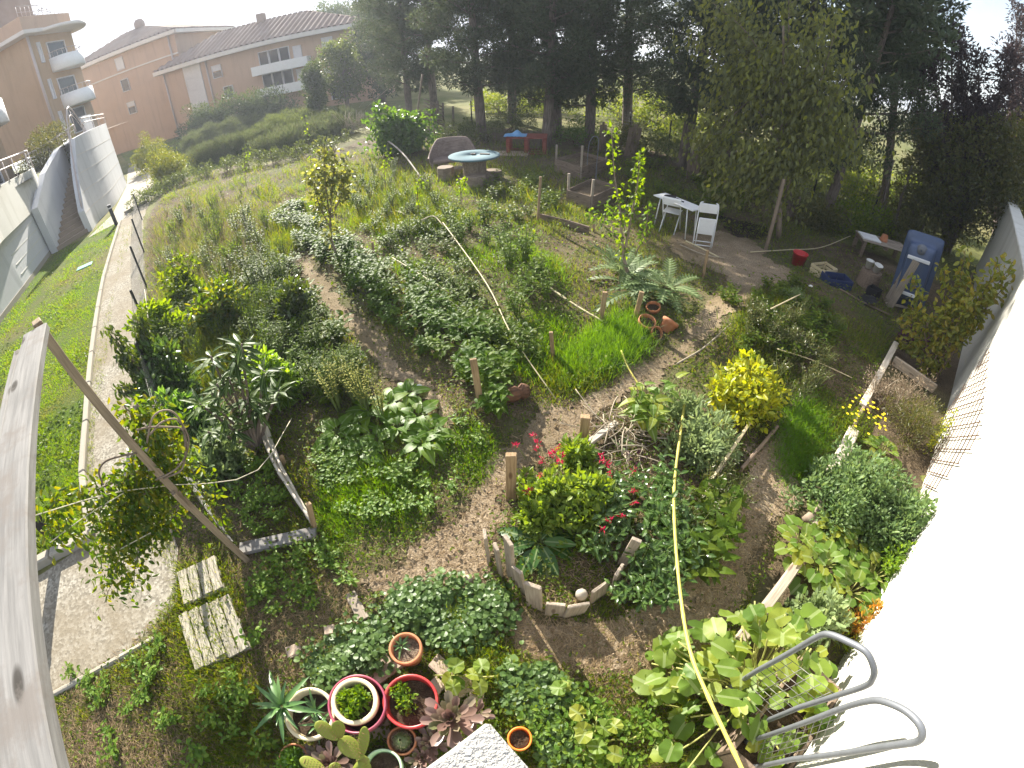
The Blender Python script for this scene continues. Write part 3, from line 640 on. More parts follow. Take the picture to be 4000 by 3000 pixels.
mb = MB(); b0 = Q(345, 530, 31.); b1 = Q(372, 500, 33.); ribbon(mb, [b0, b1, b1+(-2.5, 2, 0)], 3.8, 4.75, .2)
tag(mb.build('terrace_parapet', M['greywall']), 'small pale parapet block behind the curved wall top', 'parapet')

# ------------------------------------------------------------------ buildings
def window(par, c, w, h, face, shut=0., glass='glass', fr=.07):          # face: 'y' looks to -Y, 'x' looks to +X
    Mx = np.eye(3) if face == 'y' else np.array([[0, -1, 0], [1, 0, 0], [0, 0, 1.]]); c = np.asarray(c, float)
    fm = MB()
    for dx, dz, sx, sz in ((-w/2+fr/2, 0, fr, h), (w/2-fr/2, 0, fr, h), (0, h/2-fr/2, w-2*fr-.004, fr), (0, -h/2+fr/2, w-2*fr-.004, fr)):
        box(fm, c+Mx@np.array([dx, 0, dz]), (sx, .14, sz), Mx, .01)
    f = fm.build('window', M['shutter'], par)
    gm = MB(); box(gm, c+Mx@np.array([0, .04, -h*shut/2]), (w-2*fr-.01, .05, h*(1-shut)-2*fr-.01), Mx, .004); gm.build('pane', M[glass], f)
    if shut > 0: sm = MB(); box(sm, c+Mx@np.array([0, .0, h/2-h*shut/2-fr/2]), (w-2*fr-.01, .05, h*shut-fr-.01), Mx, .004); sm.build('roller_shutter', M['shutter'], f)
    return f
def tiled(mb, quad, per=.62, amp=.12, mi=0):                             # corrugated slope: eave a-b, ridge d-c
    a, b, c, d = [np.asarray(q, float) for q in quad]; n = max(6, int(np.linalg.norm(b-a)/per)*6); m = 5
    nrm = unit(np.cross(b-a, d-a)); V = []
    # sides of the slope lean inward, so each rib runs straight up the slope and is cut by the hips
    ax = unit(b-a); Lb = (b-a)@ax; dl, cl = (d-a)@ax, (c-a)@ax; upv = (d-a)-ax*dl
    for i in range(n+1):
        x = Lb*i/n; k = 1.
        if x < dl: k = min(k, x/dl if dl > 0 else 1)
        if x > cl: k = min(k, (Lb-x)/(Lb-cl) if Lb > cl else 1)
        for j in range(m+1): V.append(a+ax*x+upv*(k*j/m)+nrm*amp*math.sin(2*math.pi*x/per))
    I = (np.arange(n)[:, None]*(m+1)+np.arange(m)[None]).ravel(); F = np.stack([I, I+m+1, I+m+2, I+1], 1); mb.add(np.array(V), F, mi, None, True)
def hip_roof(par, x0, x1, y0, y1, ze, rx0, rx1, zr, ov=.9):
    a, b, c, d = (x0-ov, y0-ov, ze), (x1+ov, y0-ov, ze), (x1+ov, y1+ov, ze), (x0-ov, y1+ov, ze); ym = (y0+y1)/2; r0, r1 = (rx0, ym, zr), (rx1, ym, zr)
    mb = MB(); tiled(mb, (a, b, r1, r0)); tiled(mb, (c, d, r0, r1)); tiled(mb, (b, c, r1, r1)); tiled(mb, (d, a, r0, r0)); rf = mb.build('roof', M['tile'], par)
    fm = MB(); t = .42
    for p, q in ((a, b), (b, c), (c, d), (d, a)):
        p = np.array(p); q = np.array(q); dd = unit(q-p); beam(fm, p-(0, 0, .27)+dd*.08, q-(0, 0, .27)-dd*.08, .14, t)
    box(fm, ((x0+x1)/2, (y0+y1)/2, ze-.42), (x1-x0+2*ov-.3, y1-y0+2*ov-.3, .08)); fm.build('eaves', M['fascia'], par)
    return rf
# A: the block at the far left
A = thing('apartment_block', (-34, 29.5, 3.8), 'ochre apartment block at the far left with round white balconies', 'building')
mb = MB(); box(mb, (-49, 31.7, 8.0), (30, 4.4, 8.6), bev=.02); mb.build('wall', M['ochre'], A)
mb = MB(); box(mb, (-49, 31.5, 12.42), (31.6, 6.0, .3), bev=.03); lathe(mb, [(0, 12.24), (2.4, 12.24), (2.45, 12.3), (2.45, 12.5), (0, 12.52)], (-34.2, 32.5, 0), 32); mb.build('eaves', M['fascia'], A)
mb = MB(); box(mb, (-49, 31.4, 13.13), (30.6, 5.0, 1.1), bev=.02); mb.build('parapet', M['pink'], A)
mb = MB(); tube(mb, [(-33.9, 29.3, 12.2), (-33.9, 29.3, 3.8)], .11, 8); mb.build('downpipe', M['rail'], A)
for z0 in (9.2, 6.25):
    mb = MB(); lathe(mb, [(0, z0), (1.45, z0), (1.5, z0+.05), (1.5, z0+1.08), (1.38, z0+1.08), (1.38, z0+.15), (0, z0+.15)], (-33.85, 32.3, 0), 32); bal = mb.build('balcony', M['white'], A)
    mb = MB()
    for k in range(14): a = -1.9+k*.28; tube(mb, [(-33.85+1.44*math.cos(a), 32.3+1.44*math.sin(a), z0+1.05), (-33.85+1.44*math.cos(a), 32.3+1.44*math.sin(a), z0+1.5)], .018, 5)
    tube(mb, [(-33.85+1.44*math.cos(a), 32.3+1.44*math.sin(a), z0+1.5) for a in np.linspace(-1.9, 1.9, 18)], .03, 6); mb.build('balcony_rail', M['rail'], bal)
for z in (10.6, 7.7, 5.1): window(A, (-33.97, 31.9, z), 1.9, 2.0, 'x')
for z in (10.9, 8., 5.4): window(A, (-33.97, 30.2, z), .35, 1.6, 'x', 0., 'shutter')
mb = MB()
for k in range(13): tube(mb, [(-33.9, 29+k*.4, 13.6), (-33.9, 29+k*.4, 14.5)], .02, 5)
tube(mb, [(-33.9, 29, 14.5), (-33.9, 33.8, 14.5)], .03, 6); tube(mb, [(-33.9, 29, 14.05), (-33.9, 33.8, 14.05)], .02, 6); mb.build('roof_railing', M['rail'], A)
mb = MB(); rp = Q(20, 60, 50); box(mb, (rp[0]-1.2, rp[1], 15.1), (4.5, 4, 3.0), bev=.02)
for k in range(9): box(mb, (rp[0]-1.2, rp[1]-2.05, 13.95+k*.3), (4.4, .1, .12), bev=.01)
mb.build('roof_hut', M['tile'], A)
# the wing nearest the left edge
A2 = thing('building_wing', (-26, 18.7, 3), 'orange wall corner and white round balcony cut by the left edge', 'building')
mb = MB(); box(mb, (-33.2, 9.7, 7.4), (14, 18, 9.2), bev=.02); mb.build('wall', M['ochre'], A2)
mb = MB(); lathe(mb, [(0, 5.85), (1.9, 5.85), (1.96, 5.9), (1.96, 7.1), (1.84, 7.1), (1.84, 6.0), (0, 6.0)], (-26.3, 17.3, 0), 36); mb.build('balcony', M['white'], A2)
window(A2, (-26.17, 17.3, 4.0), 1.1, 2., 'x')
# B: the gable block
B = thing('gable_building', (-43, 50, 0), 'tall ochre building with a striped tile roof and three small windows', 'building')
mb = MB(); box(mb, (-43.6, 56, 5.6), (16.4, 12, 12.), bev=.02); mb.build('wall', M['pink'], B)
hip_roof(B, -51.8, -35.4, 50, 62, 11.9, -47, -44, 14.6, .7)
mb = MB(); beam(mb, (-51.8, 49.95, 9.3), (-35.4, 49.95, 9.3), .12, .16); mb.build('string_course', M['fascia'], B)
mb = MB(); lathe(mb, [(.7, 0), (.7, .7), (.45, 1.1), (0, 1.2)], (-44.5, 56, 14.5), 14); mb.build('chimney', M['tile'], B)
for z, s in ((10.35, 1.), (7.75, 0.), (4.95, .4)): window(B, (-43.9, 49.96, z), 1.25, 1.5, 'y', min(s, .93))
mb = MB(); tube(mb, [(-36.2, 49.85, 11.4), (-36.2, 49.85, 0)], .1, 8); mb.build('downpipe', M['rail'], B)
# C: the long block
Cb = thing('long_building', (-25, 47, 0), 'long pinkish building with a wide tile roof and white balconies', 'building')
mb = MB(); box(mb, (-24.4, 52.2, 3.4), (23.2, 10, 8.2), bev=.02); mb.build('wall', M['pink'], Cb)
hip_roof(Cb, -36, -12.8, 47.2, 57.2, 7.75, -31, -20.5, 10.4, .75)
mb = MB(); box(mb, (-25.5, 52, 10.6), (.8, .8, 1.1)); mb.build('chimney', M['tile'], Cb)
for z in (4.45, 2.15):
    mb = MB(); x0, x1 = -24.7, -18.6; y = 46.2
    box(mb, ((x0+x1)/2, 46.65, z+.06), (x1-x0, 1.05, .14)); box(mb, ((x0+x1)/2, 46.17, z+.46), (x1-x0, .12, .92)); box(mb, (x0+.06, 46.69, z+.46), (.12, .9, .92)); box(mb, (x1-.06, 46.69, z+.46), (.12, .9, .92)); mb.build('balcony', M['white'], Cb)
    for k in range(3): window(Cb, (-23.6+k*1.15, 47.16, z+1.3), 1.12, 2.0, 'y')
    window(Cb, (-19.9, 47.16, z+1.15), .9, 2.0, 'y', .9)
for x, z, s in ((-29.2, 5.9, .45), (-28.3, 3.5, 0.), (-16.7, 6.2, .93), (-16.9, 3.2, .4), (-16.5, 1.3, 0.), (-32.6, 5.3, .94)): window(Cb, (x, 47.16, z), 1.15, 1.35, 'y', s)
mb = MB(); box(mb, (-32.2, 47.14, 4.6), (2.2, .1, 5.6)); mb.build('shutter_panel', M['shutter'], Cb); window(Cb, (-31.9, 47.06, 2.4), 1.3, 1.5, 'y', .7)
for x in (-35.85, -30.3): mb = MB(); tube(mb, [(x, 47.05, 7.3), (x, 47.05, 0)], .09, 8); mb.build('downpipe', M['rail'], Cb)

# ------------------------------------------------------------------ pergola corner, bollards, fence
def single(mb, name, mat, label, cat, origin, group=None, kind=None):
    return tag(mb.build(name, mat, None, origin), label, cat, group, kind)
pb0 = G(962, 2182); ptop = T(pb0, 140, 1255)
pg = thing('pergola', pb0, 'weathered pergola corner of a grey plank on a leaning brown post', 'pergola')
mb = MB(); beam(mb, pb0-(0, 0, .1), ptop, .10, .06, up=(.6, 1, 0), bev=.005); mb.build('post', M['post_wood'], pg)
mid = pb0+(ptop-pb0)*.36; dd = unit(ptop-pb0)
mb = MB(); beam(mb, mid+(.035, -.05, .0), mid+dd*.22+(.035, -.05, 0), .09, .035, up=(.6, 1, 0)); mb.build('cleat', M['post_wood'], pg)
zt = ptop[2]+.02
r0_ = G(182, 1330, zt); r1_ = G(140, 2250, zt); r2_ = G(255, 2990, zt); pdir = unit(r2_-r0_); off_ = unit(np.cross(pdir, (0, 0, 1))); off_ = off_ if off_[0] < 0 else -off_
r0_ = r0_+pdir*((r1_-r0_)@pdir-(r1_-r0_)@pdir); a = r0_+off_*.08; c2 = r2_+off_*.08; pend = c2+pdir*.9
mb = MB(); side = -off_; beam(mb, a-pdir*.22, pend, .15, .045, bev=.005); mb.build('plank', M['grey_plank'], pg)
mb = MB(); beam(mb, a-pdir*.05+off_*.095-(0, 0, .03), pend+off_*.095-(0, 0, .03), .035, .10, bev=.004); mb.build('side_board', M['grey_plank'], pg)

def bollard(base, label, h=.85):
    t = thing('bollard_lamp', base, label, 'bollard', None)
    az = math.atan2(base[0], base[1]); Mz = np.array([[math.cos(az), math.sin(az), 0], [-math.sin(az), math.cos(az), 0], [0, 0, 1]])
    mb = MB(); box(mb, base+(0, 0, h/2), (.15, .15, h), Mz, .01); mb.build('post', M['black'], t)
    mb = MB(); box(mb, base+(0, 0, h+.018), (.165, .165, .03), Mz, .008); mb.build('cap', M['steel'], t)
    mb = MB(); box(mb, base+(0, 0, h-.1), (.156, .156, .05), Mz, .004); mb.build('lamp_lens', M['shutter'], t)
bollard(G(456, 880), 'slim black bollard lamp at the far end of the path kerb')
bollard(G(238, 2118), 'black bollard lamp at the near lawn corner beside the grey plank', .9)

fp = [G(*p) for p in ((555, 860), (562, 985), (572, 1120), (600, 1330), (655, 1570), (770, 1890), (960, 2185))]
wf = thing('wire_fence', fp[3], 'low wire mesh fence with black posts along the gravel path', 'fence')
lean = np.array([.05, .04, 0])
for p in fp[:-1]:
    mb = MB(); beam(mb, p-(0, 0, .1), p+lean*.6+(0, 0, 1.06), .045, .045, up=(.6, 1, 0)); mb.build('post', M['black'], wf)
mb = MB(); q = lerp_path(fp, 130)
def wire(mb, a, b, r): beam(mb, a, b, 2*r, 2*r, up=(.3, .9, .2), bev=.0005)
for z in np.arange(.06, 1.02, .08):
    qq = q+np.array([0, 0, z])+lean*.5*z; tube(mb, qq[::3], .0022, 3, cap=False)
for p in q: wire(mb, p+(0, 0, .04), p+lean*.5+(0, 0, 1.02), .0016)
mb.build('mesh', M['wire'], wf)

# strings from the post to the bed
def cord(name, pts, r, mat, label, n=14, cat='string'):
    mb = MB(); tube(mb, spline(pts, n), r, 5); return single(mb, name, M[mat], label, cat, pts[0])
P_ = lambda f: pb0+(ptop-pb0)*f
cord('string', [T(pb0, 132, 2015), T(pb0, 420, 1930), T(pb0, 640, 1898), T(pb0, 990, 1848), GH(1200, 1760)+(0, 0, .5)], .004, 'string', 'pale string stretched from the grey plank across the climber to the bed')
cord('string', [T(pb0, 195, 2120), T(pb0, 330, 2020), T(pb0, 500, 1915)], .004, 'string', 'second pale string slanting below the climber near the lawn corner')
cord('string', [T(pb0, 450, 2155), T(pb0, 600, 2075)], .004, 'string', 'short loose string hanging low in the climber leaves')
cord('wire_line', [T(fp[3], 565, 1130), T(fp[4], 600, 1400), T(fp[4], 650, 1720), T(fp[5], 680, 1770)], .004, 'string', 'thin white line strung along the top of the wire fence')

# ------------------------------------------------------------------ stakes
def stake(base, top, w, t, label, mat='stake', name='wooden_stake', cut=True, up=None):
    base = np.asarray(base, float); d = unit(top-base); h = np.array([base[0], base[1], 0]); mb = MB()
    beam(mb, base-d*.12, top, w, t, up=-h if up is None else up, bev=.006, jit=.0025); return single(mb, name, M[mat], label, 'stake', base)
for b, t, w, th, lb in (((1882, 1618), (1848, 1402), .075, .03, 'tall wooden stake standing in the leafy row beside the rotten log'),
                        ((1996, 1945), (1997, 1775), .10, .05, 'thick pointed stake at the left rim of the flower bed'),
                        ((2275, 1748), (2288, 1626), .10, .07, 'broad split stake behind the red flowers'),
                        ((2345, 1268), (2364, 1140), .07, .045, 'stake left of the terracotta pots under the silver cardoon'),
                        ((2478, 1262), (2508, 1140), .075, .05, 'leaning pale stake just left of the terracotta pots'),
                        ((2160, 1398), (2153, 1297), .055, .04, 'short dark stake at the left edge of the bright oat grass'),
                        ((2100, 870), (2112, 690), .055, .05, 'upright stake at the left end of the long low board'),
                        ((1707, 1205), (1700, 1135), .04, .04, 'small round stake beside the pale cane over the leafy row'),
                        ((1462, 1020), (1455, 945), .05, .04, 'thin grey stake behind the sapling in the middle row'),
                        ((2318, 905), (2320, 842), .045, .03, 'small pale stake at the right end of the long low board'),
                        ((2745, 1090), (2765, 978), .05, .05, 'dark split stake beside the dirt path near the folded chair'),
                        ((1530, 480), (1505, 405), .10, .09, 'grey fence post left of the bean trellis')):
    B_ = GH(*b); stake(B_, T(B_, *t), w, th, lb)
B_ = GH(2430, 2200); mb = MB(); tp = T(B_, 2488, 2108); beam(mb, B_-(0, 0, .05), tp, .085, .035, up=(-B_[0], -B_[1], 0)); single(mb, 'wooden_stake', M['old_board'], 'leaning whittled stake among the dark pepper leaves', 'stake', B_)

# ------------------------------------------------------------------ canes and sticks lying or slung over the beds
for pts, r, mat, lb, hz in (([(1735, 925), (1900, 1165), (2000, 1370), (2170, 1570)], .010, 'pale_cane', 'long pale cane lying across the middle row', (.4, .3, .25, .03)),
                        ([(2120, 1140), (2240, 1215), (2352, 1278)], .018, 'pale_cane', 'mottled pale pole lying left of the two stakes', (.1, .1, .1)),
                        ([(1335, 930), (1390, 975), (1442, 1012)], .016, 'pale_cane', 'short pale pole lying behind the leafy row', (.15, .15, .15)),
                        ([(1540, 1050), (1690, 1155), (1812, 1212)], .010, 'pale_cane', 'thin cane slung along the edge of the leafy row', (.25, .3, .1)),
                        ([(1620, 1125), (1740, 1215), (1850, 1270)], .007, 'string', 'thin rope sagging below the cane by the leafy row', (.2, .22, .1)),
                        ([(1440, 560), (1560, 640), (1662, 718)], .03, 'log', 'bleached bent branch leaning across the tall weeds', (.9, .7, .05)),
                        ([(1550, 840), (1600, 862)], .02, 'pale_cane', 'pale stub of cane lying in the weeds in front of the sapling', (.15, .15)),
                        ([(1650, 905), (1700, 900), (1738, 927)], .014, 'pale_cane', 'short arched yellow cane where the long pale cane begins', (.3, .4, .3)),
                        ([(2422, 1400), (2450, 1455), (2515, 1540)], .013, 'cane', 'yellow hose end lying beside the bright oat grass', (.15, .1, .03)),
                        ([(2640, 1440), (2740, 1390), (2835, 1330)], .012, 'dry_twig', 'thin grey stick edging the dirt path below the terracotta pots', (.1, .1, .1)),
                        ([(2960, 1350), (3070, 1300)], .010, 'pale_cane', 'pale stick lying on the shaded herb mound', (.4, .4)),
                        ([(3005, 1440), (3150, 1470), (3310, 1510)], .008, 'pale_cane', 'thin long cane crossing the shaded right path', (.25, .2, .15)),
                        ([(2655, 970), (2750, 1005), (2830, 1020)], .012, 'dry_twig', 'thin stick lying in front of the folded chair', (.06, .06, .06)),
                        ([(2670, 990), (2720, 1020), (2795, 1055)], .016, 'pale_cane', 'bent dry branch resting on the split stake', (.3, .35, .3)),
                        ([(2930, 990), (3080, 988), (3200, 985), (3310, 955)], .012, 'pale_cane', 'long thin poles lying between the staked tree and the pallet', (.05, .08, .15, .3))):
    P3 = [GH(x, y, h*.85) for (x, y), h in zip(pts, hz)]
    if len(P3) == 2: P3 = [P3[0], (P3[0]+P3[1])/2, P3[1]]
    mb = MB(); tube(mb, spline(P3, 18), np.linspace(r*1.1, r*.8, 18), 7); single(mb, 'cane' if 'cane' in lb else 'stick', M[mat], lb, 'cane' if 'cane' in lb else 'stick', P3[0])
# the long yellow bamboo that reaches from the bed up to the terrace below the camera
bp = [GH(2648, 1640, .35), GH(2640, 1850, .55)]
c0 = GH(2648, 1660, .30); c1 = T(c0*.0+G(2700, 2680), 2898, 3010); pts = [c0]
for f, px in ((.2, (2640, 1830)), (.36, (2633, 2000)), (.55, (2650, 2250)), (.72, (2690, 2520)), (.86, (2770, 2730)), (1., (2915, 3040))):
    zt_ = .30+f**1.3*.75; pts.append(G(*px, zt_))
mb = MB(); q = spline(pts, 60); rr = np.full(60, .013); rr[::7] = .0155; tube(mb, q, rr, 8); single(mb, 'bamboo_cane', M['cane'], 'long bright yellow bamboo cane running from the eggplant to the bottom edge', 'cane', pts[0])

# ------------------------------------------------------------------ front bed: palisade of short boards and side rails
pal = thing('bed_palisade', GH(2050, 2300), 'curved palisade of short pointed boards round the front bed', 'garden edging')
for bpx, tpx, w in (((1908, 2190), (1895, 2085), .085), ((1955, 2240), (1938, 2135), .07), ((2000, 2265), (1985, 2110), .095), ((2040, 2310), (2020, 2225), .085), ((2090, 2370), (2080, 2285), .115), ((2165, 2400), (2172, 2360), .13), ((2240, 2400), (2262, 2362), .15), ((2335, 2335), (2345, 2290), .14), ((2405, 2280), (2420, 2225), .11)):
    b_ = GH(*bpx); t_ = T(b_, *tpx); d_ = t_-b_; mb = MB(); x_ = (b_+t_)/2
    tn = np.array([-(x_-GH(2180, 2150))[1], (x_-GH(2180, 2150))[0], 0]); nn = unit(np.cross(unit(d_), unit(tn)))
    beam(mb, b_-unit(d_)*.06, t_, w*1.2, .03, up=nn, bev=.006, jit=.003); mb.build('board', M['old_board'], pal)
def rail(name, pxs, w, t, label, mat, zs, up=(0, 0, 1), cat='board'):
    mb = MB(); P3 = [GH(x, y, z) for (x, y), z in zip(pxs, zs)]
    for a, b in zip(P3, P3[1:]): beam(mb, a, b, w, t, up, .006, jit=.003)
    return single(mb, name, M[mat], label, cat, P3[0])
rail('border_board', [(2668, 2068), (2880, 1735)], .03, .12, 'old border board along the right side of the front bed', 'old_board', (.10, .12))
rail('border_lath', [(2735, 1955), (2905, 1705)], .035, .02, 'pale lath lying on top of the right border board', 'pale_cane', (.25, .26))
rail('border_board', [(2885, 1850), (3030, 1680)], .035, .10, 'short tilted board outside the right border of the front bed', 'dark_board', (.06, .06))
rail('border_board', [(2285, 1760), (2405, 1672)], .07, .05, 'dry split wood piece beside the broad stake', 'log', (.08, .08))
rail('ground_plank', [(1370, 2320), (1425, 2425)], .10, .03, 'loose weathered plank lying on the dirt beside the mallow', 'old_board', (.02, .02), cat='plank')
rail('bed_plank', [(948, 2158), (1245, 2092)], .13, .045, 'pale plank closing the near end of the small bed by the post', 'grey_plank', (.06, .05), cat='plank')
for k, (pp, r, lb) in enumerate((([(1035, 1650), (1110, 1850), (1190, 1990), (1232, 2060)], .028, 'outer twisted silvery pole bordering the small bed'),
                    ([(1020, 1660), (1085, 1830), (1150, 1940), (1240, 2070)], .022, 'inner twisted pole lying against the outer border pole'),
                    ([(1030, 1640), (1080, 1780), (1180, 1960)], .014, 'thin bleached branch on top of the two border poles'))):
    P3 = [GH(x, y, .10+.05*k) for x, y in pp]; mb = MB(); tube(mb, spline(P3, 20), np.linspace(r*1.15, r*.8, 20)*U(.85, 1.15, 20), 8); single(mb, 'border_pole', M['log'], lb, 'pole', P3[0])
for b, t, lb in (((1116, 1818), (1108, 1800), 'stub of stake pinning the border poles halfway'), ((1232, 2075), (1216, 1985), 'stub of stake at the near end of the border poles')):
    B_ = GH(*b); stake(B_, T(B_, *t)+(0, 0, .08), .05, .045, lb)
# rotten log
lg = GH(1985, 1600); mb = MB(); q = spline([GH(1930, 1610, .09), GH(1990, 1590, .11), GH(2060, 1560, .09)], 14); tube(mb, q, (.085+U(-.02, .02, 14)), 11); single(mb, 'rotten_log', M['rotten'], 'crumbling reddish brown log in front of the tall wooden stake', 'log', lg)

# ------------------------------------------------------------------ raised bed along the white wall
for pp, w, t, lb, mat, z in (([(3488, 1362), (3352, 1612)], .10, .05, 'long silvery plank at the far end of the wall bed border', 'log', .22),
                    ([(3372, 1592), (3310, 1712)], .05, .14, 'dark board below the silvery plank of the wall bed', 'dark_board', .1),
                    ([(3322, 1700), (3232, 1878)], .16, .06, 'broad bark slab in the middle of the wall bed border', 'log', .2),
                    ([(3192, 2010), (3102, 2212)], .09, .05, 'narrow board near the squash at the wall bed border', 'old_board', .2),
                    ([(3095, 2222), (2868, 2520)], .10, .07, 'long sunlit board at the near end of the wall bed border', 'old_board', .2),
                    ([(3475, 1432), (3640, 1540)], .05, .16, 'tan cross board dividing the far end of the wall bed', 'old_board', .2),
                    ([(3330, 1815), (3420, 1905)], .04, .12, 'short cross board hidden under the squash leaves', 'dark_board', .1),
                    ([(3490, 1930), (3575, 2020)], .05, .16, 'cross board meeting the white wall beside the green shrub', 'old_board', .15)):
    a, b = GH(*pp[0], z*.6), GH(*pp[1], z*.6); mb = MB(); beam(mb, a, b, w, t, bev=.012, jit=.006); single(mb, 'bed_board', M[mat], lb, 'board', a)
q = spline([GH(3190, 1985, .12), GH(3165, 2030, .12), GH(3130, 2060, .10)], 10); mb = MB(); tube(mb, q, .06, 10); single(mb, 'border_log', M['pale_bark'], 'short round log between the bark slab and the narrow board', 'log', q[0])
# lattice leaning on the white wall
def onwall(px, py, off): return wallp(px, py, off)
lt = thing('lattice_trellis', onwall(3640, 1900, .03), 'brown diamond lattice trellis fixed to the white wall', 'trellis')
A0, A1_, A2_, A3 = onwall(3568, 2010, .03), onwall(3880, 1600, .03), onwall(3850, 1490, .03), onwall(3600, 1500, .03)
W2 = lambda s, z, off=.03: np.array([*(WB+WD*s+WN*off), z])
s0 = (A0[:2]-WB)@WD; s1 = 2.3; zt_l = 1.34
for fam in (0, 1):
    mb = MB()
    for k in range(-14, 30):
        # lines z = z0 +- .9*(s-s0)
        zz = []; 
        for s in np.linspace(s0, s1, 60):
            z = (k*.2-(s-s0)*.75+1.0) if fam == 0 else (k*.2-1.6+(s-s0)*.75)
            if .12 < z < zt_l: zz.append((s, z))
        if len(zz) > 2: beam(mb, W2(*zz[0], .035+.012*fam), W2(*zz[-1], .035+.012*fam), .012, .008, up=(*WN, 0), bev=.001)
    mb.build('slats', M['lattice'], lt)

# ------------------------------------------------------------------ hooped metal rack and its box at the lower right
rk = thing('hooped_rack', G(2800, 2800), 'grey tubular double hoop rack with wire grids beside the white wall', 'rack')
def hoop(px, base, name):
    pts = [T(base, x, y) for x, y in px]
    mb = MB(); q = spline(pts, 44); q0 = q[0].copy(); q1 = q[-1].copy(); q0[2] = .0; q1[2] = .0
    tube(mb, np.vstack([q0, q, q1]), .017, 10); h = mb.build(name, M['steel'], rk); g = MB(); n = len(pts)
    L = [q[i] for i in range(0, 22)]; 
    A_, B_ = q[0], q[-1]
    for f in np.linspace(.02, .98, 6):
        lo = A_+(B_-A_)*f; hi = lo+np.array([0, 0, .34]); lo2 = lo.copy(); lo2[2] = .55; tube(g, [lo2, lo, hi], .0022, 4)
    for z in np.arange(-.5, .36, .085): a_ = A_+(0, 0, z); b_ = B_+(0, 0, z); tube(g, [a_, (a_+b_)/2, b_], .0022, 4)
    g.build('wire_grid', M['wire'], h)
hoop([(2960, 2618), (3104, 2539), (3194, 2487), (3240, 2478), (3316, 2508), (3384, 2548), (3414, 2612), (3408, 2652), (3380, 2679), (3271, 2716), (3127, 2761)], G(2790, 2735), 'hoop')
hoop([(3150, 2820), (3294, 2765), (3393, 2738), (3452, 2740), (3533, 2774), (3588, 2824), (3603, 2869), (3583, 2896), (3520, 2908), (3407, 2924), (3226, 2951), (3100, 2965)], G(2830, 2905), 'hoop')
tb = thing('planter_trough', G(2900, 2850), 'low brown wooden trough under the big squash beside the hooped rack', 'planter')
c_ = G(2985, 2850); Mx = frame((*WD, 0))
for sx, sy, dx, dy in ((.9, .03, 0, .2), (.9, .03, 0, -.2), (.03, .36, .44, 0), (.03, .36, -.44, 0)):
    mb = MB(); box(mb, c_+Mx@np.array([dx, dy, .22]), (sx, sy, .44), Mx); mb.build('side_board', M['dark_board'], tb)
mb = MB(); box(mb, c_+(0, 0, .2), (.84, .34, .36), Mx); mb.build('soil', M['potsoil'], tb)

# ------------------------------------------------------------------ pallets lying in the weeds at the lower left
def ground_pallet(corner, e1, e2, n, label):
    t = thing('ground_pallet', corner, label, 'pallet'); L, Wd = np.linalg.norm(e1), np.linalg.norm(e2)
    for k in range(n):
        f = (k+.5)/n; mb = MB(); a_ = corner+e2*f; beam(mb, a_+(0, 0, .048), a_+e1*U(.9, 1.)+(0, 0, .048), Wd/n*.86, .016, bev=.003, jit=.003); mb.build('slat', M['old_pallet'], t)
    for f in (.08, .5, .9):
        mb = MB(); a_ = corner+e1*f; beam(mb, a_+(0, 0, .018), a_+e2+(0, 0, .018), .07, .04); mb.build('bearer', M['old_pallet'], t)
g = lambda x, y: G(x, y)
ground_pallet(g(700, 2245), g(728, 2375)-g(700, 2245), (g(850, 2180)-g(700, 2245)), 4, 'bleached pallet nearest the hanging climber, half sunk in weeds')
ground_pallet(g(705, 2412), g(775, 2632)-g(705, 2412), (g(905, 2330)-g(705, 2412)), 5, 'larger bleached slatted pallet overgrown with weeds below the first one')

# ------------------------------------------------------------------ pots at the bottom
def pot(rimpx, zr, R, h, mat, label, tilt=(0, 0), soil='potsoil', lip=.018, fill=.78, taper=.68, name='plant_pot', cat='pot'):
    c = G(*rimpx, zr); t = thing(name, (c[0], c[1], zr-h), label, cat); Mx = np.array(Matrix.Rotation(tilt[0], 3, 'X')@Matrix.Rotation(tilt[1], 3, 'Y'))
    r0 = R*taper; pr = [(0, -h), (r0, -h), (r0+(R-lip*.7-r0)*.8, -.055), (R, -.05), (R, -.004), (R-.004, 0), (R-lip, 0), (R-lip-.003, -.006), (R-lip-.006, -.06), (r0*.9, -h+.02), (0, -h+.02)]
    mb = MB(); lathe(mb, pr, c, 40, M=Mx); mb.build('body', M[mat], t)
    mb = MB(); n = 24; zs = -h*(1-fill)-.01; rs = R-lip-.012; V = [(0, 0, zs+.012)]+[(rs*k/4*math.cos(a), rs*k/4*math.sin(a), zs+U(-.006, .01)) for k in range(1, 5) for a in np.arange(n)*2*math.pi/n]
    F = [(0, 1+j, 1+(j+1) % n) for j in range(n)]; Q4 = [(1+k*n+j, 1+(k+1)*n+j, 1+(k+1)*n+(j+1) % n, 1+k*n+(j+1) % n) for k in range(3) for j in range(n)]
    mb.add(np.array(V)@Mx.T+c, [np.array(F), np.array(Q4)], 0, None, True); mb.build('soil', M[soil], t)
    return t, c+Mx@np.array([0, 0, zs])
pots = {}
pots['tc'] = pot((1583, 2532), .30, .128, .22, 'terracotta', 'terracotta pot with a little aloe standing beside the mallow', soil='mulch')
pots['cream'] = pot((1207, 2787), .34, .195, .30, 'cream', 'cream round pot at the left with spiky aloes', lip=.024)
pots['mag'] = pot((1392, 2748), .36, .215, .34, 'magenta', 'glossy magenta pot holding a cream pot inside it', lip=.012, fill=.6)
pots['inner'] = pot((1383, 2738), .372, .172, .26, 'cream', 'cream pot of herbs set inside the magenta pot', lip=.03)
pots['red'] = pot((1602, 2738), .34, .198, .32, 'redpot', 'glossy red pot with sprouting herbs in dark soil', lip=.018)
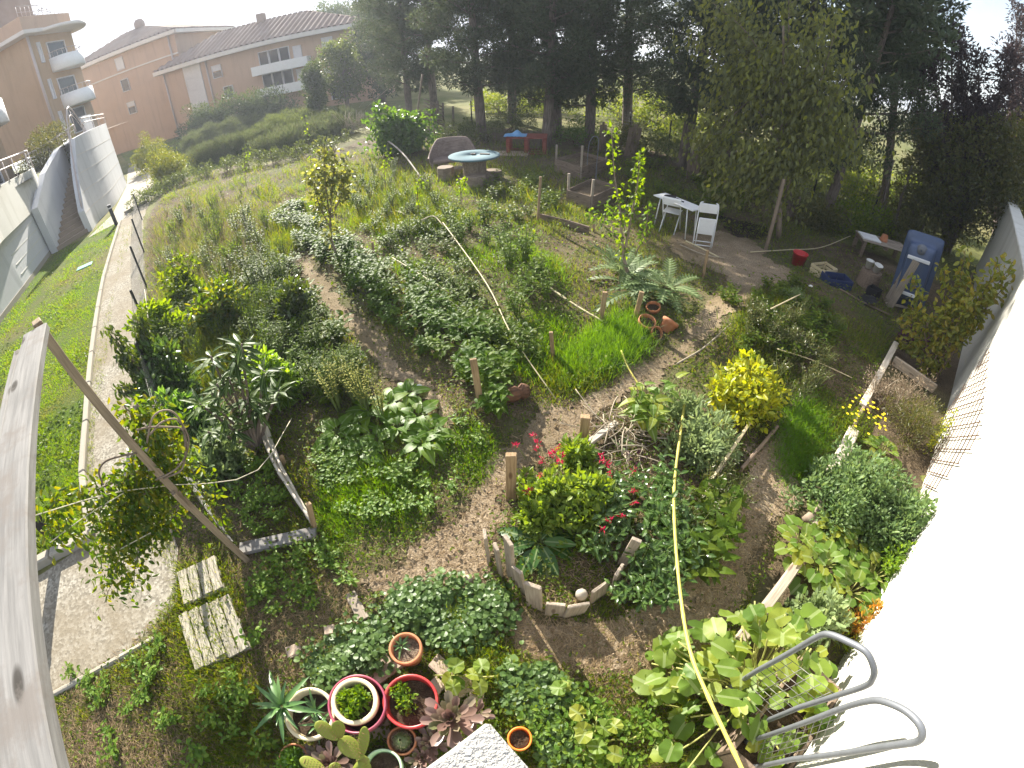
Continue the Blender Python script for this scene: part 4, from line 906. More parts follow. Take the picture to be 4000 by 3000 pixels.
pots['cactus'] = pot((1568, 2893), .22, .105, .18, 'terracotta', 'small terracotta pot with a round cactus below the red pot', lip=.012)
pots['mint'] = pot((1495, 3000), .26, .135, .2, 'mint', 'pale green pot cut by the bottom edge', lip=.014)
pots['jade'] = pot((1145, 2965), .24, .115, .18, 'terracotta', 'terracotta pot full of bright green jade sprouts in the corner', lip=.012)
pot((2030, 2885), .25, .085, .16, 'clay_orange', 'orange plastic pot peeping out right of the pillar', lip=.01)
# paving slabs under the pots
for k, (px, sz, rz, lb) in enumerate((((1520, 2600), (.42, .17), .72, 'long beige slab below the small aloe pot'), ((1730, 2610), (.2, .13), -.7, 'upper small paving stone right of the aloe pot'), ((1795, 2690), (.22, .15), .45, 'middle paving stone right of the red pot'), ((1700, 2690), (.15, .12), .9, 'greyish paving stone touching the red pot'), ((1860, 2725), (.13, .11), .2, 'small paving stone beside the rosette plant'), ((1480, 2850), (.2, .16), .2, 'pale paving stone under the magenta pot'), ((1152, 2545), (.13, .10), .5, 'broken brick lying left of the mallow'), ((1290, 2465), (.1, .09), .3, 'brick fragment near the loose plank'))):
    c = GH(*px, .02); mb = MB(); box(mb, c, (*sz, .045), np.array(Matrix.Rotation(rz, 3, 'Z')), .01, jit=.006); single(mb, 'paving_stone', M['stone'], lb, 'stone', c)
# litter
c = GH(2270, 2930, .03); mb = MB(); n = 9; xs = np.linspace(-.07, .07, n); X, Y = np.meshgrid(xs, xs*.8); V = np.stack([X.ravel()+U(-.012, .012, n*n), Y.ravel()+U(-.012, .012, n*n), U(0, .05, n*n)], 1); I = (np.arange(n-1)[:, None]*n+np.arange(n-1)[None]).ravel(); mb.add(V+c, np.stack([I, I+1, I+n+1, I+n], 1)); single(mb, 'crumpled_wrapper', M['foil'], 'crumpled red and white wrapper lying in the weeds', 'litter', c)
c = GH(2268, 2335, .08); mb = MB(); lathe(mb, [(0, -.05), (.03, -.045), (.05, -.02), (.052, .01), (.035, .04), (0, .048)], c, 14); single(mb, 'white_stone', M['concrete'], 'round whitish stone just inside the palisade', 'stone', c)
for px, lb in (((1640, 1525), 'white pebble on the bare soil strip'), ((1735, 1732), 'white pebble at the near end of the bare soil strip'), ((1830, 2265), 'pale stone on the dirt near the palisade'), ((1260, 1815), 'pale stone beside the small bed poles'), ((3140, 1190), 'small white tile on the shaded herb mound'), ((1765, 1880), 'flat stone in the grass between the rows')):
    c = GH(*px, .015); mb = MB(); lathe(mb, [(0, -.02), (.035, -.015), (.045, .005), (.025, .02), (0, .024)], c, 9, sx=U(.8, 1.3), sy=U(.6, 1.)); single(mb, 'pebble', M['stone'] if 'white' not in lb else M['white_plastic'], lb, 'stone', c)
c = G(330, 1040, .02); mb = MB(); box(mb, c, (.55, .35, .03), np.array(Matrix.Rotation(.6, 3, 'Z')), .01); single(mb, 'utility_cover', M['teal'], 'small teal utility cover set in the left lawn', 'cover', c)

# ------------------------------------------------------------------ sitting corner at the back
tb_ = G(1857, 702); t = thing('spool_table', tb_, 'round cable spool table with a pale blue top', 'table')
mb = MB(); lathe(mb, [(.06, .72), (.75, .72), (.765, .73), (.765, .765), (.75, .775), (.06, .775), (.06, .72)], tb_, 48); mb.build('top', M['spooltop'], t)
mb = MB()
for k in range(18): a = k*2*math.pi/18; box(mb, tb_+(.33*math.cos(a), .33*math.sin(a), .38), (.03, .112, .68), np.array(Matrix.Rotation(a, 3, 'Z')), .006)
mb.build('drum', M['pale_bark'], t)
mb = MB(); lathe(mb, [(0, 0), (.62, 0), (.62, .045), (0, .045)], tb_, 40); mb.build('base_disc', M['dark_board'], t)
c = tb_+(-.02, .02, .80); mb = MB(); lathe(mb, [(0, -.02), (.07, -.02), (.08, .0), (.075, .012), (.05, .004), (0, .0)], c, 16); single(mb, 'ashtray', M['black_plastic'], 'small dark dish in the middle of the spool table', 'dish', c)
c = tb_+(.32, -.02, .79); mb = MB(); box(mb, c, (.3, .05, .03), np.array(Matrix.Rotation(-.3, 3, 'Z')), .006); single(mb, 'garden_tool', M['dark_board'], 'thin stick lying on the right of the spool table', 'tool', c)
for px, R, h, lb in (((1742, 698), .26, .38, 'tall stump seat in front of the wicker sofa'), ((1862, 722), .30, .30, 'low wide stump seat in front of the spool table'), ((1925, 698), .27, .26, 'grey stump to the right of the spool table'), ((1795, 680), .22, .22, 'small stump half hidden between sofa and table')):
    c = G(*px); mb = MB(); a = np.arange(26)*2*math.pi/26; rr = R*(1+.06*np.sin(3*a+px[0])+.04*np.sin(7*a)); V = np.concatenate([np.stack([rr*s*np.cos(a), rr*s*np.sin(a), np.full(26, z)], 1) for s, z in ((1.08, -.05), (1, h*.3), (.98, h-.02), (.93, h))]+[np.array([[0, 0, h]])]); F = [(i*26+j, i*26+(j+1) % 26, (i+1)*26+(j+1) % 26, (i+1)*26+j) for i in range(3) for j in range(26)]; T3 = [(78+j, 78+(j+1) % 26, 104) for j in range(26)]
    mb.add(V+c, [np.array(F), np.array(T3)], 0, None, False); single(mb, 'tree_stump', M['pale_bark'], lb, 'stump', c)
sc_ = G(1775, 668); sf = thing('wicker_sofa', sc_, 'curved wicker sofa with a high rounded back behind the spool table', 'sofa')
def shell(mb, c, rz, W, Dp, z0, ztop, th=.05):
    n, m = 28, 8; V = []
    for side in (0, 1):
        for i in range(n):
            a = -math.pi*.02+math.pi*1.04*i/(n-1); e = abs(math.cos(a)); zt = ztop-(ztop-z0-.28)*max(0, (e-.55)/.45)**1.6
            for j in range(m):
                f = j/(m-1); k = 1+.10*f-(th*2/W if side else 0); x, y = W/2*math.cos(a)*k, Dp*math.sin(a)*(k+.12*f*math.sin(a))
                V.append((x, y, z0+(zt-z0)*f))
    V = np.array(V); R_ = np.array(Matrix.Rotation(rz, 3, 'Z')); idx = lambda s, i, j: s*n*m+i*m+j; F = []
    for i in range(n-1):
        for j in range(m-1): F += [(idx(0, i, j), idx(0, i+1, j), idx(0, i+1, j+1), idx(0, i, j+1)), (idx(1, i, j), idx(1, i, j+1), idx(1, i+1, j+1), idx(1, i+1, j))]
        F.append((idx(0, i, m-1), idx(0, i+1, m-1), idx(1, i+1, m-1), idx(1, i, m-1)))
    for i in (0, n-1):
        for j in range(m-1): F.append((idx(0, i, j), idx(0, i, j+1), idx(1, i, j+1), idx(1, i, j)))
    mb.add(V@R_.T+c, np.array(F), 0, V, True)
mb = MB(); shell(mb, sc_, .12, 1.5, .62, .22, 1.02); mb.build('backrest', M['wicker'], sf)
mb = MB(); R_ = np.array(Matrix.Rotation(.12, 3, 'Z')); box(mb, sc_+R_@np.array([0, .22, .36]), (1.34, .62, .12), R_, .05); mb.build('seat', M['wicker'], sf)
for dx, dy in ((-.68, -.05), (.68, -.05), (-.5, .5), (.5, .5)): mb = MB(); p = sc_+R_@np.array([dx, dy, 0]); tube(mb, [p, p+(0, 0, .36)], .028, 8); mb.build('leg', M['wicker'], sf)
rb = G(2055, 605); R_ = np.array(Matrix.Rotation(-.12, 3, 'Z')); rt_ = thing('pallet_table', rb, 'low red stained pallet table at the edge of the trees', 'table')
mb = MB()
for k in range(5): box(mb, rb+R_@np.array([0, .1+.2*k, .62]), (1.5, .185, .045), R_, .006)
mb.build('top', M['red_wood'], rt_)
for k in (-.66, 0, .66):
    for y in (.08, .5, .92): mb = MB(); box(mb, rb+R_@np.array([k, y, .33]), (.14, .12, .52), R_, .006); mb.build('leg', M['red_wood'], rt_)
for y in (.06, .5, .94): mb = MB(); box(mb, rb+R_@np.array([0, y, .03]), (1.5, .1, .05), R_, .006); mb.build('runner', M['red_wood'], rt_)
c = rb+R_@np.array([-.42, .45, .655]); mb = MB(); n = 18; X, Y = np.meshgrid(np.linspace(-.42, .42, n), np.linspace(-.34, .34, n)); Z = .13*np.exp(-(X/.34)**2*1.6-(Y/.27)**2*1.6)*(1+.5*np.sin(14*X+5*Y)+.3*np.sin(19*Y))+U(0, .015, X.shape); V = np.stack([X.ravel(), Y.ravel(), Z.ravel()], 1)@R_.T+c; I = (np.arange(n-1)[:, None]*n+np.arange(n-1)[None]).ravel(); mb.add(V, np.stack([I, I+1, I+n+1, I+n], 1), 0, None, True); single(mb, 'crumpled_tarp', M['tarp'], 'crumpled light blue tarp lying on the red pallet table', 'tarp', c)
c = G(1985, 600, .03); mb = MB(); box(mb, c, (1.5, .8, .06), R_, .02, jit=.01); single(mb, 'stone_slab', M['stone'], 'flat stone slab on the grass left of the red pallet table', 'stone slab', c)

# raised beds of boards
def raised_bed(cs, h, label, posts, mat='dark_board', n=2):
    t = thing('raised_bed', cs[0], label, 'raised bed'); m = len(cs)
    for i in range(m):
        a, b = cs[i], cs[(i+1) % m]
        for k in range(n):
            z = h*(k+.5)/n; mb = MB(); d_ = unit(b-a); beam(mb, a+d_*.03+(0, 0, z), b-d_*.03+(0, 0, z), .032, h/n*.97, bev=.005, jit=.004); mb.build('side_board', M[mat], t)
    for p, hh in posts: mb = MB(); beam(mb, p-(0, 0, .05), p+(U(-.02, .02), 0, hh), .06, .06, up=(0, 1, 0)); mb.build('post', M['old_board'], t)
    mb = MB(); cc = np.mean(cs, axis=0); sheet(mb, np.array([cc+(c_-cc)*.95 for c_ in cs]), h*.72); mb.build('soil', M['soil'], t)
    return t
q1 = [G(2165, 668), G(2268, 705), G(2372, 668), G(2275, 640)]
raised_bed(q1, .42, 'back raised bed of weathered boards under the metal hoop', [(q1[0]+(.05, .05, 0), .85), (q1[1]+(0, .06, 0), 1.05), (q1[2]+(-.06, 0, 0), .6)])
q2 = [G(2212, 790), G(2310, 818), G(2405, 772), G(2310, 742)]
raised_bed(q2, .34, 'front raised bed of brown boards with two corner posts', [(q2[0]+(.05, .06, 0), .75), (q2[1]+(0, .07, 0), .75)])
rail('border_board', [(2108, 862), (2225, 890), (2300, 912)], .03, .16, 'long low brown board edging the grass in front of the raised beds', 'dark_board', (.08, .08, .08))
b0_ = GH(2300, 690); mb = MB(); hp = [T(b0_, x, y) for x, y in ((2294, 640), (2300, 570), (2312, 540), (2325, 532), (2338, 545), (2335, 600), (2330, 650))]; tube(mb, spline([b0_]+hp+[GH(2328, 700)], 30), .014, 7); single(mb, 'metal_hoop', M['steel'], 'narrow metal hoop standing in the back raised bed', 'hoop', b0_)
for b, t_, w, lb in (((2460, 610), (2485, 485), .5, 'tilted grey board with vertical slats leaning before the trees'), ((2705, 700), (2714, 585), .45, 'pointed grey board standing at the foot of the trees'), ((2352, 590), (2358, 475), .28, 'dark board leaning behind the raised bed')):
    B_ = G(*b); t3 = T(B_, *t_); mb = MB(); d_ = t3-B_
    for k in (-1, 0, 1): beam(mb, B_+RT*k*w/3-(0, 0, .05), t3+RT*k*w/3-(0, 0, abs(k)*.12), w/3*.93, .03, up=(0, -1, 0))
    single(mb, 'leaning_board', M['dark_board'], lb, 'board', B_)

# white folding table and chairs
tc = [(2552, 762), (2600, 752), (2752, 812), (2705, 832)]; zt = .72; C4 = [G(x, y, zt) for x, y in tc]; ft = thing('folding_table', (C4[0]+C4[2])/2*(1, 1, 0), 'long narrow white folding table at the edge of the dirt', 'table')
ex = unit(C4[2]-C4[1]); ey = unit(np.cross((0, 0, 1), ex)); cc = np.mean(C4, axis=0); Mx = np.stack([ex, ey, (0, 0, 1.)], 1); LL = np.linalg.norm(C4[2]-C4[1])
mb = MB(); box(mb, cc, (LL, .42, .028), Mx, .008); mb.build('top', M['white'], ft)
for s in (-1, 1):
    for u in (-1, 1): mb = MB(); p = cc+ex*s*(LL/2-.18)+ey*u*.16; tube(mb, [p-(0, 0, .02), p+ex*s*.08-(0, 0, zt)], .013, 7); mb.build('leg', M['white'], ft)
c = cc-ex*LL*.22+(0, 0, .022); mb = MB(); lathe(mb, [(0, 0), (.12, 0), (.14, .02), (.13, .024), (.1, .008), (0, .008)], c, 18); single(mb, 'dark_plate', M['black_plastic'], 'dark plate lying on the white folding table', 'plate', c)
c = cc-ex*.0+(0, 0, .04); mb = MB(); box(mb, c, (.14, .05, .05), Mx, .01); tube(mb, [c, c+ex*.15], .012, 6); single(mb, 'hand_tool', M['black_plastic'], 'small black hand tool on the white folding table', 'tool', c)
bk = GH(2742, 965); az = -.15; ch = thing('folding_chair', bk, 'white folding chair standing folded and upright beside the table', 'chair')
Rz = np.array(Matrix.Rotation(math.atan2(-bk[0], bk[1])+.25, 3, 'Z')); L_ = lambda x, y, z: bk+Rz@np.array([x, y, z])
for s in (-1, 1): mb = MB(); tube(mb, spline([L_(s*.21, 0, 0), L_(s*.21, .03, .5), L_(s*.2, .06, .92), L_(s*.14, .065, .985)], 12), .013, 7); mb.build('side_rail', M['white'], ch)
mb = MB(); lathe(mb, [(0, 0)]*1+[(.001, 0)], bk, 3); mb = MB(); box(mb, L_(0, .055, .86), (.38, .022, .20), Rz, .02); mb.build('backrest', M['white'], ch)
mb = MB(); box(mb, L_(0, -.005, .48), (.36, .03, .36), Rz, .015); mb.build('seat', M['white'], ch)
for z in (.05, .14): mb = MB(); tube(mb, [L_(-.2, -.02, z), L_(.2, -.02, z)], .011, 6); mb.build('rung', M['white'], ch)
for s in (-1, 1): mb = MB(); tube(mb, [L_(s*.17, -.05, 0), L_(s*.17, -.01, .66)], .012, 6); mb.build('leg', M['white'], ch)
sk = GH(2610, 905); ch = thing('folding_chair', sk, 'white slatted folding chair set open at the table', 'chair')
Rz = np.array(Matrix.Rotation(-.55, 3, 'Z')); L_ = lambda x, y, z: sk+Rz@np.array([x, y, z])
for s in (-1, 1):
    mb = MB(); tube(mb, [L_(s*.2, .32, 0), L_(s*.2, -.16, .82)], .014, 7); mb.build('side_rail', M['white'], ch)
    mb = MB(); tube(mb, [L_(s*.17, -.2, 0), L_(s*.17, .26, .45)], .013, 7); mb.build('leg', M['white'], ch)
for k in range(4): mb = MB(); f = .70+k*.055-.7; beam(mb, L_(-.2, -.07-k*.032, .655+k*.055), L_(.2, -.07-k*.032, .655+k*.055), .045, .012, up=Rz@np.array([0, -.85, .5])); mb.build('back_slat', M['white'], ch)
for k in range(6): mb = MB(); beam(mb, L_(-.19, .0+k*.065, .445), L_(.19, .0+k*.065, .445), .05, .014); mb.build('seat_slat', M['white'], ch)

# ------------------------------------------------------------------ junk corner by the white wall
c = GH(3112, 1040); az0 = 0; t = thing('red_bucket', c, 'red plastic bucket standing on the bare earth', 'bucket')
mb = MB(); lathe(mb, [(0, 0), (.13, 0), (.165, .27), (.175, .27), (.175, .29), (.158, .29), (.125, .012), (0, .012)], c, 28); mb.build('body', M['red_plastic'], t)
mb = MB(); tube(mb, [c+(.17*math.cos(a), .02+.05*math.sin(a), .27-.1*math.sin(a)) for a in np.linspace(0, math.pi, 10)], .005, 5); mb.build('handle', M['steel'], t)
def crate(c, ex_, w, d, h, rows, label, mat, th=.014, floor=True, cat='crate'):
    t = thing('slatted_crate' if rows > 1 else 'plastic_box', c, label, cat); Mx = frame((*ex_, 0)); sh = h/rows
    for k in range(rows):
        z = sh*(k+.5)
        for s in (-1, 1):
            mb = MB(); box(mb, c+Mx@np.array([0, s*d/2, z]), (w, th, sh*(.72 if rows > 1 else 1)), Mx, .003); mb.build('side_slat' if rows > 1 else 'side', M[mat], t)
            mb = MB(); box(mb, c+Mx@np.array([s*(w/2-th/2), 0, z]), (th, d-th-.004, sh*(.72 if rows > 1 else 1)), Mx, .003); mb.build('end_slat' if rows > 1 else 'side', M[mat], t)
    mb = MB(); box(mb, c+(0, 0, .012), (w-.03, d-.03, .012), Mx, .003); mb.build('bottom', M[mat], t)
    if rows > 1:
        for sx in (-1, 1):
            for sy in (-1, 1): mb = MB(); box(mb, c+Mx@np.array([sx*(w/2-.03), sy*(d/2-.022), h/2]), (.028, .028, h), Mx, .003); mb.build('corner_post', M[mat], t)
    return t
crate(GH(3205, 1088), unit((.9, .25)), .5, .34, .26, 3, 'pale wooden slatted crate right of the red bucket', 'pale_cane')
crate(GH(3255, 1128), unit((.93, -.1)), .58, .36, .2, 1, 'dark blue plastic box in front of the slatted crate', 'navy')
crate(GH(3402, 1165), unit((.9, .4)), .26, .24, .24, 1, 'small black plastic box beside the leaning planks', 'black_plastic')
c = GH(3370, 1195, .06); mb = MB(); n = 8; X, Y = np.meshgrid(np.linspace(-.22, .22, n), np.linspace(-.18, .18, n)); V = np.stack([X.ravel(), Y.ravel(), (.04*np.sin(9*X+4*Y)+U(-.02, .03, X.shape)).ravel()], 1)@frame((.8, -.5, .2)).T+c; I = (np.arange(n-1)[:, None]*n+np.arange(n-1)[None]).ravel(); mb.add(V, np.stack([I, I+1, I+n+1, I+n], 1), 0, None, True); single(mb, 'black_mat', M['black_plastic'], 'crumpled black mat lying on the shaded grass', 'mat', c)
c = GH(3385, 1112); mb = MB(); a = np.arange(24)*2*math.pi/24; lathe(mb, [(.27, -.03), (.25, .1), (.24, .3), (.23, .36), (0, .365)], c, 22, smooth=False); single(mb, 'stump_block', M['dark_board'], 'brown stump carrying two white pots', 'stump', c)
for px, R, lb in (((3392, 1040), .085, 'white empty pot at the back of the brown stump'), ((3422, 1056), .095, 'tilted white pot at the front of the brown stump')):
    p = G(*px, .40); p[2] = .365; mb = MB(); lathe(mb, [(0, 0), (R*.75, 0), (R, .16), (R+.008, .16), (R+.008, .18), (R-.006, .18), (R*.72, .012), (0, .012)], p, 24, M=np.array(Matrix.Rotation(.15 if 'tilted' in lb else 0, 3, 'X'))); single(mb, 'white_pot', M['white_plastic'], lb, 'pot', p)
pc = GH(3430, 1010); ex_ = unit((.93, -.36)); pb_ = thing('pallet_bench', pc, 'grey slatted pallet bench behind the brown stump', 'bench'); Mx = frame((*ex_, 0)); ctr = pc+(0.05, .1, 0)
for k in range(5): mb = MB(); box(mb, ctr+Mx@np.array([0, -.3+k*.15, .42]), (1.35, .125, .024), Mx, .004); mb.build('slat', M['old_board'], pb_)
for k in (-.6, 0, .6): mb = MB(); box(mb, ctr+Mx@np.array([k, 0, .362]), (.08, .72, .09), Mx, .004); mb.build('bearer', M['dark_board'], pb_)
for sx in (-.6, .6):
    for sy in (-.3, .3): mb = MB(); box(mb, ctr+Mx@np.array([sx, sy, .155]), (.09, .09, .315), Mx, .004); mb.build('leg', M['dark_board'], pb_)
c = ctr+Mx@np.array([-.42, -.05, .46]); mb = MB(); box(mb, c, (.52, .45, .05), Mx, .012); single(mb, 'plywood_sheet', M['white'], 'white sheet of plywood lying on the left end of the pallet bench', 'plywood', c)
c = ctr+Mx@np.array([.02, 0.05, .435]); t = thing('plant_pot', c, 'terracotta pot upside down on the pallet bench', 'pot'); mb = MB(); lathe(mb, [(.11, 0), (.11, .05), (.1, .05), (.075, .17), (0, .17)], c, 24); mb.build('body', M['terracotta'], t)
# upturned bath
b0 = GH(3530, 1200); tp = T(b0, 3650, 952); ex_ = unit(tp-b0+(0, .25, 0)); hv = unit(np.array([-b0[0], -b0[1], 0])); side = unit(np.cross(ex_, hv)); nv = np.cross(side, ex_)
if nv@hv < 0: nv = -nv
bt = thing('old_bathtub', b0, 'blue grey bathtub stood on end with its underside showing', 'bathtub')
Lb, Wb, Db = 1.48, .74, .30; n = 40; V = []; rows = []
def rrect(a, L, W, r):
    x, y = math.cos(a), math.sin(a); p = 16.; k = (abs(x)**p+abs(y)**p)**(-1/p); return x*k*L/2, y*k*W/2
for s, h in ((1.06, -.012), (1.06, .012), (.90, .018), (.80, .05), (.77, Db*.6), (.73, Db*.88), (.66, Db), (.35, Db*1.02), (0, Db*1.02)):
    for a in np.arange(n)*2*math.pi/n:
        x, y = rrect(a, Lb, Wb, 0); V.append(b0+ex_*(x*s+Lb*.53)+side*(y*s*(1 if s > .9 else .96))+nv*h)
F = [(i*n+j, i*n+(j+1) % n, (i+1)*n+(j+1) % n, (i+1)*n+j) for i in range(8) for j in range(n)]
mb = MB(); mb.add(np.array(V), np.array(F), 0, None, True); mb.build('tub', M['enamel'], bt)
for u, w in ((1.08, .46), (.36, .36)): mb = MB(); c = b0+ex_*u+nv*(Db+.03); beam(mb, c-side*w/2, c+side*w/2, .07, .03, up=nv, bev=.012); mb.build('foot_bracket', M['white'], bt)
mb = MB(); c = b0+ex_*1.26+nv*(Db*1.0); F_ = np.stack([side, ex_, nv], 1); lathe(mb, [(.02, .05), (.075, .05), (.085, .0), (.12, -.03)], c, 20, M=F_); mb.build('drain', M['steel'], bt)
for k, (a, b, w, lb) in enumerate((((3470, 1168), (3560, 1022), .16, 'left of two grey planks leaning on the bathtub'), ((3478, 1190), (3580, 1020), .15, 'right of two grey planks leaning on the bathtub'))):
    B_ = GH(*a); B_ = B_*np.array([.985, .985, 1]); tq = T(B_, *b); mb = MB(); beam(mb, B_, tq, w, .025, up=(-B_[0], -B_[1], .3)); single(mb, 'leaning_plank', M['old_board'], lb, 'plank', B_)
rail('ground_plank', [(3458, 1190), (3560, 1215)], .09, .03, 'grey plank lying on the ground below the bathtub', 'old_board', (.05, .05), cat='plank')
rail('ground_plank', [(3270, 1160), (3340, 1195), (3480, 1240)], .04, .03, 'thin dark batten lying along the shaded right path', 'dark_board', (.03, .03, .03), cat='plank')

# terracotta pots under the cardoon
for px, zr, R, h, tl_, lb in (((2530, 1252), .2, .135, .2, (.3, .1), 'terracotta pot with fern shoots left in the group under the cardoon'), ((2622, 1253), .16, .135, .2, (-.5, .6), 'terracotta pot lying tilted at the right of the group'), ((2552, 1195), .2, .115, .17, (.2, -.2), 'terracotta pot at the back of the group under the cardoon'), ((2568, 1300), .1, .10, .16, (.8, .3), 'small terracotta pot lying at the front of the group')):
    pot(px, zr, R, h, 'terracotta', lb, tl_, lip=.012)
# back fence bits and poles
c = G(1614, 575); mb = MB(); tube(mb, spline([c, T(c, 1632, 430), T(c, 1650, 290)], 12), np.linspace(.05, .04, 12), 8); single(mb, 'tall_pole', M['pale_bark'], 'tall rough pole leaning beside the bean trellis', 'pole', c)
for b, t_, r, lb in (((1360, 455), (1340, 385), .03, 'thin leaning stick above the lavender at the brush pile'), ((1420, 430), (1560, 310), .025, 'bare slanting trellis pole left of the bean leaves'), ((1402, 420), (1425, 392), .02, 'short thin cane stuck behind the brush pile')):
    B_ = G(*b); p1 = T(B_, *t_); mb = MB(); tube(mb, [B_, (B_+p1)/2+(0, 0, .02), p1], r, 7); single(mb, 'thin_pole', M['dry_twig'], lb, 'pole', B_)
B_ = G(1700, 510); lf = thing('ladder_fence', B_, 'slanting ladder like timber fence right of the bean trellis', 'fence')
for k in range(6): a_ = T(B_, 1655, 385+k*14); b_ = T(B_, 1735, 420+k*14); mb = MB(); tube(mb, [a_, b_], .035, 6); mb.build('rail', M['pale_bark'], lf)
for x, y0, y1 in ((1712, 395, 480), (1732, 402, 470), (1772, 415, 470)): p = G(x, y1+22); mb = MB(); tube(mb, [p, T(p, x-3, y0)], .06, 7); mb.build('post', M['bark'], lf)
wf2 = thing('boundary_fence', G(1900, 480), 'dark wire boundary fence behind the tree trunks', 'fence'); bl = lerp_path([G(1770, 500), G(2050, 500), G(2350, 545), G(2700, 640), G(3000, 760), G(3300, 850), G(3600, 930)], 60)+np.array([.9, 1.1, 0])
for p in bl[::6]: mb = MB(); tube(mb, [p, p+(0, 0, 1.25)], .035, 6); mb.build('post', M['black'], wf2)
mb = MB()
for z in np.arange(.1, 1.2, .14): tube(mb, bl+(0, 0, z), .006, 3, cap=False)
for p in lerp_path(bl, 240): tube(mb, [p, p+(0, 0, 1.2)], .004, 3, cap=False)
mb.build('mesh', M['wire'], wf2)

# ------------------------------------------------------------------ trees
def clump_leaves(mb, C, R, per, L, W, t, mi=0, up=.3, out=.6, axis=None, flat=1., fold=.2, bend=.2, hang=0.):
    n = len(C)*per; d = sph(n); r = U(.25, 1, n)**.6; c = np.repeat(C, per, 0); rr = np.repeat(np.broadcast_to(R, (len(C),)), per)
    P = c+d*(r*rr)[:, None]*np.array([1, 1, flat]); o = d*out+sph(n)*.6+np.array([0, 0, up-hang])
    if axis is not None: a = unit(c-axis(c)); o = o+a*.5
    leafs(mb, P, unit(o), sph(n)+np.array([0, 0, .8]), U(L*.65, L*1.35, n), U(W*.7, W*1.3, n), t, fold, bend, mi)
def cypress(label, seed, h=12., lean=.0, group='cypress trees along the edge of the garden', bare=2.4, rad=2.0, tr=.21, mat='cypress', name='cypress_tree', limbs=True):
    global rng; keep = rng; rng = np.random.default_rng(seed)
    t = thing(name, (0, 0, 0), label, 'tree', group)
    ang = U(0, 6.28); top = np.array([lean*math.cos(ang)*h, lean*math.sin(ang)*h, h]); path = spline([(0, 0, -.2), (top[0]*.2+U(-.1, .1), top[1]*.2, h*.25), (top[0]*.55, top[1]*.55, h*.6), top], 16)
    mb = MB(); tube(mb, path, np.linspace(tr*1.15, .05, 16)*U(.93, 1.07, 16), 10)
    C = []; R = []
    for k in range(46):
        z = bare*.75+(h-bare*.75)*(k/46)**.85; i = min(14, int(z/h*15)); b = path[i]+(path[i+1]-path[i])*(z/h*15-i); a = k*2.4+U(-.4, .4)
        f = (z-bare*.75)/(h-bare); ln = rad*(.75+.45*math.sin(3.1*min(1, f+.12)))*U(.75, 1.15)*(1 if f < .7 else 1.3-f*.8)
        e = b+np.array([math.cos(a)*ln, math.sin(a)*ln, ln*U(.05, .5)]); q = spline([b, (b+e)/2+(0, 0, U(-.15, .1)), e], 7); tube(mb, q, np.linspace(.05, .012, 7)*tr/.2, 5)
        for s in np.linspace(.3, 1.02, 5): C.append(b+(e-b)*s+U(-.22, .22, 3)); R.append(U(.32, .55)*(1.15 if s > .6 else .8))
    mb.build('trunk', M['bark'], t)
    mb = MB(); C = np.array(C); R = np.array(R); low = C[:, 2] < 7.6
    clump_leaves(mb, C[low], R[low], 210, .16, .05, 'rh', up=.35, out=.7); clump_leaves(mb, C[~low], R[~low], 50, .34, .15, 'rh', up=.35, out=.7)
    mb.build('crown', M[mat], t); rng = keep; return t
TREES = 'dark cypress trees along the edge of the garden'
pr = [cypress('', 21+k, 12+k*.6, .02+.03*k, TREES, bare=3.1+.35*k) for k in range(3)]
spots = [((1600, 450), 0, 1.05, .2, 'dark cypress behind the long building end, leftmost of the tree row'), ((1700, 452), 1, 1.1, 2., 'dark cypress behind the bean trellis'), ((1885, 548), 2, 1.0, 4.1, 'dark cypress with a thick trunk right behind the wicker sofa'),
         ((2000, 480), 0, 1.1, 1.2, 'dark cypress further back between sofa and pallet table'), ((2133, 568), 1, .95, 3.3, 'dark cypress with a straight trunk beside the red pallet table'), ((2180, 538), 2, .9, 5., 'slimmer cypress close behind the straight trunk by the pallet table'),
         ((2302, 560), 0, 1.0, 2.7, 'leaning cypress behind the back raised bed'), ((2450, 520), 1, 1.1, .4, 'cypress further back behind the metal hoop'), ((2662, 650), 2, .95, 1.7, 'cypress with a pale scarred trunk behind the white folding table'),
         ((2840, 690), 0, .9, 3.9, 'cypress partly hidden behind the leafy staked tree'), ((3060, 740), 1, .95, 5.5, 'cypress just right behind the leafy staked tree'), ((3215, 860), 2, .7, .9, 'reddish trunk cypress left of the tall thin trunk')]
for (px, k, s, rz, lb) in spots:
    p = G(*px); p[2] = 0
    if not pr[k].get('_used'): pr[k]['_used'] = 1; pr[k].location = Vector(p); pr[k].rotation_euler = (0, 0, rz); pr[k].scale = (s, s, s); pr[k]['label'] = lb
    else: c = copy_tree(pr[k], p, rz, s, lb, TREES); del c['_used']
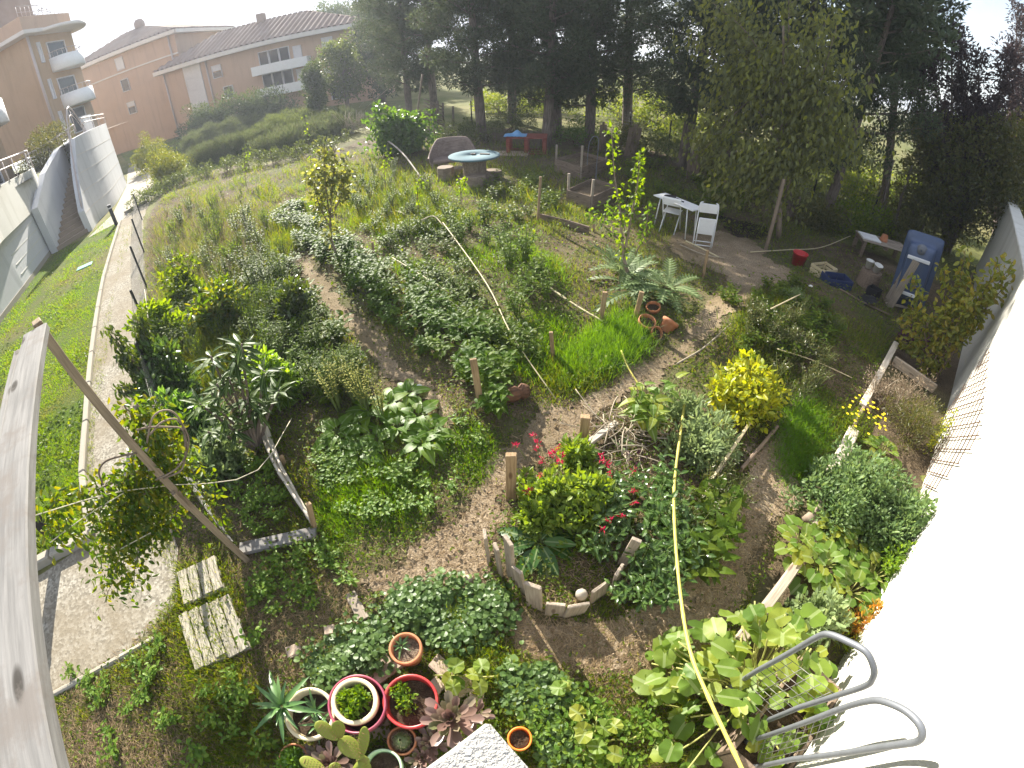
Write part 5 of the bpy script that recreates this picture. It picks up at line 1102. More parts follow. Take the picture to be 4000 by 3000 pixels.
# tall thin trunk with forked top, in front of the dark right hand trees
tb2 = G(3440, 872); t = thing('tall_pine', tb2, 'tall thin pale trunk forking high up before the dark right hand trees', 'tree')
mb = MB(); q = spline([tb2-(0, 0, .1), T(tb2, 3472, 620), T(tb2, 3492, 400), T(tb2, 3505, 180), T(tb2, 3490, -60), T(tb2, 3485, -400)], 20); tube(mb, q, np.linspace(.15, .06, 20), 9)
for pts in (((3492, 400), (3440, 160), (3390, -20)), ((3500, 300), (3470, 100), (3450, -80)), ((3478, 560), (3420, 430), (3400, 300)), ((3498, 330), (3580, 190), (3620, 60)), ((3480, 520), (3540, 440), (3560, 380))): tube(mb, spline([T(tb2, *p_) for p_ in pts], 9), np.linspace(.055, .02, 9), 6)
mb.build('trunk', M['pale_bark'], t)
mb = MB(); C = np.array([T(tb2, U(3330, 3640), U(-260, 190))+U(-.9, .9, 3) for _ in range(70)]+[T(tb2, U(3480, 3600), U(215, 340))+U(-.5, .5, 3) for _ in range(18)]+[T(tb2, U(3300, 3460), U(200, 420))+U(.2, 1.2, 3) for _ in range(22)])
clump_leaves(mb, C, U(.3, .5, len(C)), 130, .16, .065, 'rh', up=.2); mb.build('crown', M['cypress'], t)
# right hand dark feathery trees with sky between the plumes
def plume_tree(base, tips, label, mat, per=22, size=.15, trunk=.1):
    t = thing('feathery_tree', base, label, 'tree'); mb = MB(); lf = MB()
    for tip in tips:
        q = spline([base, (base+tip)/2+U(-.3, .3, 3)+(0, 0, .25), tip], 22); tube(mb, q, np.linspace(trunk, .01, 22), 6)
        for i in range(5, 22):
            for _ in range(2):
                a = sph(1)[0]; a[2] = abs(a[2])*.4; ln = U(.25, .8)*(1.1-i/40); e = q[i]+(a*.8+unit(q[i]-q[i-1])*.5)*ln; w = spline([q[i], (q[i]+e)/2+(0, 0, .04), e], 6); tube(mb, w, .007, 4)
                n = per; f = U(.1, 1.05, n); P = q[i]+(e-q[i])*f[:, None]+rng.normal(size=(n, 3))*.075; leafs(lf, P, unit(sph(n)+unit(e-q[i])), sph(n), U(size*.6, size*1.3, n), U(.04, .07, n), 'rh')
        for s in np.linspace(.35, 1., 7): clump_leaves(lf, (base+(tip-base)*s+(0, 0, .25*4*s*(1-s)))[None]+U(-.35, .35, (3, 3)), U(.18, .34, 3), 60, size, .05, 'rh', up=.2)
    mb.build('trunk', M['bark'], t); lf.build('crown', M[mat], t); return t
b_ = G(3700, 985)
tips = [T(b_, x, y)+U(-.5, .5, 3) for x, y in ((3745, 60), (3690, 130), (3800, 180), (3640, 210), (3870, 260), (3720, 300), (3600, 330), (3930, 330), (3800, 400), (3660, 430), (3760, 520), (3880, 480), (3600, 520), (3690, 620), (3830, 640))]
plume_tree(b_, tips, 'dark reddish feathery tree against the pale sky at the right', 'juniper')
b_ = G(3880, 930); tips = [T(b_, x, y)+U(-.6, .6, 3) for x, y in ((4000, 60), (3950, 20), (4080, 150), (3960, 250), (4090, 330), (3950, 420), (4060, 480), (3930, 560), (4040, 640), (3860, 660), (3900, 760), (3990, 740))]
plume_tree(b_, tips, 'dark feathery tree cut by the right edge above the white wall', 'juniper')
b_ = G(3560, 960); t = thing('dense_shrub', b_, 'dense brownish evergreen mass behind the bathtub and the white wall', 'shrub'); mb = MB()
C = np.array([T(b_, U(3480, 4040), U(470, 930))+np.array([U(0, 2.0), U(-.3, 1.2), 0]) for _ in range(260)]); C[:, 2] = np.maximum(C[:, 2], .2)
clump_leaves(mb, C, U(.3, .5, len(C)), 110, .13, .05, 'rh', up=.2); mb.build('foliage', [M['darkherb']], t)
for k in range(5): mb = MB(); tube(mb, np.array([b_+(k*.6-1, .5, 0), b_+(k*.7-1, .8, 1.2), b_+(k*.8-1.1, .8, 2.2)]), .04, 5); mb.build('stem', M['bark'], t)
# leafy tree on a stake
lb_ = G(2988, 985); t = thing('leafy_tree', lb_, 'broad leafy tree with drooping olive leaves tied to a leaning stake', 'tree')
mb = MB(); lh = G(3040, 935); q = spline([lh, T(lh, 3050, 700), T(lh, 3055, 420), T(lh, 3060, 100)], 14); tube(mb, q, np.linspace(.07, .025, 14), 8)
tips = [T(lh, x, y)+U(-.8, .8, 3)*np.array([.6, 1, .2]) for x, y in ((2790, 110), (2760, 190), (2850, 30), (2930, -20), (3050, -60), (3180, 60), (3290, 110), (3330, 300), (3220, 200), (2850, 300), (2800, 420), (2900, 180), (3300, 480), (3230, 560), (2850, 560), (2800, 620), (2930, 600), (3120, 620), (3040, 300), (3000, 450), (3130, 400), (2960, 690), (3060, 690), (2880, 690), (2790, 700), (3200, 680), (2750, 560), (3330, 610))]
lf = MB()
for tip in tips:
    i = int(U(1, 11)); s = q[i]; w = spline([s, (s+tip)/2+(0, 0, .3), tip], 12); tube(mb, w, np.linspace(.025, .006, 12), 5)
    n = 430; f = U(.25, 1.05, n); P = s+(tip-s)*f[:, None]+(0, 0, .3)*np.array(4*f*(1-f))[:, None]+rng.normal(size=(n, 3))*np.array([.30, .34, .26]); D = unit(sph(n)*.55+np.array([0, 0, -1.])+(tip-s)*.12); leafs(lf, P, D, sph(n)+np.array([-.1, -.7, .3]), U(.10, .17, n), U(.05, .08, n), 'lance', .2, .3)
mb.build('trunk', M['pale_bark'], t); lf.build('crown', M['mulberry'], t)
mb = MB(); beam(mb, lb_-(0, 0, .1), T(lb_, 3062, 700), .06, .06, up=(0, 1, 0)); mb.build('stake', M['pale_bark'], t)
# broken dark trunk and scrub between the trunks
c = G(3085, 850); t = thing('forked_stump', c, 'black charred forked stump under the trees', 'stump'); mb = MB()
for x, y in ((3070, 760), (3125, 770), (3095, 735)): p_ = T(c, x, y); tube(mb, spline([c, (c+p_)/2+(.03, 0, 0), p_], 8), np.linspace(.09, .045, 8), 7)
mb.build('stump', M['bark'], t)

def bush(name, base, rx, ry, h, per, L, W, tm, mat, label, cat='shrub', clumps=40, group=None, hollow=.45, cr=.28, stems=6, up=.4, flowers=None, stem_mat='twig', part='foliage', fold=.2, bend=.2, hang=0., z0=.08):
    t = thing(name, base, label, cat, group); d = sph(clumps); d[:, 2] = np.abs(d[:, 2])*1.0; r = hollow+(1-hollow)*U(0, 1, clumps)
    C = np.stack([d[:, 0]*rx*r, d[:, 1]*ry*r, z0*h+d[:, 2]*h*.86*r], 1)+np.asarray(base)+U(-.26, .26, (clumps, 3))*np.array([rx, ry, h*.55]); C[:, 2] = np.maximum(C[:, 2], base[2]+.05*h)
    mb = MB(); clump_leaves(mb, C, U(.6, 1.35, clumps)*cr, per, L, W, tm, up=up, fold=fold, bend=bend, hang=hang); mb.build(part, M[mat], t)
    if stems:
        mb = MB()
        for k in range(stems): e = C[int(U(0, clumps))]; b0 = np.asarray(base)+(U(-.1, .1)*rx, U(-.1, .1)*ry, -.02); tube(mb, spline([b0, (b0+e)/2+(0, 0, .08*h), e], 7), np.linspace(.02, .006, 7)*max(.35, min(2.5, h)), 5)
        mb.build('stem', M[stem_mat], t)
    if flowers: flowers(t, C)
    return t
SCRUB = [((1980, 520), 1.2, 1.3, 'dark scrub between the tree trunks left of the red pallet table', 'treeleaf'), ((2240, 560), .9, 1.1, 'green scrub between the two straight trunks', 'vine'), ((2420, 590), 1.1, 1.2, 'scrub behind the back raised bed', 'darkherb'), ((2560, 610), 1.0, 1.1, 'leafy scrub left of the scarred trunk', 'treeleaf'), ((2800, 680), 1.0, 1.0, 'low dark scrub left behind the leafy staked tree', 'darkherb'), ((2900, 760), .9, .9, 'green scrub at the foot of the leafy staked tree', 'weed'), ((3180, 880), .7, .7, 'dark scrub beside the forked stump', 'darkherb'), ((3350, 920), .9, 1.0, 'dark green scrub behind the pallet bench', 'weed'), ((1800, 560), .9, 1.1, 'shaded scrub behind the wicker sofa', 'treeleaf'), ((3480, 930), .8, 1.1, 'dark scrub behind the upended bathtub', 'darkherb')]
for px, r, h, lb, mt in SCRUB: bush('scrub_bush', G(*px), r*1.2, r, h, 70, .10, .045, 'rh', mt, lb, clumps=34, cr=.3)
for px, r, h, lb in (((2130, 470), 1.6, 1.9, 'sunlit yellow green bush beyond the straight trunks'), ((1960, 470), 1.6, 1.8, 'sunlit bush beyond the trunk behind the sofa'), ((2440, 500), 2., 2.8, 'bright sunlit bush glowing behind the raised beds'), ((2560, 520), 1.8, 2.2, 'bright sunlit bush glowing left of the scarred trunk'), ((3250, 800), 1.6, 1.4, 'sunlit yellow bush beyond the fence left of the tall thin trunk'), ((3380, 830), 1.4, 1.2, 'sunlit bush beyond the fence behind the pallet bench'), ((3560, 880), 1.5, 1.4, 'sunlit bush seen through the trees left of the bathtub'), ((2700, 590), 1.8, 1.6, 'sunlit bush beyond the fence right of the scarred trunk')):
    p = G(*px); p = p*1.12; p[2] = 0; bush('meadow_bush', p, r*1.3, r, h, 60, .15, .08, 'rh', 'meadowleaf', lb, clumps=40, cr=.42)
# trees and shrubs before the buildings
def broadtree(base, h, rx, label, mat, bare=.3, clumps=110, per=70, L=.16, W=.085, cr=.55, name='broadleaf_tree', tm='rh', ry=None, flat=.55):
    t = thing(name, base, label, 'tree'); d = sph(clumps); r = U(.45, 1, clumps); C = np.stack([d[:, 0]*rx*r, d[:, 1]*(ry or rx)*r, h*(bare+(1-bare)/2)+d[:, 2]*h*(1-bare)/2*r], 1)+np.asarray(base)
    mb = MB(); tube(mb, spline([np.asarray(base)-(0, 0, .2), np.asarray(base)+(.1, 0, h*.4), np.asarray(base)+(0, 0, h*.8)], 10), np.linspace(.03*h, .01*h, 10), 8)
    for k in range(12): e = C[int(U(0, clumps))]; s = np.asarray(base)+(0, 0, h*U(.2, .5)); tube(mb, spline([s, (s+e)/2+(0, 0, .2), e], 6), np.linspace(.012*h, .004*h, 6), 5)
    mb.build('trunk', M['bark'], t); mb = MB(); clump_leaves(mb, C, U(.8, 1.2, clumps)*cr, per, L, W, tm, up=.2); mb.build('crown', M[mat], t); return t
b_ = Q(1360, 440, 40.); b_[2] = 0; broadtree(b_, 6.4, 1.7, 'pale green tree hiding the right end of the long building', 'treeleaf', .12, 110, 60, .22, .12, .5)
b_ = Q(1245, 430, 36.); b_[2] = 0; broadtree(b_, 4.6, .7, 'narrow dark tree against the right end of the long building', 'oleander', .05, 70, 80, .2, .09, .45)
b_ = Q(1500, 420, 44.); b_[2] = 0; broadtree(b_, 9., 2.2, 'tall dark tree between the long building and the cypress row', 'cypress', .05, 140, 80, .28, .12, .7)
b_ = Q(1370, 300, 75.); b_[2] = 0; broadtree(b_, 13., 6.5, 'round topped umbrella pine rising behind the long building', 'oleander', .55, 150, 90, .4, .16, 1.1, 'umbrella_pine')
b_ = Q(1500, 330, 60.); b_[2] = 0; broadtree(b_, 12.5, 4., 'dark pine mass right of the umbrella pine', 'cypress', .1, 170, 80, .4, .16, .9, 'dark_pine')
b_ = Q(90, 30, 60.); b_[2] = 8; broadtree(b_, 9.5, 2.4, 'thin leafed tree top above the roof of the apartment block', 'juniper', .45, 46, 40, .3, .1, .6, 'roof_tree')
for px, d, rx, h, lb, mt in (((905, 480), 43., 3.2, 3.6, 'large dark oleander bush before the long building', 'oleander'), ((1050, 470), 42., 3.0, 3.5, 'dark oleander bush right of the largest one', 'oleander'), ((790, 500), 44., 2.0, 3.0, 'smaller oleander at the left end of the bush row', 'oleander')):
    b_ = Q(*px, d); b_[2] = 0; bush('oleander_bush', b_, rx, 2.2, h, 110, .24, .07, 'rh', mt, lb, clumps=75, cr=.65, stems=8)
LV = 'lavender and rosemary mounds in the planted bank'
for k, (px, rx, ry, h, lb) in enumerate((((800, 585), 1.9, 1.6, 1.6, 'grey green mound at the near left corner of the planted bank'), ((880, 560), 1.8, 1.5, 1.6, 'second grey green mound of the planted bank'), ((985, 520), 1.9, 1.5, 1.5, 'mound at the back of the bank below the dark oleanders'), ((1075, 535), 1.8, 1.4, 1.4, 'green mound in the middle of the bank'), ((1160, 505), 1.8, 1.3, 1.3, 'mound at the back right of the bank'), ((905, 615), 1.7, 1.2, 1.2, 'low lavender mound along the front of the bank'), ((1010, 590), 1.8, 1.2, 1.2, 'lavender mound at the front centre of the bank'), ((1110, 590), 1.8, 1.1, 1.1, 'lavender mound in front of the brush pile'), ((1210, 560), 1.7, 1.1, 1.2, 'lavender mound left of the brush pile'), ((1290, 530), 1.5, 1.1, 1.1, 'small dark mound at the right end of the bank'), ((1300, 500), 1.5, 1.1, 1.1, 'back right mound beside the far lawn'), ((810, 640), 1.3, 1.0, 1.0, 'low mound at the lower left of the bank'))):
    p = G(*px); bush('lavender_mound', p, rx, ry, h, 150, .20, .035, 'rh', 'lav' if k not in (3, 4) else 'treeleaf', lb, clumps=46, group=LV, cr=.42, stems=0, up=1.1, hollow=.6)
for px, rx, h, lb, mt in (((608, 660), 1.6, 2.5, 'golden green shrub on the back lawn, upper of two', 'goldshrub'), ((668, 702), 1.15, 1.7, 'golden green shrub nearer the footpath bend, lower of two', 'goldshrub')):
    bush('golden_shrub', G(*px), rx, rx*.9, h, 110, .11, .05, 'rh', mt, lb, clumps=60, cr=.33, stems=10)
b_ = Q(150, 585, 27.5); b_[2] = 3.0; bush('terrace_shrub', b_, 1.4, 1., 1.7, 70, .16, .05, 'rh', 'darkherb', 'dark reddish shrub on the terrace below the ochre block', clumps=40, cr=.35)
b_ = Q(215, 545, 30.); b_[2] = 3.6; bush('terrace_shrub', b_, 1.2, .9, 1.3, 70, .16, .05, 'rh', 'darkherb', 'second dark shrub beside the downpipe of the ochre block', clumps=34, cr=.33)
hp = lerp_path([G(540, 815), G(660, 735), G(800, 690), G(980, 655), G(1160, 620), G(1330, 575)], 40); t = thing('creeper_hedge', hp[10], 'low pale leaved creeper hedge between garden and planted bank', 'hedge'); C = np.repeat(hp, 3, 0)+np.stack([U(-.3, .3, 120), U(-.3, .3, 120), U(.1, .6, 120)], 1); mb = MB(); clump_leaves(mb, C, .22, 60, .085, .05, 'rh', up=.4); mb.build('foliage', M['treeleaf'], t)
for p_ in hp[::4]: mb = MB(); tube(mb, [p_, p_+(0, 0, .7)], .02, 5); mb.build('stem', M['twig'], t)
# bean trellis, brush pile
bt_ = G(1565, 600); bush('bean_trellis', bt_, 1.35, 1.0, 2.5, 62, .15, .10, 'oval', 'vine', 'tall mass of green bean leaves on a pole trellis', 'climber', clumps=84, hollow=.15, cr=.34, stems=8, stem_mat='green_stem', hang=.5)
bp_ = G(1400, 520); t = thing('brush_pile', bp_, 'grey pile of dry twigs beside the bean trellis', 'brush pile'); mb = MB()
for k in range(90): a = bp_+np.array([U(-.9, .9), U(-.7, .7), U(0, .5)]); e = a+np.array([U(-.8, .8), U(-.5, .5), U(.1, 1.1)]); tube(mb, [a, (a+e)/2+U(-.1, .1, 3), e], U(.006, .016), 4)
mb.build('twigs', M['dry_twig'], t)

# ------------------------------------------------------------------ garden plants
def herb(name, cat, h, r, nst, nl, L, W, tm, mat, stem='green_stem', up=.25, fold=.2, bend=.35, lo=.25, spread=1., hang=0., wav=0., smooth=False):
    mb = MB()                                       # one small plant: stems (slot 1) and leaves (slot 0)
    for k in range(nst):
        a = k*2.4+U(-.4, .4); rr = r*spread*U(.25, 1.) if nst > 1 else .1*r; e = np.array([rr*math.cos(a), rr*math.sin(a), h*U(.7, 1.05)]); b = np.array([.08*r*math.cos(a), .08*r*math.sin(a), -.03])
        q = spline([b, b*.3+e*.45+(0, 0, .12*h), e], 8); tube(mb, q, np.linspace(.011, .004, 8)*max(.5, h/.6), 4, 1)
        n = nl; f = np.linspace(lo, 1.0, n)+U(-.03, .03, n); f = np.clip(f, 0, 1); P = np.stack([np.interp(f*7, np.arange(8), q[:, i]) for i in range(3)], 1)
        an = np.arange(n)*2.4+U(-.3, .3, n); D = unit(np.stack([np.cos(an), np.sin(an), np.full(n, up-hang)+U(-.25, .25, n)+f*.35], 1)); sz = U(.75, 1.2, n)*(1.05-.35*f)
        leafs(mb, P+D*L*.15, D, np.array([0, 0, 1.])+sph(n)*.35, L*sz, W*sz, tm, fold, bend, 0, smooth, wav)
    return tag(mb.build(name, [M[mat], M[stem]]), 'x', cat)
def rosette(name, cat, n, L, W, tm, mat, e0=.15, e1=1.2, bend=.4, fold=.2, petiole=0., stem='green_stem', wav=0., smooth=True, z=.02, c=(0, 0, 0), mb=None):
    own = mb is None; mb = mb or MB(); i = np.arange(n); f = i/max(1, n-1); an = i*2.399+U(-.2, .2, n); el = e0+(e1-e0)*f+U(-.1, .1, n); sz = U(.8, 1.15, n)*(1.-.45*f)
    D = np.stack([np.cos(an)*np.cos(el), np.sin(an)*np.cos(el), np.sin(el)], 1); P = np.array([0, 0, z])+D*.02+np.asarray(c)
    if petiole:
        for k in range(n): tube(mb, [P[k], P[k]+D[k]*petiole*sz[k]*.6+(0, 0, .01), P[k]+D[k]*petiole*sz[k]], .005, 4, 1)
        P = P+D*(petiole*sz)[:, None]; D = unit(D*np.array([1, 1, .35])+np.array([0, 0, -.05]))
    Nn = np.stack([-np.cos(an)*np.sin(el), -np.sin(an)*np.sin(el), np.cos(el)], 1)
    leafs(mb, P, D, Nn if not petiole else Nn*.4+np.array([0, 0, .8])+sph(n)*.25, L*sz, W*sz, tm, fold, bend, 0, smooth, wav)
    return tag(mb.build(name, [M[mat], M[stem]]), 'x', cat) if own else mb
def along(path, w, step, jit=.5):
    P = np.array([GH(*p) for p in path]); L = np.linalg.norm(np.diff(P, axis=0), axis=1).sum(); q = lerp_path(P, int(L/step)); out = []
    for p in q:
        d = U(-w, w); out.append(np.array([p[0]+d*.78+U(-.1, .1), p[1]+d*.62+U(-.1, .1), 0])); out[-1][2] = hgt(out[-1][0], out[-1][1])
    return out
def scatter(poly, n, seed=None):
    poly = np.array(poly, float); lo, hi = poly.min(0), poly.max(0); out = []
    while len(out) < n:
        c = np.array([[U(lo[0], hi[0]), U(lo[1], hi[1])]])
        if inside(c, poly)[0]: out.append(GH(*c[0]))
    return out
ROW_A = [(1120, 830), (1200, 900), (1330, 1010), (1480, 1130), (1650, 1270), (1800, 1400), (1920, 1520), (1990, 1580)]
b1 = herb('leafy_vegetable', 'vegetable', .30, .20, 7, 9, .125, .068, 'oval', 'bean', bend=.5); b2 = herb('leafy_vegetable', 'vegetable', .36, .24, 7, 7, .15, .085, 'heart', 'bean', bend=.5); b3 = herb('leafy_vegetable', 'vegetable', .33, .22, 6, 9, .13, .07, 'oval', 'pale', bend=.4)
lab = 'leafy green vegetable in the long dense row right of the bare soil strip'; gp = 'vegetables in the long leafy row'
for pr_, n in ((b1, .24), (b2, .26), (b3, .3)): place(pr_, along(ROW_A, .42, n), lab, gp, (.7, 1.15))
# bed left of the bare strip: mixed greens
LB = [(1010, 1020), (1150, 1040), (1230, 1190), (1330, 1330), (1440, 1440), (1400, 1560), (1260, 1600), (1130, 1500), (1040, 1300), (980, 1130)]
m1 = herb('mint_plant', 'plant', .38, .2, 9, 11, .075, .04, 'oval', 'pale', up=.4); m2 = herb('broad_weed', 'plant', .28, .2, 5, 6, .16, .085, 'heart', 'weed', bend=.5); m3 = herb('tall_weed', 'plant', .55, .2, 6, 14, .09, .03, 'lance', 'weed', up=.5)
lab = 'mixed leafy green in the bed left of the bare soil strip'; gp = 'mixed greens in the left bed'
place(m1, scatter(LB, 46), 'minty pale leafed plant in the bed left of the bare soil strip', gp+', minty ones'); place(m2, scatter(LB, 30), 'broad leafed weed in the bed left of the bare soil strip', gp+', broad ones'); place(m3, scatter(LB, 26), 'upright narrow leafed weed in the bed left of the bare soil strip', gp+', upright ones')
# rows of bright bushy plants in the middle right
RB = [(1760, 880), (1835, 905), (1900, 965), (1960, 1000), (1990, 1075), (2050, 1045), (2100, 1110), (2060, 1170), (2130, 1180), (2020, 1240), (1900, 880), (1975, 930), (1800, 960)]
k1 = herb('bushy_pepper_plant', 'vegetable', .55, .28, 9, 12, .12, .05, 'lance', 'pale', bend=.4, up=.2)
place(k1, [GH(*p) for p in RB], 'bushy bright leafed plant in the sunny patch left of the silver cardoon', 'bushy plants in the sunny middle patch', (.8, 1.25))
k6 = herb('bushy_weed', 'plant', .62, .3, 10, 13, .09, .034, 'lance', 'weed', bend=.4, up=.3); k7 = herb('grassy_weed', 'plant', .55, .22, 12, 9, .14, .018, 'lance', 'pale', up=.9)
place(k6, scatter([(620, 900), (800, 800), (1000, 850), (1080, 1050), (1020, 1350), (860, 1380), (700, 1450), (630, 1250)], 40), 'bushy weed in the tangle beside the wire fence', 'bushy weeds beside the wire fence', (.7, 1.2)); place(k7, scatter([(640, 900), (900, 780), (1150, 900), (1130, 1400), (1000, 1500), (800, 1500), (660, 1300)], 36), 'grassy pale weed in the tangle beside the wire fence', 'grassy weeds beside the wire fence', (.7, 1.2)); place(k6, scatter([(1200, 640), (1500, 640), (1700, 760), (1750, 860), (1450, 860), (1250, 780)], 26), 'bushy weed in the tall growth before the spool table', 'bushy weeds before the spool table', (.6, 1.0))
k2 = herb('low_weed_plant', 'plant', .26, .2, 6, 8, .10, .05, 'oval', 'weed'); k3 = herb('thin_weed_plant', 'plant', .45, .14, 5, 12, .07, .022, 'lance', 'pale', up=.6)
place(k2, scatter([(1250, 700), (1700, 780), (1780, 1000), (1950, 1250), (2100, 1400), (1980, 1480), (1700, 1180), (1430, 920)], 95), 'low weed growing among the middle rows', 'low weeds among the middle rows')
place(k3, scatter([(1150, 620), (1500, 640), (1720, 760), (1800, 950), (1500, 930), (1250, 800)], 60), 'thin upright weed in the tall growth before the spool table', 'thin weeds in the tall growth')
place(k3, scatter([(620, 830), (1050, 690), (1150, 900), (1000, 1250), (760, 1400), (620, 1200)], 70), 'thin upright weed in the tall growth beside the wire fence', 'thin weeds beside the wire fence')
k5 = herb('small_weed', 'plant', .14, .12, 5, 6, .06, .035, 'oval', 'parsley')
k4 = herb('shade_weed', 'plant', .3, .24, 6, 8, .12, .065, 'heart', 'weed')
place(k4, scatter([(1900, 700), (2100, 680), (2180, 800), (2120, 850), (2000, 900), (1880, 820)], 30), 'low leafy weed in the shade before the raised beds', 'weeds before the raised beds')
place(k4, scatter([(2780, 1190), (2950, 1150), (3100, 1180), (3240, 1280), (3280, 1420), (3000, 1450), (2860, 1440), (2850, 1290)], 60), 'leafy weed on the shaded herb mound right of the dirt path', 'weeds on the shaded herb mound', (.5, .85))
h1 = herb('herb_bush', 'plant', .34, .22, 10, 12, .05, .018, 'rh', 'darkherb', up=.7)
place(h1, scatter([(2850, 1330), (3050, 1290), (3250, 1350), (3280, 1500), (3080, 1600), (2920, 1450)], 34), 'small wiry herb on the near slope of the herb mound', 'wiry herbs on the herb mound')
place(h1, scatter([(2650, 2050), (2800, 1850), (2900, 1850), (2860, 2050), (2750, 2200)], 14), 'small wiry herb outside the right border of the front bed', 'wiry herbs beside the front bed')
place(m2, scatter([(2640, 2080), (2800, 1900), (2870, 1930), (2800, 2130), (2700, 2300)], 16), 'broad leafed weed outside the right border of the front bed', 'broad weeds beside the front bed')
place(k5, scatter([(950, 1850), (1060, 1820), (1170, 2030), (1000, 2100), (920, 2050)], 22), 'small leafed weed inside the small bed by the post', 'broad weeds in the small bed')
place(k5, scatter([(250, 2600), (650, 2500), (1000, 2480), (1150, 2700), (1000, 2990), (300, 2990)], 30), 'low weed in the rough grass below the bleached pallets', 'low weeds below the pallets')
place(k5, scatter([(1950, 2650), (2300, 2720), (2650, 2800), (2700, 2990), (2150, 2990), (2060, 2820)], 26), 'low weed in the rough grass right of the pillar', 'low weeds right of the pillar')
place(k5, scatter([(1000, 2190), (1250, 2130), (1400, 2250), (1250, 2450), (980, 2350)], 22), 'small weed in the rough grass around the pale plank', 'small weeds around the pale plank')
place(k5, scatter([(1250, 1700), (1500, 1800), (1800, 1900), (1850, 1750), (1750, 1620), (1900, 1680), (1850, 1900), (1600, 2050), (1250, 2000)], 40), 'low weed in the grass between chard and flower bed', 'low weeds between chard and flower bed')
place(k4, scatter([(2500, 600), (2700, 700), (2950, 830), (2780, 850), (2560, 760), (2420, 700)], 34), 'low leafy weed in the shade under the trees', 'weeds under the trees')
# chard, seed spikes
cz = [rosette('chard_plant', 'vegetable', 13, .24, .15, 'heart', 'chard', .25, 1.3, .45, .15, .12, wav=.10) for _ in range(2)]
CH = [(1400, 1690), (1480, 1745), (1370, 1780), (1560, 1700), (1640, 1655), (1690, 1715), (1530, 1610), (1600, 1570), (1450, 1640), (1330, 1715), (1420, 1790), (1660, 1760)]
place(cz[0], [GH(*p) for p in CH[::2]], 'bright green crinkled chard at the near end of the left bed', 'chard plants', (.8, 1.15)); place(cz[1], [GH(*p) for p in CH[1::2]], 'bright green crinkled chard at the near end of the left bed', 'chard plants', (.8, 1.15))
sp_ = herb('seed_spike_plant', 'plant', .62, .16, 7, 26, .035, .02, 'oval', 'seed', up=.6, lo=.35)
place(sp_, [GH(*p) for p in ((1440, 1630), (1370, 1560), (1500, 1660), (1400, 1600), (1330, 1620))], 'plant gone to pale seed spikes among the chard', 'seed spikes among the chard')
# named single plants
def one(o, px, label, sc=1., rz=0., dz=0.):
    o.location = Vector(GH(*px, dz)); o.scale = (sc,)*3; o.rotation_euler = (0, 0, rz); tag(o, label); return o
def sapling(base, pts, label, leaf, L, W, tm, per, r0=.022, side=3, mat='pale_bark', name='sapling', sp=.16, hang=.2):
    B_ = GH(*base); t = thing(name, B_, label, 'tree'); mb = MB(); lf = MB()
    for ps in pts:
        q = spline([T(B_, *p) if not isinstance(p, str) else B_ for p in ps], 22); q[0] = q[0] if ps is not pts[0] else B_; tube(mb, q, np.linspace(r0 if ps is pts[0] else r0*.6, .005, 22), 6)
        n = per; f = U(.3, 1.02, n)*21; P = np.stack([np.interp(f, np.arange(22), q[:, i]) for i in range(3)], 1); D = unit(sph(n)+(0, 0, .1-hang)); leafs(lf, P+D*U(.01, sp, n)[:, None], D, sph(n)+(0, 0, .6), U(L*.7, L*1.2, n), U(W*.8, W*1.2, n), tm, .25, .3)
    mb.build('trunk', M[mat], t); lf.build('crown', M[leaf], t); return t
sapling((1345, 1042), [[(1345, 1042), (1298, 950), (1290, 850), (1300, 700), (1310, 580)], [(1295, 900), (1240, 780), (1225, 660)], [(1295, 850), (1340, 740), (1350, 640)], [(1292, 880), (1270, 700), (1265, 560)]], 'leafy young fruit tree with a leaning trunk in the left rows', 'mulberry', .10, .06, 'oval', 190, .035, sp=.22)
sapling((2500, 1150), [[(2500, 1150), (2450, 1060), (2432, 960), (2425, 850), (2400, 680), (2388, 500)], [(2440, 980), (2465, 850), (2490, 720), (2500, 600)]], 'quince sapling with two leafy upright shoots and a twisted trunk', 'pale', .075, .055, 'oval', 150, .04, sp=.10)
sapling((2490, 1000), [[(2480, 1000), (2520, 900), (2535, 800)], [(2480, 990), (2380, 900), (2300, 830)], [(2480, 990), (2420, 860), (2360, 800)]], 'low spreading side branches of round leaves beside the quince sapling', 'bean', .085, .065, 'oval', 60, .02, sp=.14, name='round_leaf_shrub')
for b, tip, lb in (((1225, 720), [(1215, 640), (1200, 520), (1190, 450)], 'thin tall weed with pale hanging leaves at the back of the left rows'), ((1280, 740), [(1270, 640), (1280, 560)], 'second thin tall weed with pale leaves at the back'), ((960, 720), [(955, 640), (960, 560)], 'thin stake like weed stem near the creeper hedge'), ((1800, 830), [(1800, 760), (1790, 690)], 'slim bare stemmed weed in front of the spool table'), ((1640, 860), [(1630, 760), (1640, 660)], 'slim leafy weed before the bleached branch'), ((1510, 760), [(1500, 660), (1515, 560)], 'slim leafy weed left of the bleached branch')):
    sapling(b, [[b]+tip, [tip[0], (tip[0][0]+20, tip[0][1]-60)]], lb, 'pale', .08, .05, 'oval', 26, .012, name='tall_weed', sp=.1, hang=.6, mat='twig')
cd_ = GH(2460, 1150); t = thing('cardoon', cd_, 'large silver cardoon with long toothed fronds beside the terracotta pots', 'plant'); mb = MB(); n = 44; an = np.arange(n)*2.4; el = np.linspace(.1, 1.2, n); D = np.stack([np.cos(an)*np.cos(el), np.sin(an)*np.cos(el), np.sin(el)], 1); Nn = np.stack([-np.cos(an)*np.sin(el), -np.sin(an)*np.sin(el), np.cos(el)], 1)
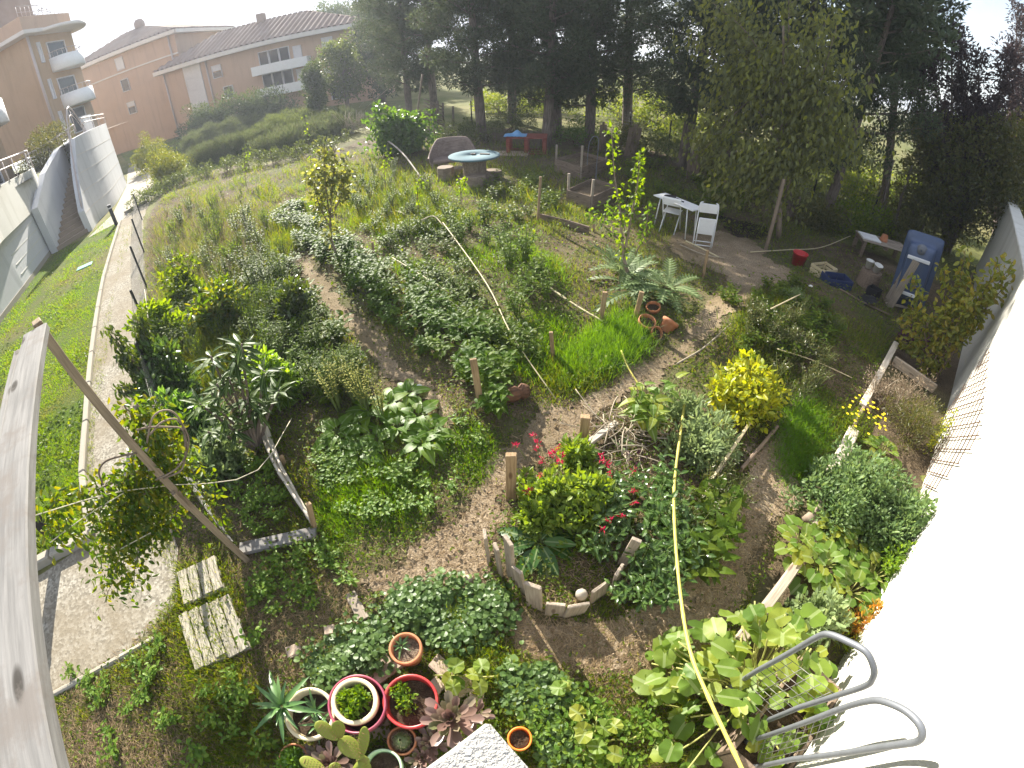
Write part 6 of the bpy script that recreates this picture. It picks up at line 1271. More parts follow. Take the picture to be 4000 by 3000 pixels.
P0 = cd_+np.stack([U(-.25, .45, n), U(-.3, .5, n), np.full(n, .05)], 1); leafs(mb, P0, D, Nn, U(.45, .75, n), U(.19, .28, n), 'frond', .25, .6); mb.build('fronds', M['silver'], t)
P0 = GH(2590, 1210); n = 12; mb = MB(); an = np.arange(n)*2.4; el = np.linspace(.1, .8, n); D = np.stack([np.cos(an)*np.cos(el), np.sin(an)*np.cos(el), np.sin(el)], 1); leafs(mb, P0+np.array([0, 0, .25])+D*.1, D, np.array([0, 0, 1.])+D*-.3, U(.4, .6, n), U(.22, .3, n), 'frond', .2, .5); single(mb, 'silver_thistle', M['silver'], 'smaller silver thistle plant hanging over the terracotta pots', 'plant', P0)
t = bush('citrus_bush', GH(2885, 1620), .42, .40, .85, 46, .085, .045, 'oval', 'citrus', 'glowing yellow green leafy bush at the head of the front bed', clumps=46, cr=.14, stems=9, up=.3)
bush('sage_bush', GH(2730, 1780), .40, .32, .42, 46, .085, .028, 'oval', 'sage', 'grey green sage bush in the front bed right of the bamboo cane', clumps=32, cr=.13, stems=6, up=.5)
bush('sage_bush', GH(2650, 1660), .25, .22, .40, 40, .07, .026, 'oval', 'sage', 'smaller sage shoots behind the eggplant', clumps=20, cr=.12, stems=4, up=.6)
e_ = herb('eggplant', 'vegetable', .62, .42, 8, 9, .21, .12, 'heart', 'squash', bend=.5, hang=.3); one(e_, (2510, 1680), 'eggplant with large drooping leaves where the bamboo cane begins')
# salvia with red flowers
def salv(name, px, rx, h, label, n, nf):
    B_ = GH(*px); t = bush(name, B_, rx, rx*.85, h, 60, .07, .042, 'heart', 'salvia', label, cat='flower', clumps=n, cr=.12, stems=7, up=.35, stem_mat='green_stem')
    for k in range(nf):
        mb = MB(); sm = mb
        a = U(0, 6.28); rr = rx*U(.45, 1.15); p = B_+np.array([rr*math.cos(a), rr*.85*math.sin(a), h*U(.62, .85)]); e = p+np.array([.1*math.cos(a), .1*math.sin(a), U(.10, .20)]); tube(sm, [p, (p+e)/2, e], .004, 4, 1)
        m = 11; D = unit(sph(m)+(0, 0, .5)); leafs(mb, e-(0, 0, .03)+(e-p)*U(-.4, .3, m)[:, None]*.5, D, sph(m), U(.03, .055, m), .012, 'lance', .3, .2); mb.build('flower', [M['red_petal'], M['green_stem']], t)
salv('salvia', (2215, 2010), .46, .52, 'light green salvia bush with red flowers at the left of the front bed', 60, 12); salv('salvia', (2265, 1830), .15, .42, 'small upright salvia with one red flower by the broad stake', 12, 2)
t = thing('flower_sprays', GH(2180, 1900), 'loose tall sprays of red flowers reaching over the dirt path', 'flower')
for px in ((2083, 1700), (2100, 1730), (2170, 1765), (2150, 1775), (2185, 1800), (2350, 1800), (2372, 1820), (2010, 1740), (2385, 1850)):
    mb = MB(); sm = mb; e = G(*px, .75); b = G(px[0]*.75+2190*.25, px[1]*.75+1960*.25, .4); tube(sm, [b, (b+e)/2+(0, 0, .03), e], .0035, 4, 1); m = 12; leafs(mb, np.repeat(e[None], m, 0)+U(-.02, .02, (m, 3)), unit(sph(m)+(0, 0, .4)), sph(m), U(.03, .05, m), .012, 'lance', .3, .2); mb.build('flower', [M['red_petal'], M['green_stem']], t)
cm = rosette('comfrey', 'plant', 17, .34, .13, 'oval', 'comfrey', .15, 1.25, .55, .22, .05); one(cm, (2105, 2130), 'broad leafed comfrey clump inside the palisade', 1.3)
pk = herb('pepper_plant', 'vegetable', .42, .22, 7, 9, .105, .05, 'oval', 'pepper', bend=.4)
PP = [(2380, 1960), (2480, 1940), (2590, 1930), (2420, 2030), (2530, 2020), (2620, 2010), (2380, 2100), (2560, 2090), (2640, 2100), (2330, 2180), (2560, 2180), (2630, 2200), (2480, 2250), (2570, 2280), (2420, 2330), (2520, 2360), (2600, 2350), (2350, 2030)]
place(pk, [GH(*p) for p in PP], 'glossy dark green pepper plant in the lower right of the front bed', 'pepper plants in the front bed', (.75, 1.15))
ht = rosette('seedling', 'plant', 5, .09, .085, 'round', 'sage', .3, 1., .2, .1, .06); one(ht, (2425, 1750), 'round leafed pale seedling in the dry mulch of the front bed')
bt = rosette('beet_plant', 'vegetable', 6, .12, .05, 'oval', 'purple', .2, .9, .4, .2, .05); one(bt, (2480, 1800), 'small reddish beet in the dry mulch of the front bed')
t = thing('stick_heap', GH(2400, 1740), 'heap of dry bent sticks behind the red flowers', 'brush pile'); mb = MB()
for k in range(60): a = GH(U(2310, 2520), U(1660, 1800), U(.02, .22)); an = U(0, 6.28); ln = U(.15, .5); e = a+np.array([ln*math.cos(an), ln*math.sin(an), U(-.05, .1)]); tube(mb, spline([a, (a+e)/2+U(-.06, .06, 3), e], 6), U(.003, .009), 4)
mb.build('twigs', M['dry_twig'], t)
for px, r_, h_, lb, mt in (((700, 1560), .38, .95, 'bushy green shrub against the wire fence left of the loquat', 'pepper'), ((770, 1720), .34, .8, 'dark leafy shrub at the foot of the loquat by the fence', 'comfrey'), ((660, 1370), .42, 1.0, 'leafy shrub behind the drooping tree along the fence', 'pale'), ((1080, 1560), .3, .6, 'small leafy bush right of the loquat', 'chard'), ((860, 1830), .3, .45, 'silvery cabbage like plant under the loquat', 'silver'), ((900, 1260), .45, .9, 'yellowing bushy shrub in the tangle behind the loquat', 'wisteria'), ((740, 1180), .45, .95, 'bushy shrub in the tangle near the fence', 'weed'), ((1180, 1290), .28, .95, 'dark thin leafed upright shrub in the left bed', 'cherry')): bush('fence_shrub', GH(*px), r_, r_, h_, 70, .11, .045, 'oval', mt, lb, clumps=44, cr=.17, stems=7, up=.35, hollow=.1)
# left: loquat, drooping tree, climber
lq = GH(1010, 1760); t = thing('loquat', lq, 'young loquat with long dark ribbed leaves beside the wire fence', 'tree'); mb = MB(); lf = MB()
for x, y in ((870, 1400), (930, 1350), (800, 1520), (860, 1600), (960, 1500), (1000, 1430), (900, 1500), (820, 1430), (980, 1600), (760, 1580), (900, 1680), (820, 1680), (1020, 1560), (1060, 1500)):
    e = T(lq, x, y)+U(-.12, .12, 3); q = spline([lq, (lq+e)/2+(0, 0, .05), e], 9); tube(mb, q, np.linspace(.03, .01, 9), 6)
    n = 17; an = np.arange(n)*2.4; el = U(-.35, .9, n); D = np.stack([np.cos(an)*np.cos(el), np.sin(an)*np.cos(el), np.sin(el)], 1); leafs(lf, e+D*.02-np.linspace(0, .14, n)[:, None]*unit(e-q[-3]), D, np.array([0, 0, 1.])+sph(n)*.3, U(.17, .26, n), U(.045, .065, n), 'lance', .25, .35)
mb.build('trunk', M['bark'], t); lf.build('crown', M['loquat'], t)
cb = GH(640, 1560); t = thing('drooping_tree', cb, 'small tree with dark drooping leaves leaning over the wire fence', 'tree'); mb = MB(); lf = MB()
for x, y in ((440, 1260), (500, 1240), (560, 1300), (620, 1290), (430, 1340), (480, 1420), (540, 1380), (600, 1370), (660, 1340), (520, 1500), (470, 1500), (580, 1470), (640, 1420), (690, 1320), (560, 1230), (630, 1480)):
    e = T(cb, x, y)+U(-.15, .15, 3); q = spline([cb, (cb+e)/2+(0, 0, .15), e], 10); tube(mb, q, np.linspace(.02, .004, 10), 5); n = 110; f = U(3.5, 9, n); P = np.stack([np.interp(f, np.arange(10), q[:, i]) for i in range(3)], 1)+U(-.09, .09, (n, 3)); D = unit(sph(n)*.5+(0, 0, -.9)); leafs(lf, P, D, sph(n), U(.09, .15, n), U(.03, .045, n), 'lance', .3, .3)
mb.build('trunk', M['twig'], t); lf.build('crown', M['cherry'], t)
t = thing('climber', pb0+(-.3, -.1, 0), 'yellowing climber with hanging leaf strands on the pergola post', 'climber'); mb = MB(); lf = MB()
strands = [[(560, 1610), (600, 1680), (590, 1780), (560, 1880), (520, 1980), (490, 2120), (470, 2260), (440, 2390)], [(600, 1700), (640, 1800), (660, 1900), (620, 2010), (580, 2110), (560, 2230), (545, 2340)], [(620, 1750), (690, 1850), (720, 1950), (700, 2050), (640, 2130)], [(580, 1830), (500, 1900), (430, 1960), (400, 2060), (380, 2130)], [(560, 1870), (440, 1930), (330, 1960), (260, 1990), (200, 2020), (250, 2110), (270, 2180)], [(700, 1850), (780, 1880), (860, 2010), (900, 2120)], [(640, 1640), (680, 1720), (760, 1800)], [(590, 1900), (560, 2000), (590, 2080), (610, 2180)], [(640, 1900), (560, 1960), (470, 2010), (440, 2100), (450, 2200)], [(660, 1900), (560, 2030), (520, 2180), (500, 2330)], [(620, 1920), (640, 2060), (600, 2200)], [(560, 1930), (500, 2060), (450, 2180), (420, 2300)], [(700, 1930), (660, 2080), (600, 2160)], [(480, 1960), (520, 2090), (560, 2180)], [(520, 1630), (570, 1700), (640, 1790), (740, 1890)]]
for s in strands:
    q = spline([T(pb0, *p)+(0, 0, 0) for p in s], 26)+U(-.02, .02, (26, 3)); q = q+np.append(unit(pb0[:2])*U(.06, .24), 0); tube(mb, q, np.linspace(.007, .003, 26), 5)
    n = int(62*len(s)); f = U(0, 25, n); P = np.stack([np.interp(f, np.arange(26), q[:, i]) for i in range(3)], 1)+rng.normal(size=(n, 3))*np.array([.075, .075, .07]); D = unit(sph(n)*.8+(0, 0, -.7)); leafs(lf, P, D, sph(n)+(0, 0, .4), U(.05, .085, n), U(.022, .036, n), 'oval', .25, .3)
for s in ([(600, 1690), (625, 1590), (680, 1565), (725, 1600), (745, 1680), (735, 1790), (660, 1830)], [(560, 1640), (610, 1630), (680, 1630), (735, 1640), (752, 1700), (745, 1750), (700, 1800), (630, 1835)], [(430, 1850), (415, 1800), (440, 1760), (500, 1740), (560, 1730)], [(610, 1660), (660, 1610), (720, 1605), (760, 1680), (740, 1760)]):
    q = spline([T(pb0, *p) for p in s], 26)+np.array([0, -.1, 0]); tube(mb, q, .008, 5)
mb.build('stem', M['pale_bark'], t); lf.build('leaves', M['wisteria'], t)
# wall bed
bush('rue_bush', GH(3310, 1985), .68, .5, .62, 100, .055, .026, 'oval', 'rue', 'large blue green rue like shrub spilling over the wall bed border', clumps=80, cr=.15, stems=8, up=.45)
bush('rue_bush', GH(3450, 2120), .40, .40, .66, 100, .055, .026, 'oval', 'rue', 'blue green shrub against the white wall below the larger one', clumps=44, cr=.15, stems=8, up=.45)
bush('rue_bush', GH(3440, 2210), .26, .24, .45, 80, .05, .024, 'oval', 'parsley', 'brighter green ferny shrub at the foot of the white wall', clumps=22, cr=.12, stems=5, up=.45)
bush('dry_shrub', GH(3540, 1720), .42, .45, .7, 70, .05, .012, 'rh', 'darkherb', 'brownish dry rosemary shrub before the lattice', clumps=40, cr=.16, stems=10, up=.7)
bush('dry_shrub', GH(3500, 1590), .38, .36, .55, 60, .05, .010, 'rh', 'twigleaf', 'bleached dry shrub behind the rosemary in the wall bed', clumps=30, cr=.16, stems=12, up=.6, stem_mat='dry_twig')
t = bush('dry_flower_clump', GH(3405, 1560), .30, .26, .6, 40, .035, .012, 'rh', 'twigleaf', 'grey withered flower clump at the silvery plank', clumps=26, cr=.10, stems=24, up=.4, stem_mat='dry_twig')
def yflow(px, n, label, rx=.3, h=.35):
    B_ = GH(*px); t = bush('yellow_flower_plant', B_, rx, rx, h, 50, .04, .012, 'rh', 'weed', label, cat='flower', clumps=24, cr=.10, stems=8, up=.6, stem_mat='green_stem'); mb = MB()
    for k in range(n): mb = MB(); a = U(0, 6.28); rr = rx*math.sqrt(U(0, 1.2)); p = B_+np.array([rr*math.cos(a), rr*math.sin(a), h*U(.8, 1.15)]); m = 8; an = np.arange(m)*math.pi/4; leafs(mb, np.repeat(p[None], m, 0), np.stack([np.cos(an), np.sin(an), np.full(m, .2)], 1), (0, 0, 1.), .022, .014, 'oval', .1, .1); mb.build('flower', M['yellow_petal'], t)
yflow((3335, 1690), 42, 'bushy plant dotted with small yellow daisies by the wall bed'); 
sq = rosette('squash_plant', 'vegetable', 24, .24, .25, 'lobed', 'squash', .15, 1.2, .25, .12, .30, stem='vine_stem', wav=.06)
place(sq, [GH(3430, 1790, .05), GH(3110, 2160, .05), GH(3330, 2150, .05), GH(3300, 2330, .05), GH(3180, 2230, .05), GH(3390, 2270, .05), GH(3240, 2080, .05)], ['pale squash plant in the middle compartment of the wall bed', 'squash plant spilling over the narrow bed board', 'squash plant below the blue green shrub', 'bright squash plant beside the grey sage', 'squash plant between the narrow board and the grey sage', 'squash plant against the white wall above the orange plant', 'wilting squash plant just under the large rue shrub'], None, (.65, .9))
mb = MB(); B_ = GH(2900, 2740); n = 170; P = B_+np.stack([U(-.72, .58, n), U(-.5, .62, n), U(.10, .78, n)], 1); P[:, 2] *= np.clip(1.25-((P[:, 0]-B_[0])**2+(P[:, 1]-B_[1]-.1)**2)*1.6, .3, 1.2); t = thing('squash_plant', B_, 'big squash plant with many lobed leaves under the hooped rack', 'vegetable')
an = U(0, 6.28, n); D = np.stack([np.cos(an), np.sin(an), U(-.3, .25, n)], 1); leafs(mb, P, D, np.array([-.2, .2, 1.])+sph(n)*.45, U(.10, .21, n), U(.11, .22, n), 'lobed', .12, .25, 0, True, .10); mb.build('leaves', M['squash'], t); mb = MB()
for p in P[::2]: tube(mb, spline([B_+(U(-.12, .12), U(-.12, .12), 0), (B_+p)/2+(U(-.05, .05), U(-.05, .05), .1), p], 8), .007, 5)
mb.build('stem', M['vine_stem'], t)
for k, (ps, lb) in enumerate((([(2330, 2760), (2310, 2870), (2250, 2740), (2215, 2690)], 'pale squash vine with one wilted leaf lying on the dry grass'), ([(2650, 2770), (2560, 2750), (2550, 2690), (2572, 2625)], 'short squash vine with a yellowing leaf on the shaded soil'), ([(2510, 2850), (2460, 2890), (2380, 2895), (2340, 2930), (2380, 2960)], 'curled yellow green squash vine near the bottom edge'), ([(2000, 2640), (1900, 2655), (1780, 2645), (1700, 2650)], 'squash vine with yellow leaves crossing the paving stones'))):
    P3 = spline([GH(x, y, .05+.05*(i % 2)) for i, (x, y) in enumerate(ps)], 24); t = thing('squash_vine', P3[0], lb, 'vine'); mb = MB(); tube(mb, P3, .007, 6); mb.build('stem', M['vine_stem'], t); mb = MB(); n = 9 if k == 3 else 6; P = P3[(U(0, 23, n)).astype(int)]+U(-.05, .05, (n, 3))+(0, 0, .08); an = U(0, 6.28, n); leafs(mb, P, np.stack([np.cos(an), np.sin(an), 0*an], 1), np.array([0, 0, 1.])+sph(n)*.5, .13, .13, 'lobed', .15, .2, 0, False, .08); mb.build('leaves', M['squash'], t)
bush('sage_bush', GH(3165, 2450), .26, .24, .34, 60, .075, .03, 'oval', 'sage', 'silvery sage at the near end of the wall bed', clumps=26, cr=.11, stems=5, up=.6)
bush('orange_plant', GH(3365, 2440), .20, .18, .34, 50, .055, .02, 'oval', 'orange', 'orange and yellow turning plant at the foot of the white wall', clumps=18, cr=.10, stems=5, up=.5)
bush('wall_grass', GH(3330, 2560), .22, .2, .26, 60, .07, .010, 'rh', 'grass', 'wiry grass tuft between wall and hooped rack', clumps=16, cr=.1, stems=0, up=.8)
bush('purple_plant', GH(3560, 1345), .25, .25, .4, 60, .08, .03, 'oval', 'purple', 'purple leafed plant below the wall climber', clumps=18, cr=.12, stems=5)
bush('grey_cushion', GH(3062, 1250), .18, .18, .24, 90, .05, .012, 'rh', 'sage', 'small blue grey cushion plant on the shaded herb mound', clumps=16, cr=.08, stems=0, up=.8)
wb = GH(3640, 1470); t = thing('wall_fruit_tree', wb, 'yellowing fruit tree trained along the far end of the white wall', 'tree'); mb = MB(); lf = MB()
for x, y in ((3600, 1100), (3560, 1180), (3640, 1010), (3700, 1060), (3760, 980), (3700, 1180), (3620, 1230), (3780, 1120), (3840, 1090), (3900, 1080), (3950, 1020), (3560, 1260), (3700, 1300), (3650, 1340), (3600, 1400), (3740, 1250), (3810, 1200), (3550, 1350), (3690, 1420), (3850, 1150), (3750, 1040), (3900, 1010)):
    e = T(wb, x, y)+np.r_[U(-.18, .18, 2), 0]; s_ = (e[:2]-WB)@WN
    if s_ < .06: e[:2] += WN*(.10-s_)
    q = spline([wb+(U(-.1, .1), U(-.1, .1), 0), (wb+e)/2+(0, 0, .12), e], 12); tube(mb, q, np.linspace(.018, .005, 12), 5); n = 95; f = U(4.5, 11.3, n); P = np.stack([np.interp(f, np.arange(12), q[:, i]) for i in range(3)], 1)+U(-.10, .10, (n, 3)); s_ = (P[:, :2]-WB)@WN; P[:, :2] += WN*np.clip(.05-s_, 0, 1)[:, None]; D = unit(sph(n)+(0, 0, -.3)); leafs(lf, P, D, sph(n)+(0, 0, .5), U(.08, .125, n), U(.048, .075, n), 'oval', .25, .3)
mb.build('trunk', M['twig'], t); lf.build('crown', M['climb'], t)
wb2 = wallp(3610, 1790, .08); t = thing('wall_creeper', wb2, 'thin yellow green creeper on the brown lattice', 'climber'); mb = MB(); lf = MB()
for x, y in ((3700, 1620), (3720, 1640), (3690, 1680), (3650, 1700), (3740, 1600)):
    e = wallp(x, y, .12); q = spline([wallp(3590, 1800, .08), (wallp(3590, 1800, .1)+e)/2, e], 10); tube(mb, q, .004, 4); n = 46; f = U(3, 9.3, n); P = np.stack([np.interp(f, np.arange(10), q[:, i]) for i in range(3)], 1)+U(-.05, .05, (n, 3)); leafs(lf, P, sph(n), sph(n), .045, .02, 'oval')
mb.build('stem', M['green_stem'], t); lf.build('leaves', M['citrus'], t)
# plants in the pots
def aloe(name, p, n, L, W, label, mat='aloe', e0=.1, e1=1.2, cat='succulent', tm='strap', bend=.35):
    o = rosette(name, cat, n, L, W, tm, mat, e0, e1, bend, .5, z=.0); o.location = Vector(p); return tag(o, label)
aloe('small_aloe', pots['tc'][1]+(-.045, .03, 0), 11, .11, .022, 'tiny aloe in the terracotta pot by the mallow')
aloe('aloe', G(1105, 2760, .38), 16, .28, .05, 'large blue green aloe leaning over the left cream pot'); aloe('aloe', pots['cream'][1]+(.02, .04, 0), 12, .2, .03, 'grassy aloe inside the left cream pot'); aloe('aloe', pots['cream'][1]+(.06, -.06, 0), 10, .17, .025, 'small aloe offset at the front of the left cream pot')
for px, z, s, lb in (((1765, 2810), .32, .215, 'big purple pink aeonium rosette right of the red pot'), ((1295, 2985), .26, .15, 'dark purple aeonium rosette at the bottom edge'), ((1235, 2960), .2, .10, 'small brownish aeonium beside the jade pot'), ((1690, 2905), .16, .12, 'greenish brown aeonium below the big rosette'), ((1860, 2790), .2, .11, 'small aeonium rosette between the big one and the paving'), ((1650, 2960), .16, .11, 'withered aeonium rosette beside the pillar')): aloe('aeonium', G(*px, z), 34, s, s*.34, lb, 'aeonium', .05, 1.35, tm='spoon', bend=-.05)
bush('parsley', pots['inner'][1], .10, .10, .14, 46, .035, .022, 'heart', 'parsley', 'curly herb growing in the cream pot inside the magenta one', cat='herb', clumps=18, cr=.045, stems=4, stem_mat='green_stem'); bush('herb_sprouts', pots['red'][1]+(-.06, .02, 0), .09, .10, .11, 26, .03, .018, 'oval', 'parsley', 'thin green sprouts at the left of the red pot', cat='herb', clumps=14, cr=.04, stems=4, stem_mat='green_stem')
bush('jade_sprouts', pots['jade'][1], .09, .09, .13, 60, .035, .014, 'oval', 'jade', 'bright green jade sprouts filling the corner pot', cat='succulent', clumps=18, cr=.04, stems=0)
c = pots['cactus'][1]+(0, 0, .035); mb = MB(); a = np.arange(48)*2*math.pi/48; rr = 1+.07*np.cos(12*a); V = np.concatenate([np.stack([.065*math.cos(e)*rr*np.cos(a), .065*math.cos(e)*rr*np.sin(a), np.full(48, .058*math.sin(e))], 1) for e in np.linspace(-1.2, 1.45, 10)]); F = [(i*48+j, i*48+(j+1) % 48, (i+1)*48+(j+1) % 48, (i+1)*48+j) for i in range(9) for j in range(48)]; mb.add(V+c, np.array(F), 0, np.c_[V[:, :2]*0, V[:, 2]], True); n = 420; d = sph(n); d[:, 2] = np.abs(d[:, 2]); leafs(mb, c+d*.064, d, sph(n), .018, .0022, 'rh', mi=1); single(mb, 'round_cactus', [M['pepper'], M['twigleaf']], 'round spiny cactus in the small terracotta pot', 'cactus', c)
# prickly pear
pb3 = G(1360, 3010, .05); t = thing('prickly_pear', pb3, 'prickly pear with flat oval pads in front of the magenta pot', 'cactus')
def pad(a, b, w, face, th=.022):
    a, b = np.asarray(a, float), np.asarray(b, float); d = b-a; L = np.linalg.norm(d); d = d/L; n = unit(np.asarray(face)-d*(d@np.asarray(face))); s = np.cross(n, d); m, k = 14, 26; V = []
    for i in range(m):
        e = -math.pi/2+math.pi*i/(m-1)
        for j in range(k): an = 2*math.pi*j/k; u = .5+.5*math.cos(an)*math.cos(e); w_ = w/2*math.sin(an)*math.cos(e)*(.75+.45*u); V.append(a+d*u*L+s*w_+n*th/2*math.sin(e))
    F = [(i*k+j, i*k+(j+1) % k, (i+1)*k+(j+1) % k, (i+1)*k+j) for i in range(m-1) for j in range(k)]; mb = MB(); mb.add(np.array(V), np.array(F), 0, np.tile((0, .3, U(0, 1)), (len(V), 1)), True)
    for side in (-1, 1):
        for uu in np.arange(.14, .9, .11):
            for vv in np.arange(-.4, .41, .2):
                off = .0 if int(uu/.11) % 2 else .1; q = a+d*uu*L+s*(vv+off)*w*math.sin(math.pi*min(.95, uu*1.05))*.9; box(mb, q+n*side*(th*.5+.001)*math.sqrt(max(.05, 1-(vv+off)**2*3.2)), (.006, .006, .004), frame(d, n), .001, 1)
    mb.build('pad', [M['cactus'], M['spine']], t)
U3 = lambda x, y, z: G(x, y, z)
for a, b, w, z0, z1 in (((1420, 2960), (1325, 2885), .13, .42, .52), ((1322, 2890), (1232, 2822), .095, .52, .62), ((1330, 2885), (1318, 2815), .085, .52, .68), ((1412, 2955), (1428, 2838), .075, .44, .66), ((1400, 2990), (1432, 2955), .09, .36, .42), ((1270, 3005), (1170, 2965), .09, .34, .4), ((1330, 3030), (1290, 2985), .10, .3, .36), ((1440, 3030), (1410, 2975), .10, .26, .38)):
    A_, B_ = U3(*a, z0), U3(*b, z1); pad(A_, B_, w, np.array([0, 0, EYE])-A_+U(-.7, .7, 3))
mb = MB(); tube(mb, [pb3, U3(1390, 3010, .25), U3(1415, 2975, .4)], .03, 8); mb.build('stem', M['cactus'], t)

# ------------------------------------------------------------------ ground cover nobody could count
def px_points(n, polys, avoid=(), soft=0.):
    polys = [np.array(p, float) for p in polys]; out = []; tot = 0
    lo = np.min([p.min(0) for p in polys], axis=0); hi = np.max([p.max(0) for p in polys], axis=0)
    while tot < n:
        c = np.stack([U(lo[0], hi[0], n), U(lo[1], hi[1], n)], 1); m = np.zeros(n, bool)
        for p in polys: m |= inside(c, p)
        c = c[m]; jt = c+rng.normal(size=c.shape)*14
        for a, keep in avoid: k = inside(jt, np.array(a, float)); c = c[~k | (U(0, 1, len(c)) < keep)]; jt = c+rng.normal(size=c.shape)*14
        out.append(c); tot += len(c)
    c = np.concatenate(out)[:n]; c = c+rng.normal(size=c.shape)*soft; P = Gv(c); P[:, 2] = hgt(P[:, 0], P[:, 1]); return P
def grass(name, P, L, W, mat, label=None, tm='blade', lean=.5, bend=.5, patchy=None, z=-.01):
    if patchy:
        f = np.sin(P[:, 0]*2.1+1.3*np.sin(P[:, 1]*1.7))+np.sin(P[:, 1]*2.7+1.1*np.sin(P[:, 0]*2.3))+.7*np.sin(5.3*P[:, 0]+3.1*P[:, 1]); s = np.clip(.75+patchy*f*.35, .25, 1.6)
    else: s = 1.
    n = len(P); d = np.hypot(P[:, 0], P[:, 1]); sc = np.clip(d/9., 1., 2.2); s = s*np.clip(d/5, .65, 1); D = np.stack([rng.normal(size=n)*lean, rng.normal(size=n)*lean, np.ones(n)], 1)
    mb = MB(); leafs(mb, P+np.array([0, 0, z]), D, sph(n), L*U(.55, 1.35, n)*s, W*sc*U(.7, 1.2, n), tm, .15, bend); return tag(mb.build(name, M[mat]), label, None, None, 'stuff')
GP = [(620, 790), (760, 680), (1050, 650), (1400, 600), (1700, 560), (2000, 560), (2600, 640), (3000, 800), (3300, 950), (3650, 1200), (3640, 1400), (3480, 1350), (3180, 1900), (2850, 2500), (2700, 3000), (150, 3000), (200, 2740), (560, 2540), (700, 2260), (660, 2000), (600, 1600), (572, 1080), (580, 880)]
AV = [(DIRT[0], .05), (DIRT[1], .08), (DIRT[2], .10), (DIRT[3], .12), ([(1890, 2080), (2000, 1790), (2300, 1700), (2650, 1650), (2680, 2060), (2450, 2300), (2200, 2400), (2000, 2320)], .2)]
grass('grass', px_points(130000, [GP], AV), .11, .0085, 'grass', 'patchy green garden grass and weeds', patchy=1.)
grass('far_grass', px_points(26000, [[(620, 790), (760, 680), (1050, 650), (1400, 600), (1700, 560), (2000, 560), (2600, 640), (3000, 800), (2600, 800), (1500, 900), (620, 1100)]]), .26, .008, 'grass', 'tall grass at the back of the garden', patchy=1.)
wp = px_points(28000, [GP], AV[:3]+[([(150, 2700), (700, 2300), (1000, 2150), (1450, 2250), (1450, 3000), (150, 3000)], .35), ([(1950, 2400), (2700, 2400), (2750, 3000), (1950, 3000)], .4)]); n = len(wp); D = unit(np.stack([rng.normal(size=n), rng.normal(size=n), U(-.1, .7, n)], 1)); mb = MB(); f = np.sin(wp[:, 0]*3.1+wp[:, 1])+np.sin(wp[:, 1]*3.7-wp[:, 0]*1.3); wp[:, 2] += U(.0, .10, n)*np.clip(1+f, .2, 2); leafs(mb, wp, D, np.array([0, 0, 1.])+sph(n)*.5, U(.03, .07, n)*np.clip(np.hypot(wp[:, 0], wp[:, 1])/6, .65, 1.2), U(.018, .042, n)*np.clip(np.hypot(wp[:, 0], wp[:, 1])/6, .65, 1.2), 'oval'); tag(mb.build('weeds', M['weed']), 'low broad leafed weeds through the grass', None, None, 'stuff')
lp = px_points(80000, [LAWN], soft=8); grass('lawn_grass', lp, .07, .010, 'lawn_grass', 'short bright lawn grass at the left', lean=.8, patchy=.5)
lw_ = px_points(2600, [LAWN], soft=5); kk = np.sin(lw_[:, 0]*1.9+lw_[:, 1]*.7)+np.sin(lw_[:, 1]*2.3-lw_[:, 0]) > .25; lw_ = lw_[kk]; n = len(lw_); lw_[:, 2] += U(.01, .05, n); mb = MB(); leafs(mb, lw_, unit(np.stack([rng.normal(size=n), rng.normal(size=n), U(0, .6, n)], 1)), np.array([0, 0, 1.])+sph(n)*.4, U(.05, .1, n), U(.03, .06, n), 'oval'); tag(mb.build('lawn_weeds', M['weed']), 'broad leafed weeds dotted through the left lawn', None, None, 'stuff')
grass('back_lawn_grass', px_points(9000, [LAWN2]), .09, .010, 'lawn_grass', 'short bright grass on the back lawn', lean=.7)
grass('oat_grass', px_points(9000, [[(2190, 1400), (2330, 1290), (2440, 1240), (2540, 1330), (2480, 1400), (2400, 1440), (2280, 1480), (2200, 1490)]], soft=22), .19, .007, 'bright_grass', 'bright green oat grass patch by the dirt path', lean=.35)
grass('shade_oat_grass', px_points(2500, [[(2150, 1440), (2300, 1440), (2400, 1460), (2250, 1530), (2120, 1500)]], soft=25), .16, .007, 'grass', 'darker grass at the shaded edge of the oat grass')
grass('path_side_grass', px_points(5200, [[(3080, 1560), (3180, 1560), (3230, 1680), (3170, 1850), (3060, 1880), (3040, 1740)]], soft=28), .15, .007, 'bright_grass', 'bright grass tufts along the right path', lean=.6)
grass('tall_weeds', px_points(3600, [[(580, 870), (720, 780), (900, 780), (1050, 860), (1020, 1050), (900, 1150), (700, 1100), (590, 1050)]]), (.42), .006, 'twigleaf', 'tall dry and green weeds beside the wire fence', lean=.35)
grass('tall_green_weeds', px_points(14000, [[(600, 900), (1000, 780), (1150, 950), (1100, 1250), (900, 1450), (720, 1650), (640, 1450)], [(1150, 650), (1500, 640), (1720, 760), (1750, 900), (1500, 930), (1250, 820)]]), .34, .007, 'grass', 'tall green weeds in the left corner of the garden', lean=.4)
sp = np.concatenate([px_points(24000, [GP], [(AV[4][0], 1.)]), px_points(17000, [[(200, 2750), (650, 2400), (1000, 2150), (1400, 2250), (1400, 2990), (200, 2990)], [(1950, 2450), (2600, 2450), (2700, 2990), (2050, 2990)]])]); n = len(sp); an = U(0, 6.28, n); D = np.stack([np.cos(an), np.sin(an), U(-.05, .25, n)], 1); mb = MB(); leafs(mb, sp+(0, 0, .012), D, np.array([0, 0, 1.])+sph(n)*.3, U(.04, .14, n), U(.0025, .0055, n), 'rh', 0, .1); tag(mb.build('straw', M['straw']), 'dry straw and stalk litter', None, None, 'stuff')
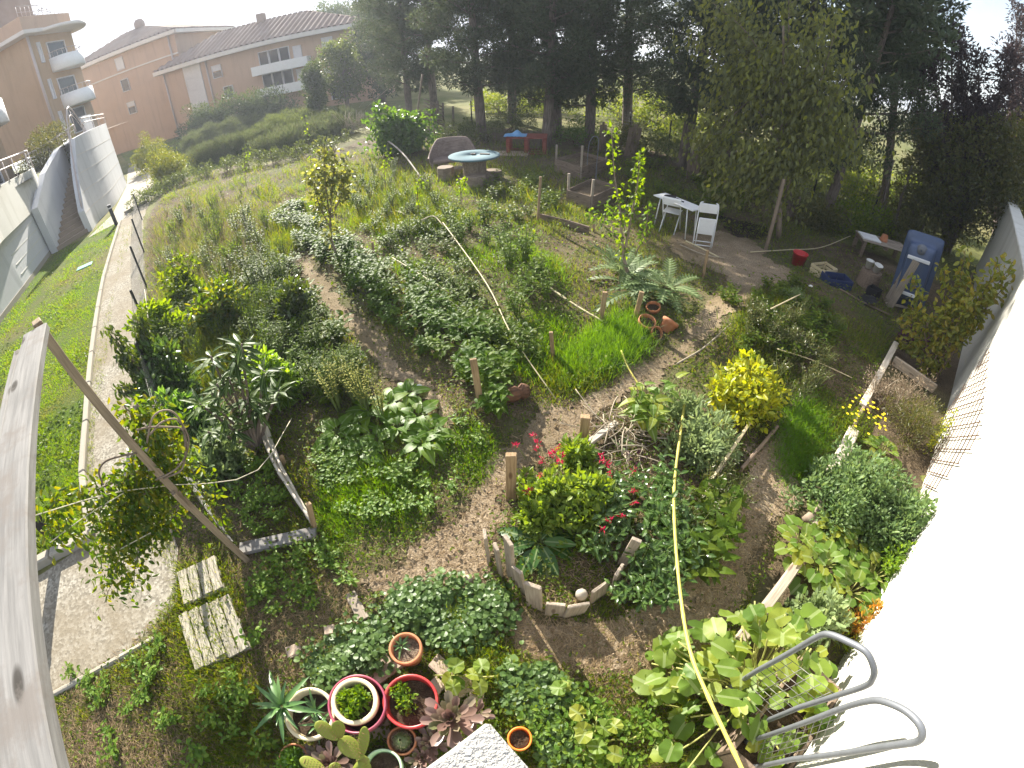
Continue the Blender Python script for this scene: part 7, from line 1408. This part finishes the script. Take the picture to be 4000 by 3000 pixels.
sp = px_points(9000, [DIRT[0], DIRT[2], DIRT[3], AV[4][0]]); n = len(sp); an = U(0, 6.28, n); D = np.stack([np.cos(an), np.sin(an), U(-.05, .2, n)], 1); mb = MB(); leafs(mb, sp+(0, 0, .015), D, np.array([0, 0, 1.])+sph(n)*.3, U(.03, .12, n), U(.003, .007, n), 'rh', 0, .1); tag(mb.build('path_litter', M['straw']), 'dry stalk litter on the bare paths', None, None, 'stuff')
MALLOW = [[(1480, 2400), (1580, 2310), (1800, 2290), (1990, 2330), (1990, 2440), (1850, 2530), (1700, 2520), (1560, 2440)], [(1220, 2560), (1330, 2500), (1470, 2440), (1520, 2560), (1480, 2640), (1330, 2690), (1240, 2660)]]
mp = px_points(2700, MALLOW, soft=34); n = len(mp); mp[:, 2] += U(.02, .17, n)*(.6+.5*np.sin(mp[:, 0]*9)*np.sin(mp[:, 1]*8)); an = U(0, 6.28, n); D = np.stack([np.cos(an), np.sin(an), U(-.2, .3, n)], 1); mb = MB(); leafs(mb, mp, D, np.array([0, 0, 1.])+sph(n)*.4, U(.03, .06, n), U(.034, .064, n), 'round', .25, .1); tag(mb.build('mallow_ground_cover', M['mallow']), 'dark green mallow leaves covering the ground behind the pots', None, None, 'stuff')
mp = px_points(900, [[(1950, 2620), (2150, 2600), (2250, 2720), (2150, 2850), (1980, 2800)], [(2080, 2850), (2250, 2850), (2250, 2990), (2110, 2990)]]); n = len(mp); mp[:, 2] += U(.02, .12, n); an = U(0, 6.28, n); mb = MB(); leafs(mb, mp, np.stack([np.cos(an), np.sin(an), U(-.2, .3, n)], 1), np.array([0, 0, 1.])+sph(n)*.4, U(.03, .06, n), U(.035, .06, n), 'round', .25, .1); tag(mb.build('clover_ground_cover', M['mallow']), 'small dark leaves covering the ground right of the pots', None, None, 'stuff')
grass('middle_grass', px_points(34000, [[(1150, 700), (1800, 700), (2150, 960), (2260, 1240), (2150, 1480), (2000, 1500), (1850, 1350), (1500, 1020), (1200, 850)], [(1250, 1700), (1420, 1820), (1700, 1800), (1820, 1650), (1960, 1700), (1880, 1900), (1700, 2050), (1350, 2250), (1250, 2050)]], soft=12), .13, .008, 'bright_grass', 'fresh green grass between the rows', patchy=1.2, lean=.6)
cp = px_points(7000, [DIRT[0], DIRT[1], DIRT[2], DIRT[3]], soft=18); n = len(cp); oc = np.array([(1, 0, 0), (-1, 0, 0), (0, 1, 0), (0, -1, 0), (0, 0, 1), (0, 0, -1.)]); sz = np.clip(rng.lognormal(-4.75, .55, n), .003, .03); V = cp[:, None]+(oc[None]*U(.55, 1.2, (n, 6, 1))+U(-.25, .25, (n, 6, 3)))*sz[:, None, None]; V[:, :, 2] += sz[:, None]*.3; F8 = np.array([(0, 2, 4), (2, 1, 4), (1, 3, 4), (3, 0, 4), (2, 0, 5), (1, 2, 5), (3, 1, 5), (0, 3, 5)]); mb = MB(); mb.add(V.reshape(-1, 3), (F8[None]+(np.arange(n)*6)[:, None, None]).reshape(-1, 3)); tag(mb.build('soil_clods', M['dirt']), 'small clods and stones on the bare paths', None, None, 'stuff')
grass('shade_grass', px_points(16000, [[(1900, 640), (2150, 700), (2250, 830), (2420, 800), (2560, 780), (2650, 900), (2560, 1000), (2350, 1000), (2100, 900), (1900, 860)], [(2850, 1300), (2950, 1150), (3200, 1180), (3450, 1280), (3480, 1360), (3250, 1560), (3080, 1560), (2900, 1440)], [(2480, 640), (2900, 780), (3250, 930), (3280, 1040), (3020, 960), (2760, 860), (2500, 760)]]), .13, .007, 'grass', 'shaded green grass under the trees and on the herb mound', patchy=.8)
grass('pallet_grass', px_points(2200, [[(690, 2200), (860, 2180), (960, 2340), (910, 2560), (770, 2640), (690, 2420)]]), .14, .009, 'grass', 'grass growing up through the bleached pallets')
grass('path_edge_weeds', px_points(6000, [[(478, 880), (530, 880), (360, 1400), (330, 1700), (330, 1990), (370, 2000), (370, 1700), (420, 1400)], [(540, 860), (575, 900), (590, 1400), (650, 1950), (700, 2250), (640, 2200), (560, 1500), (545, 1100)], [(300, 2760), (560, 2480), (700, 2300), (690, 2480), (560, 2600), (300, 2850)]]), .07, .007, 'grass', 'thin weeds along the edges of the gravel path')

# ------------------------------------------------------------------ thin volume added to imitate the lens flare veil and hazy distance
hm = bpy.data.materials.new('flare_haze'); hm.use_nodes = True; hn = hm.node_tree; hn.nodes.clear(); ho = hn.nodes.new('ShaderNodeOutputMaterial'); hv_ = hn.nodes.new('ShaderNodeVolumePrincipled')
hv_.inputs['Color'].default_value = (.80, .87, 1, 1); hv_.inputs['Density'].default_value = .0013; hv_.inputs['Anisotropy'].default_value = .3; hn.links.new(hv_.outputs[0], ho.inputs['Volume'])
hb = MB(); box(hb, (0, 722, 9.2), (1840, 1586, 21.6), bev=.01); tag(hb.build('flare_haze', hm), 'thin pale hazy veil over the garden, added to imitate lens flare', None, None, 'stuff')
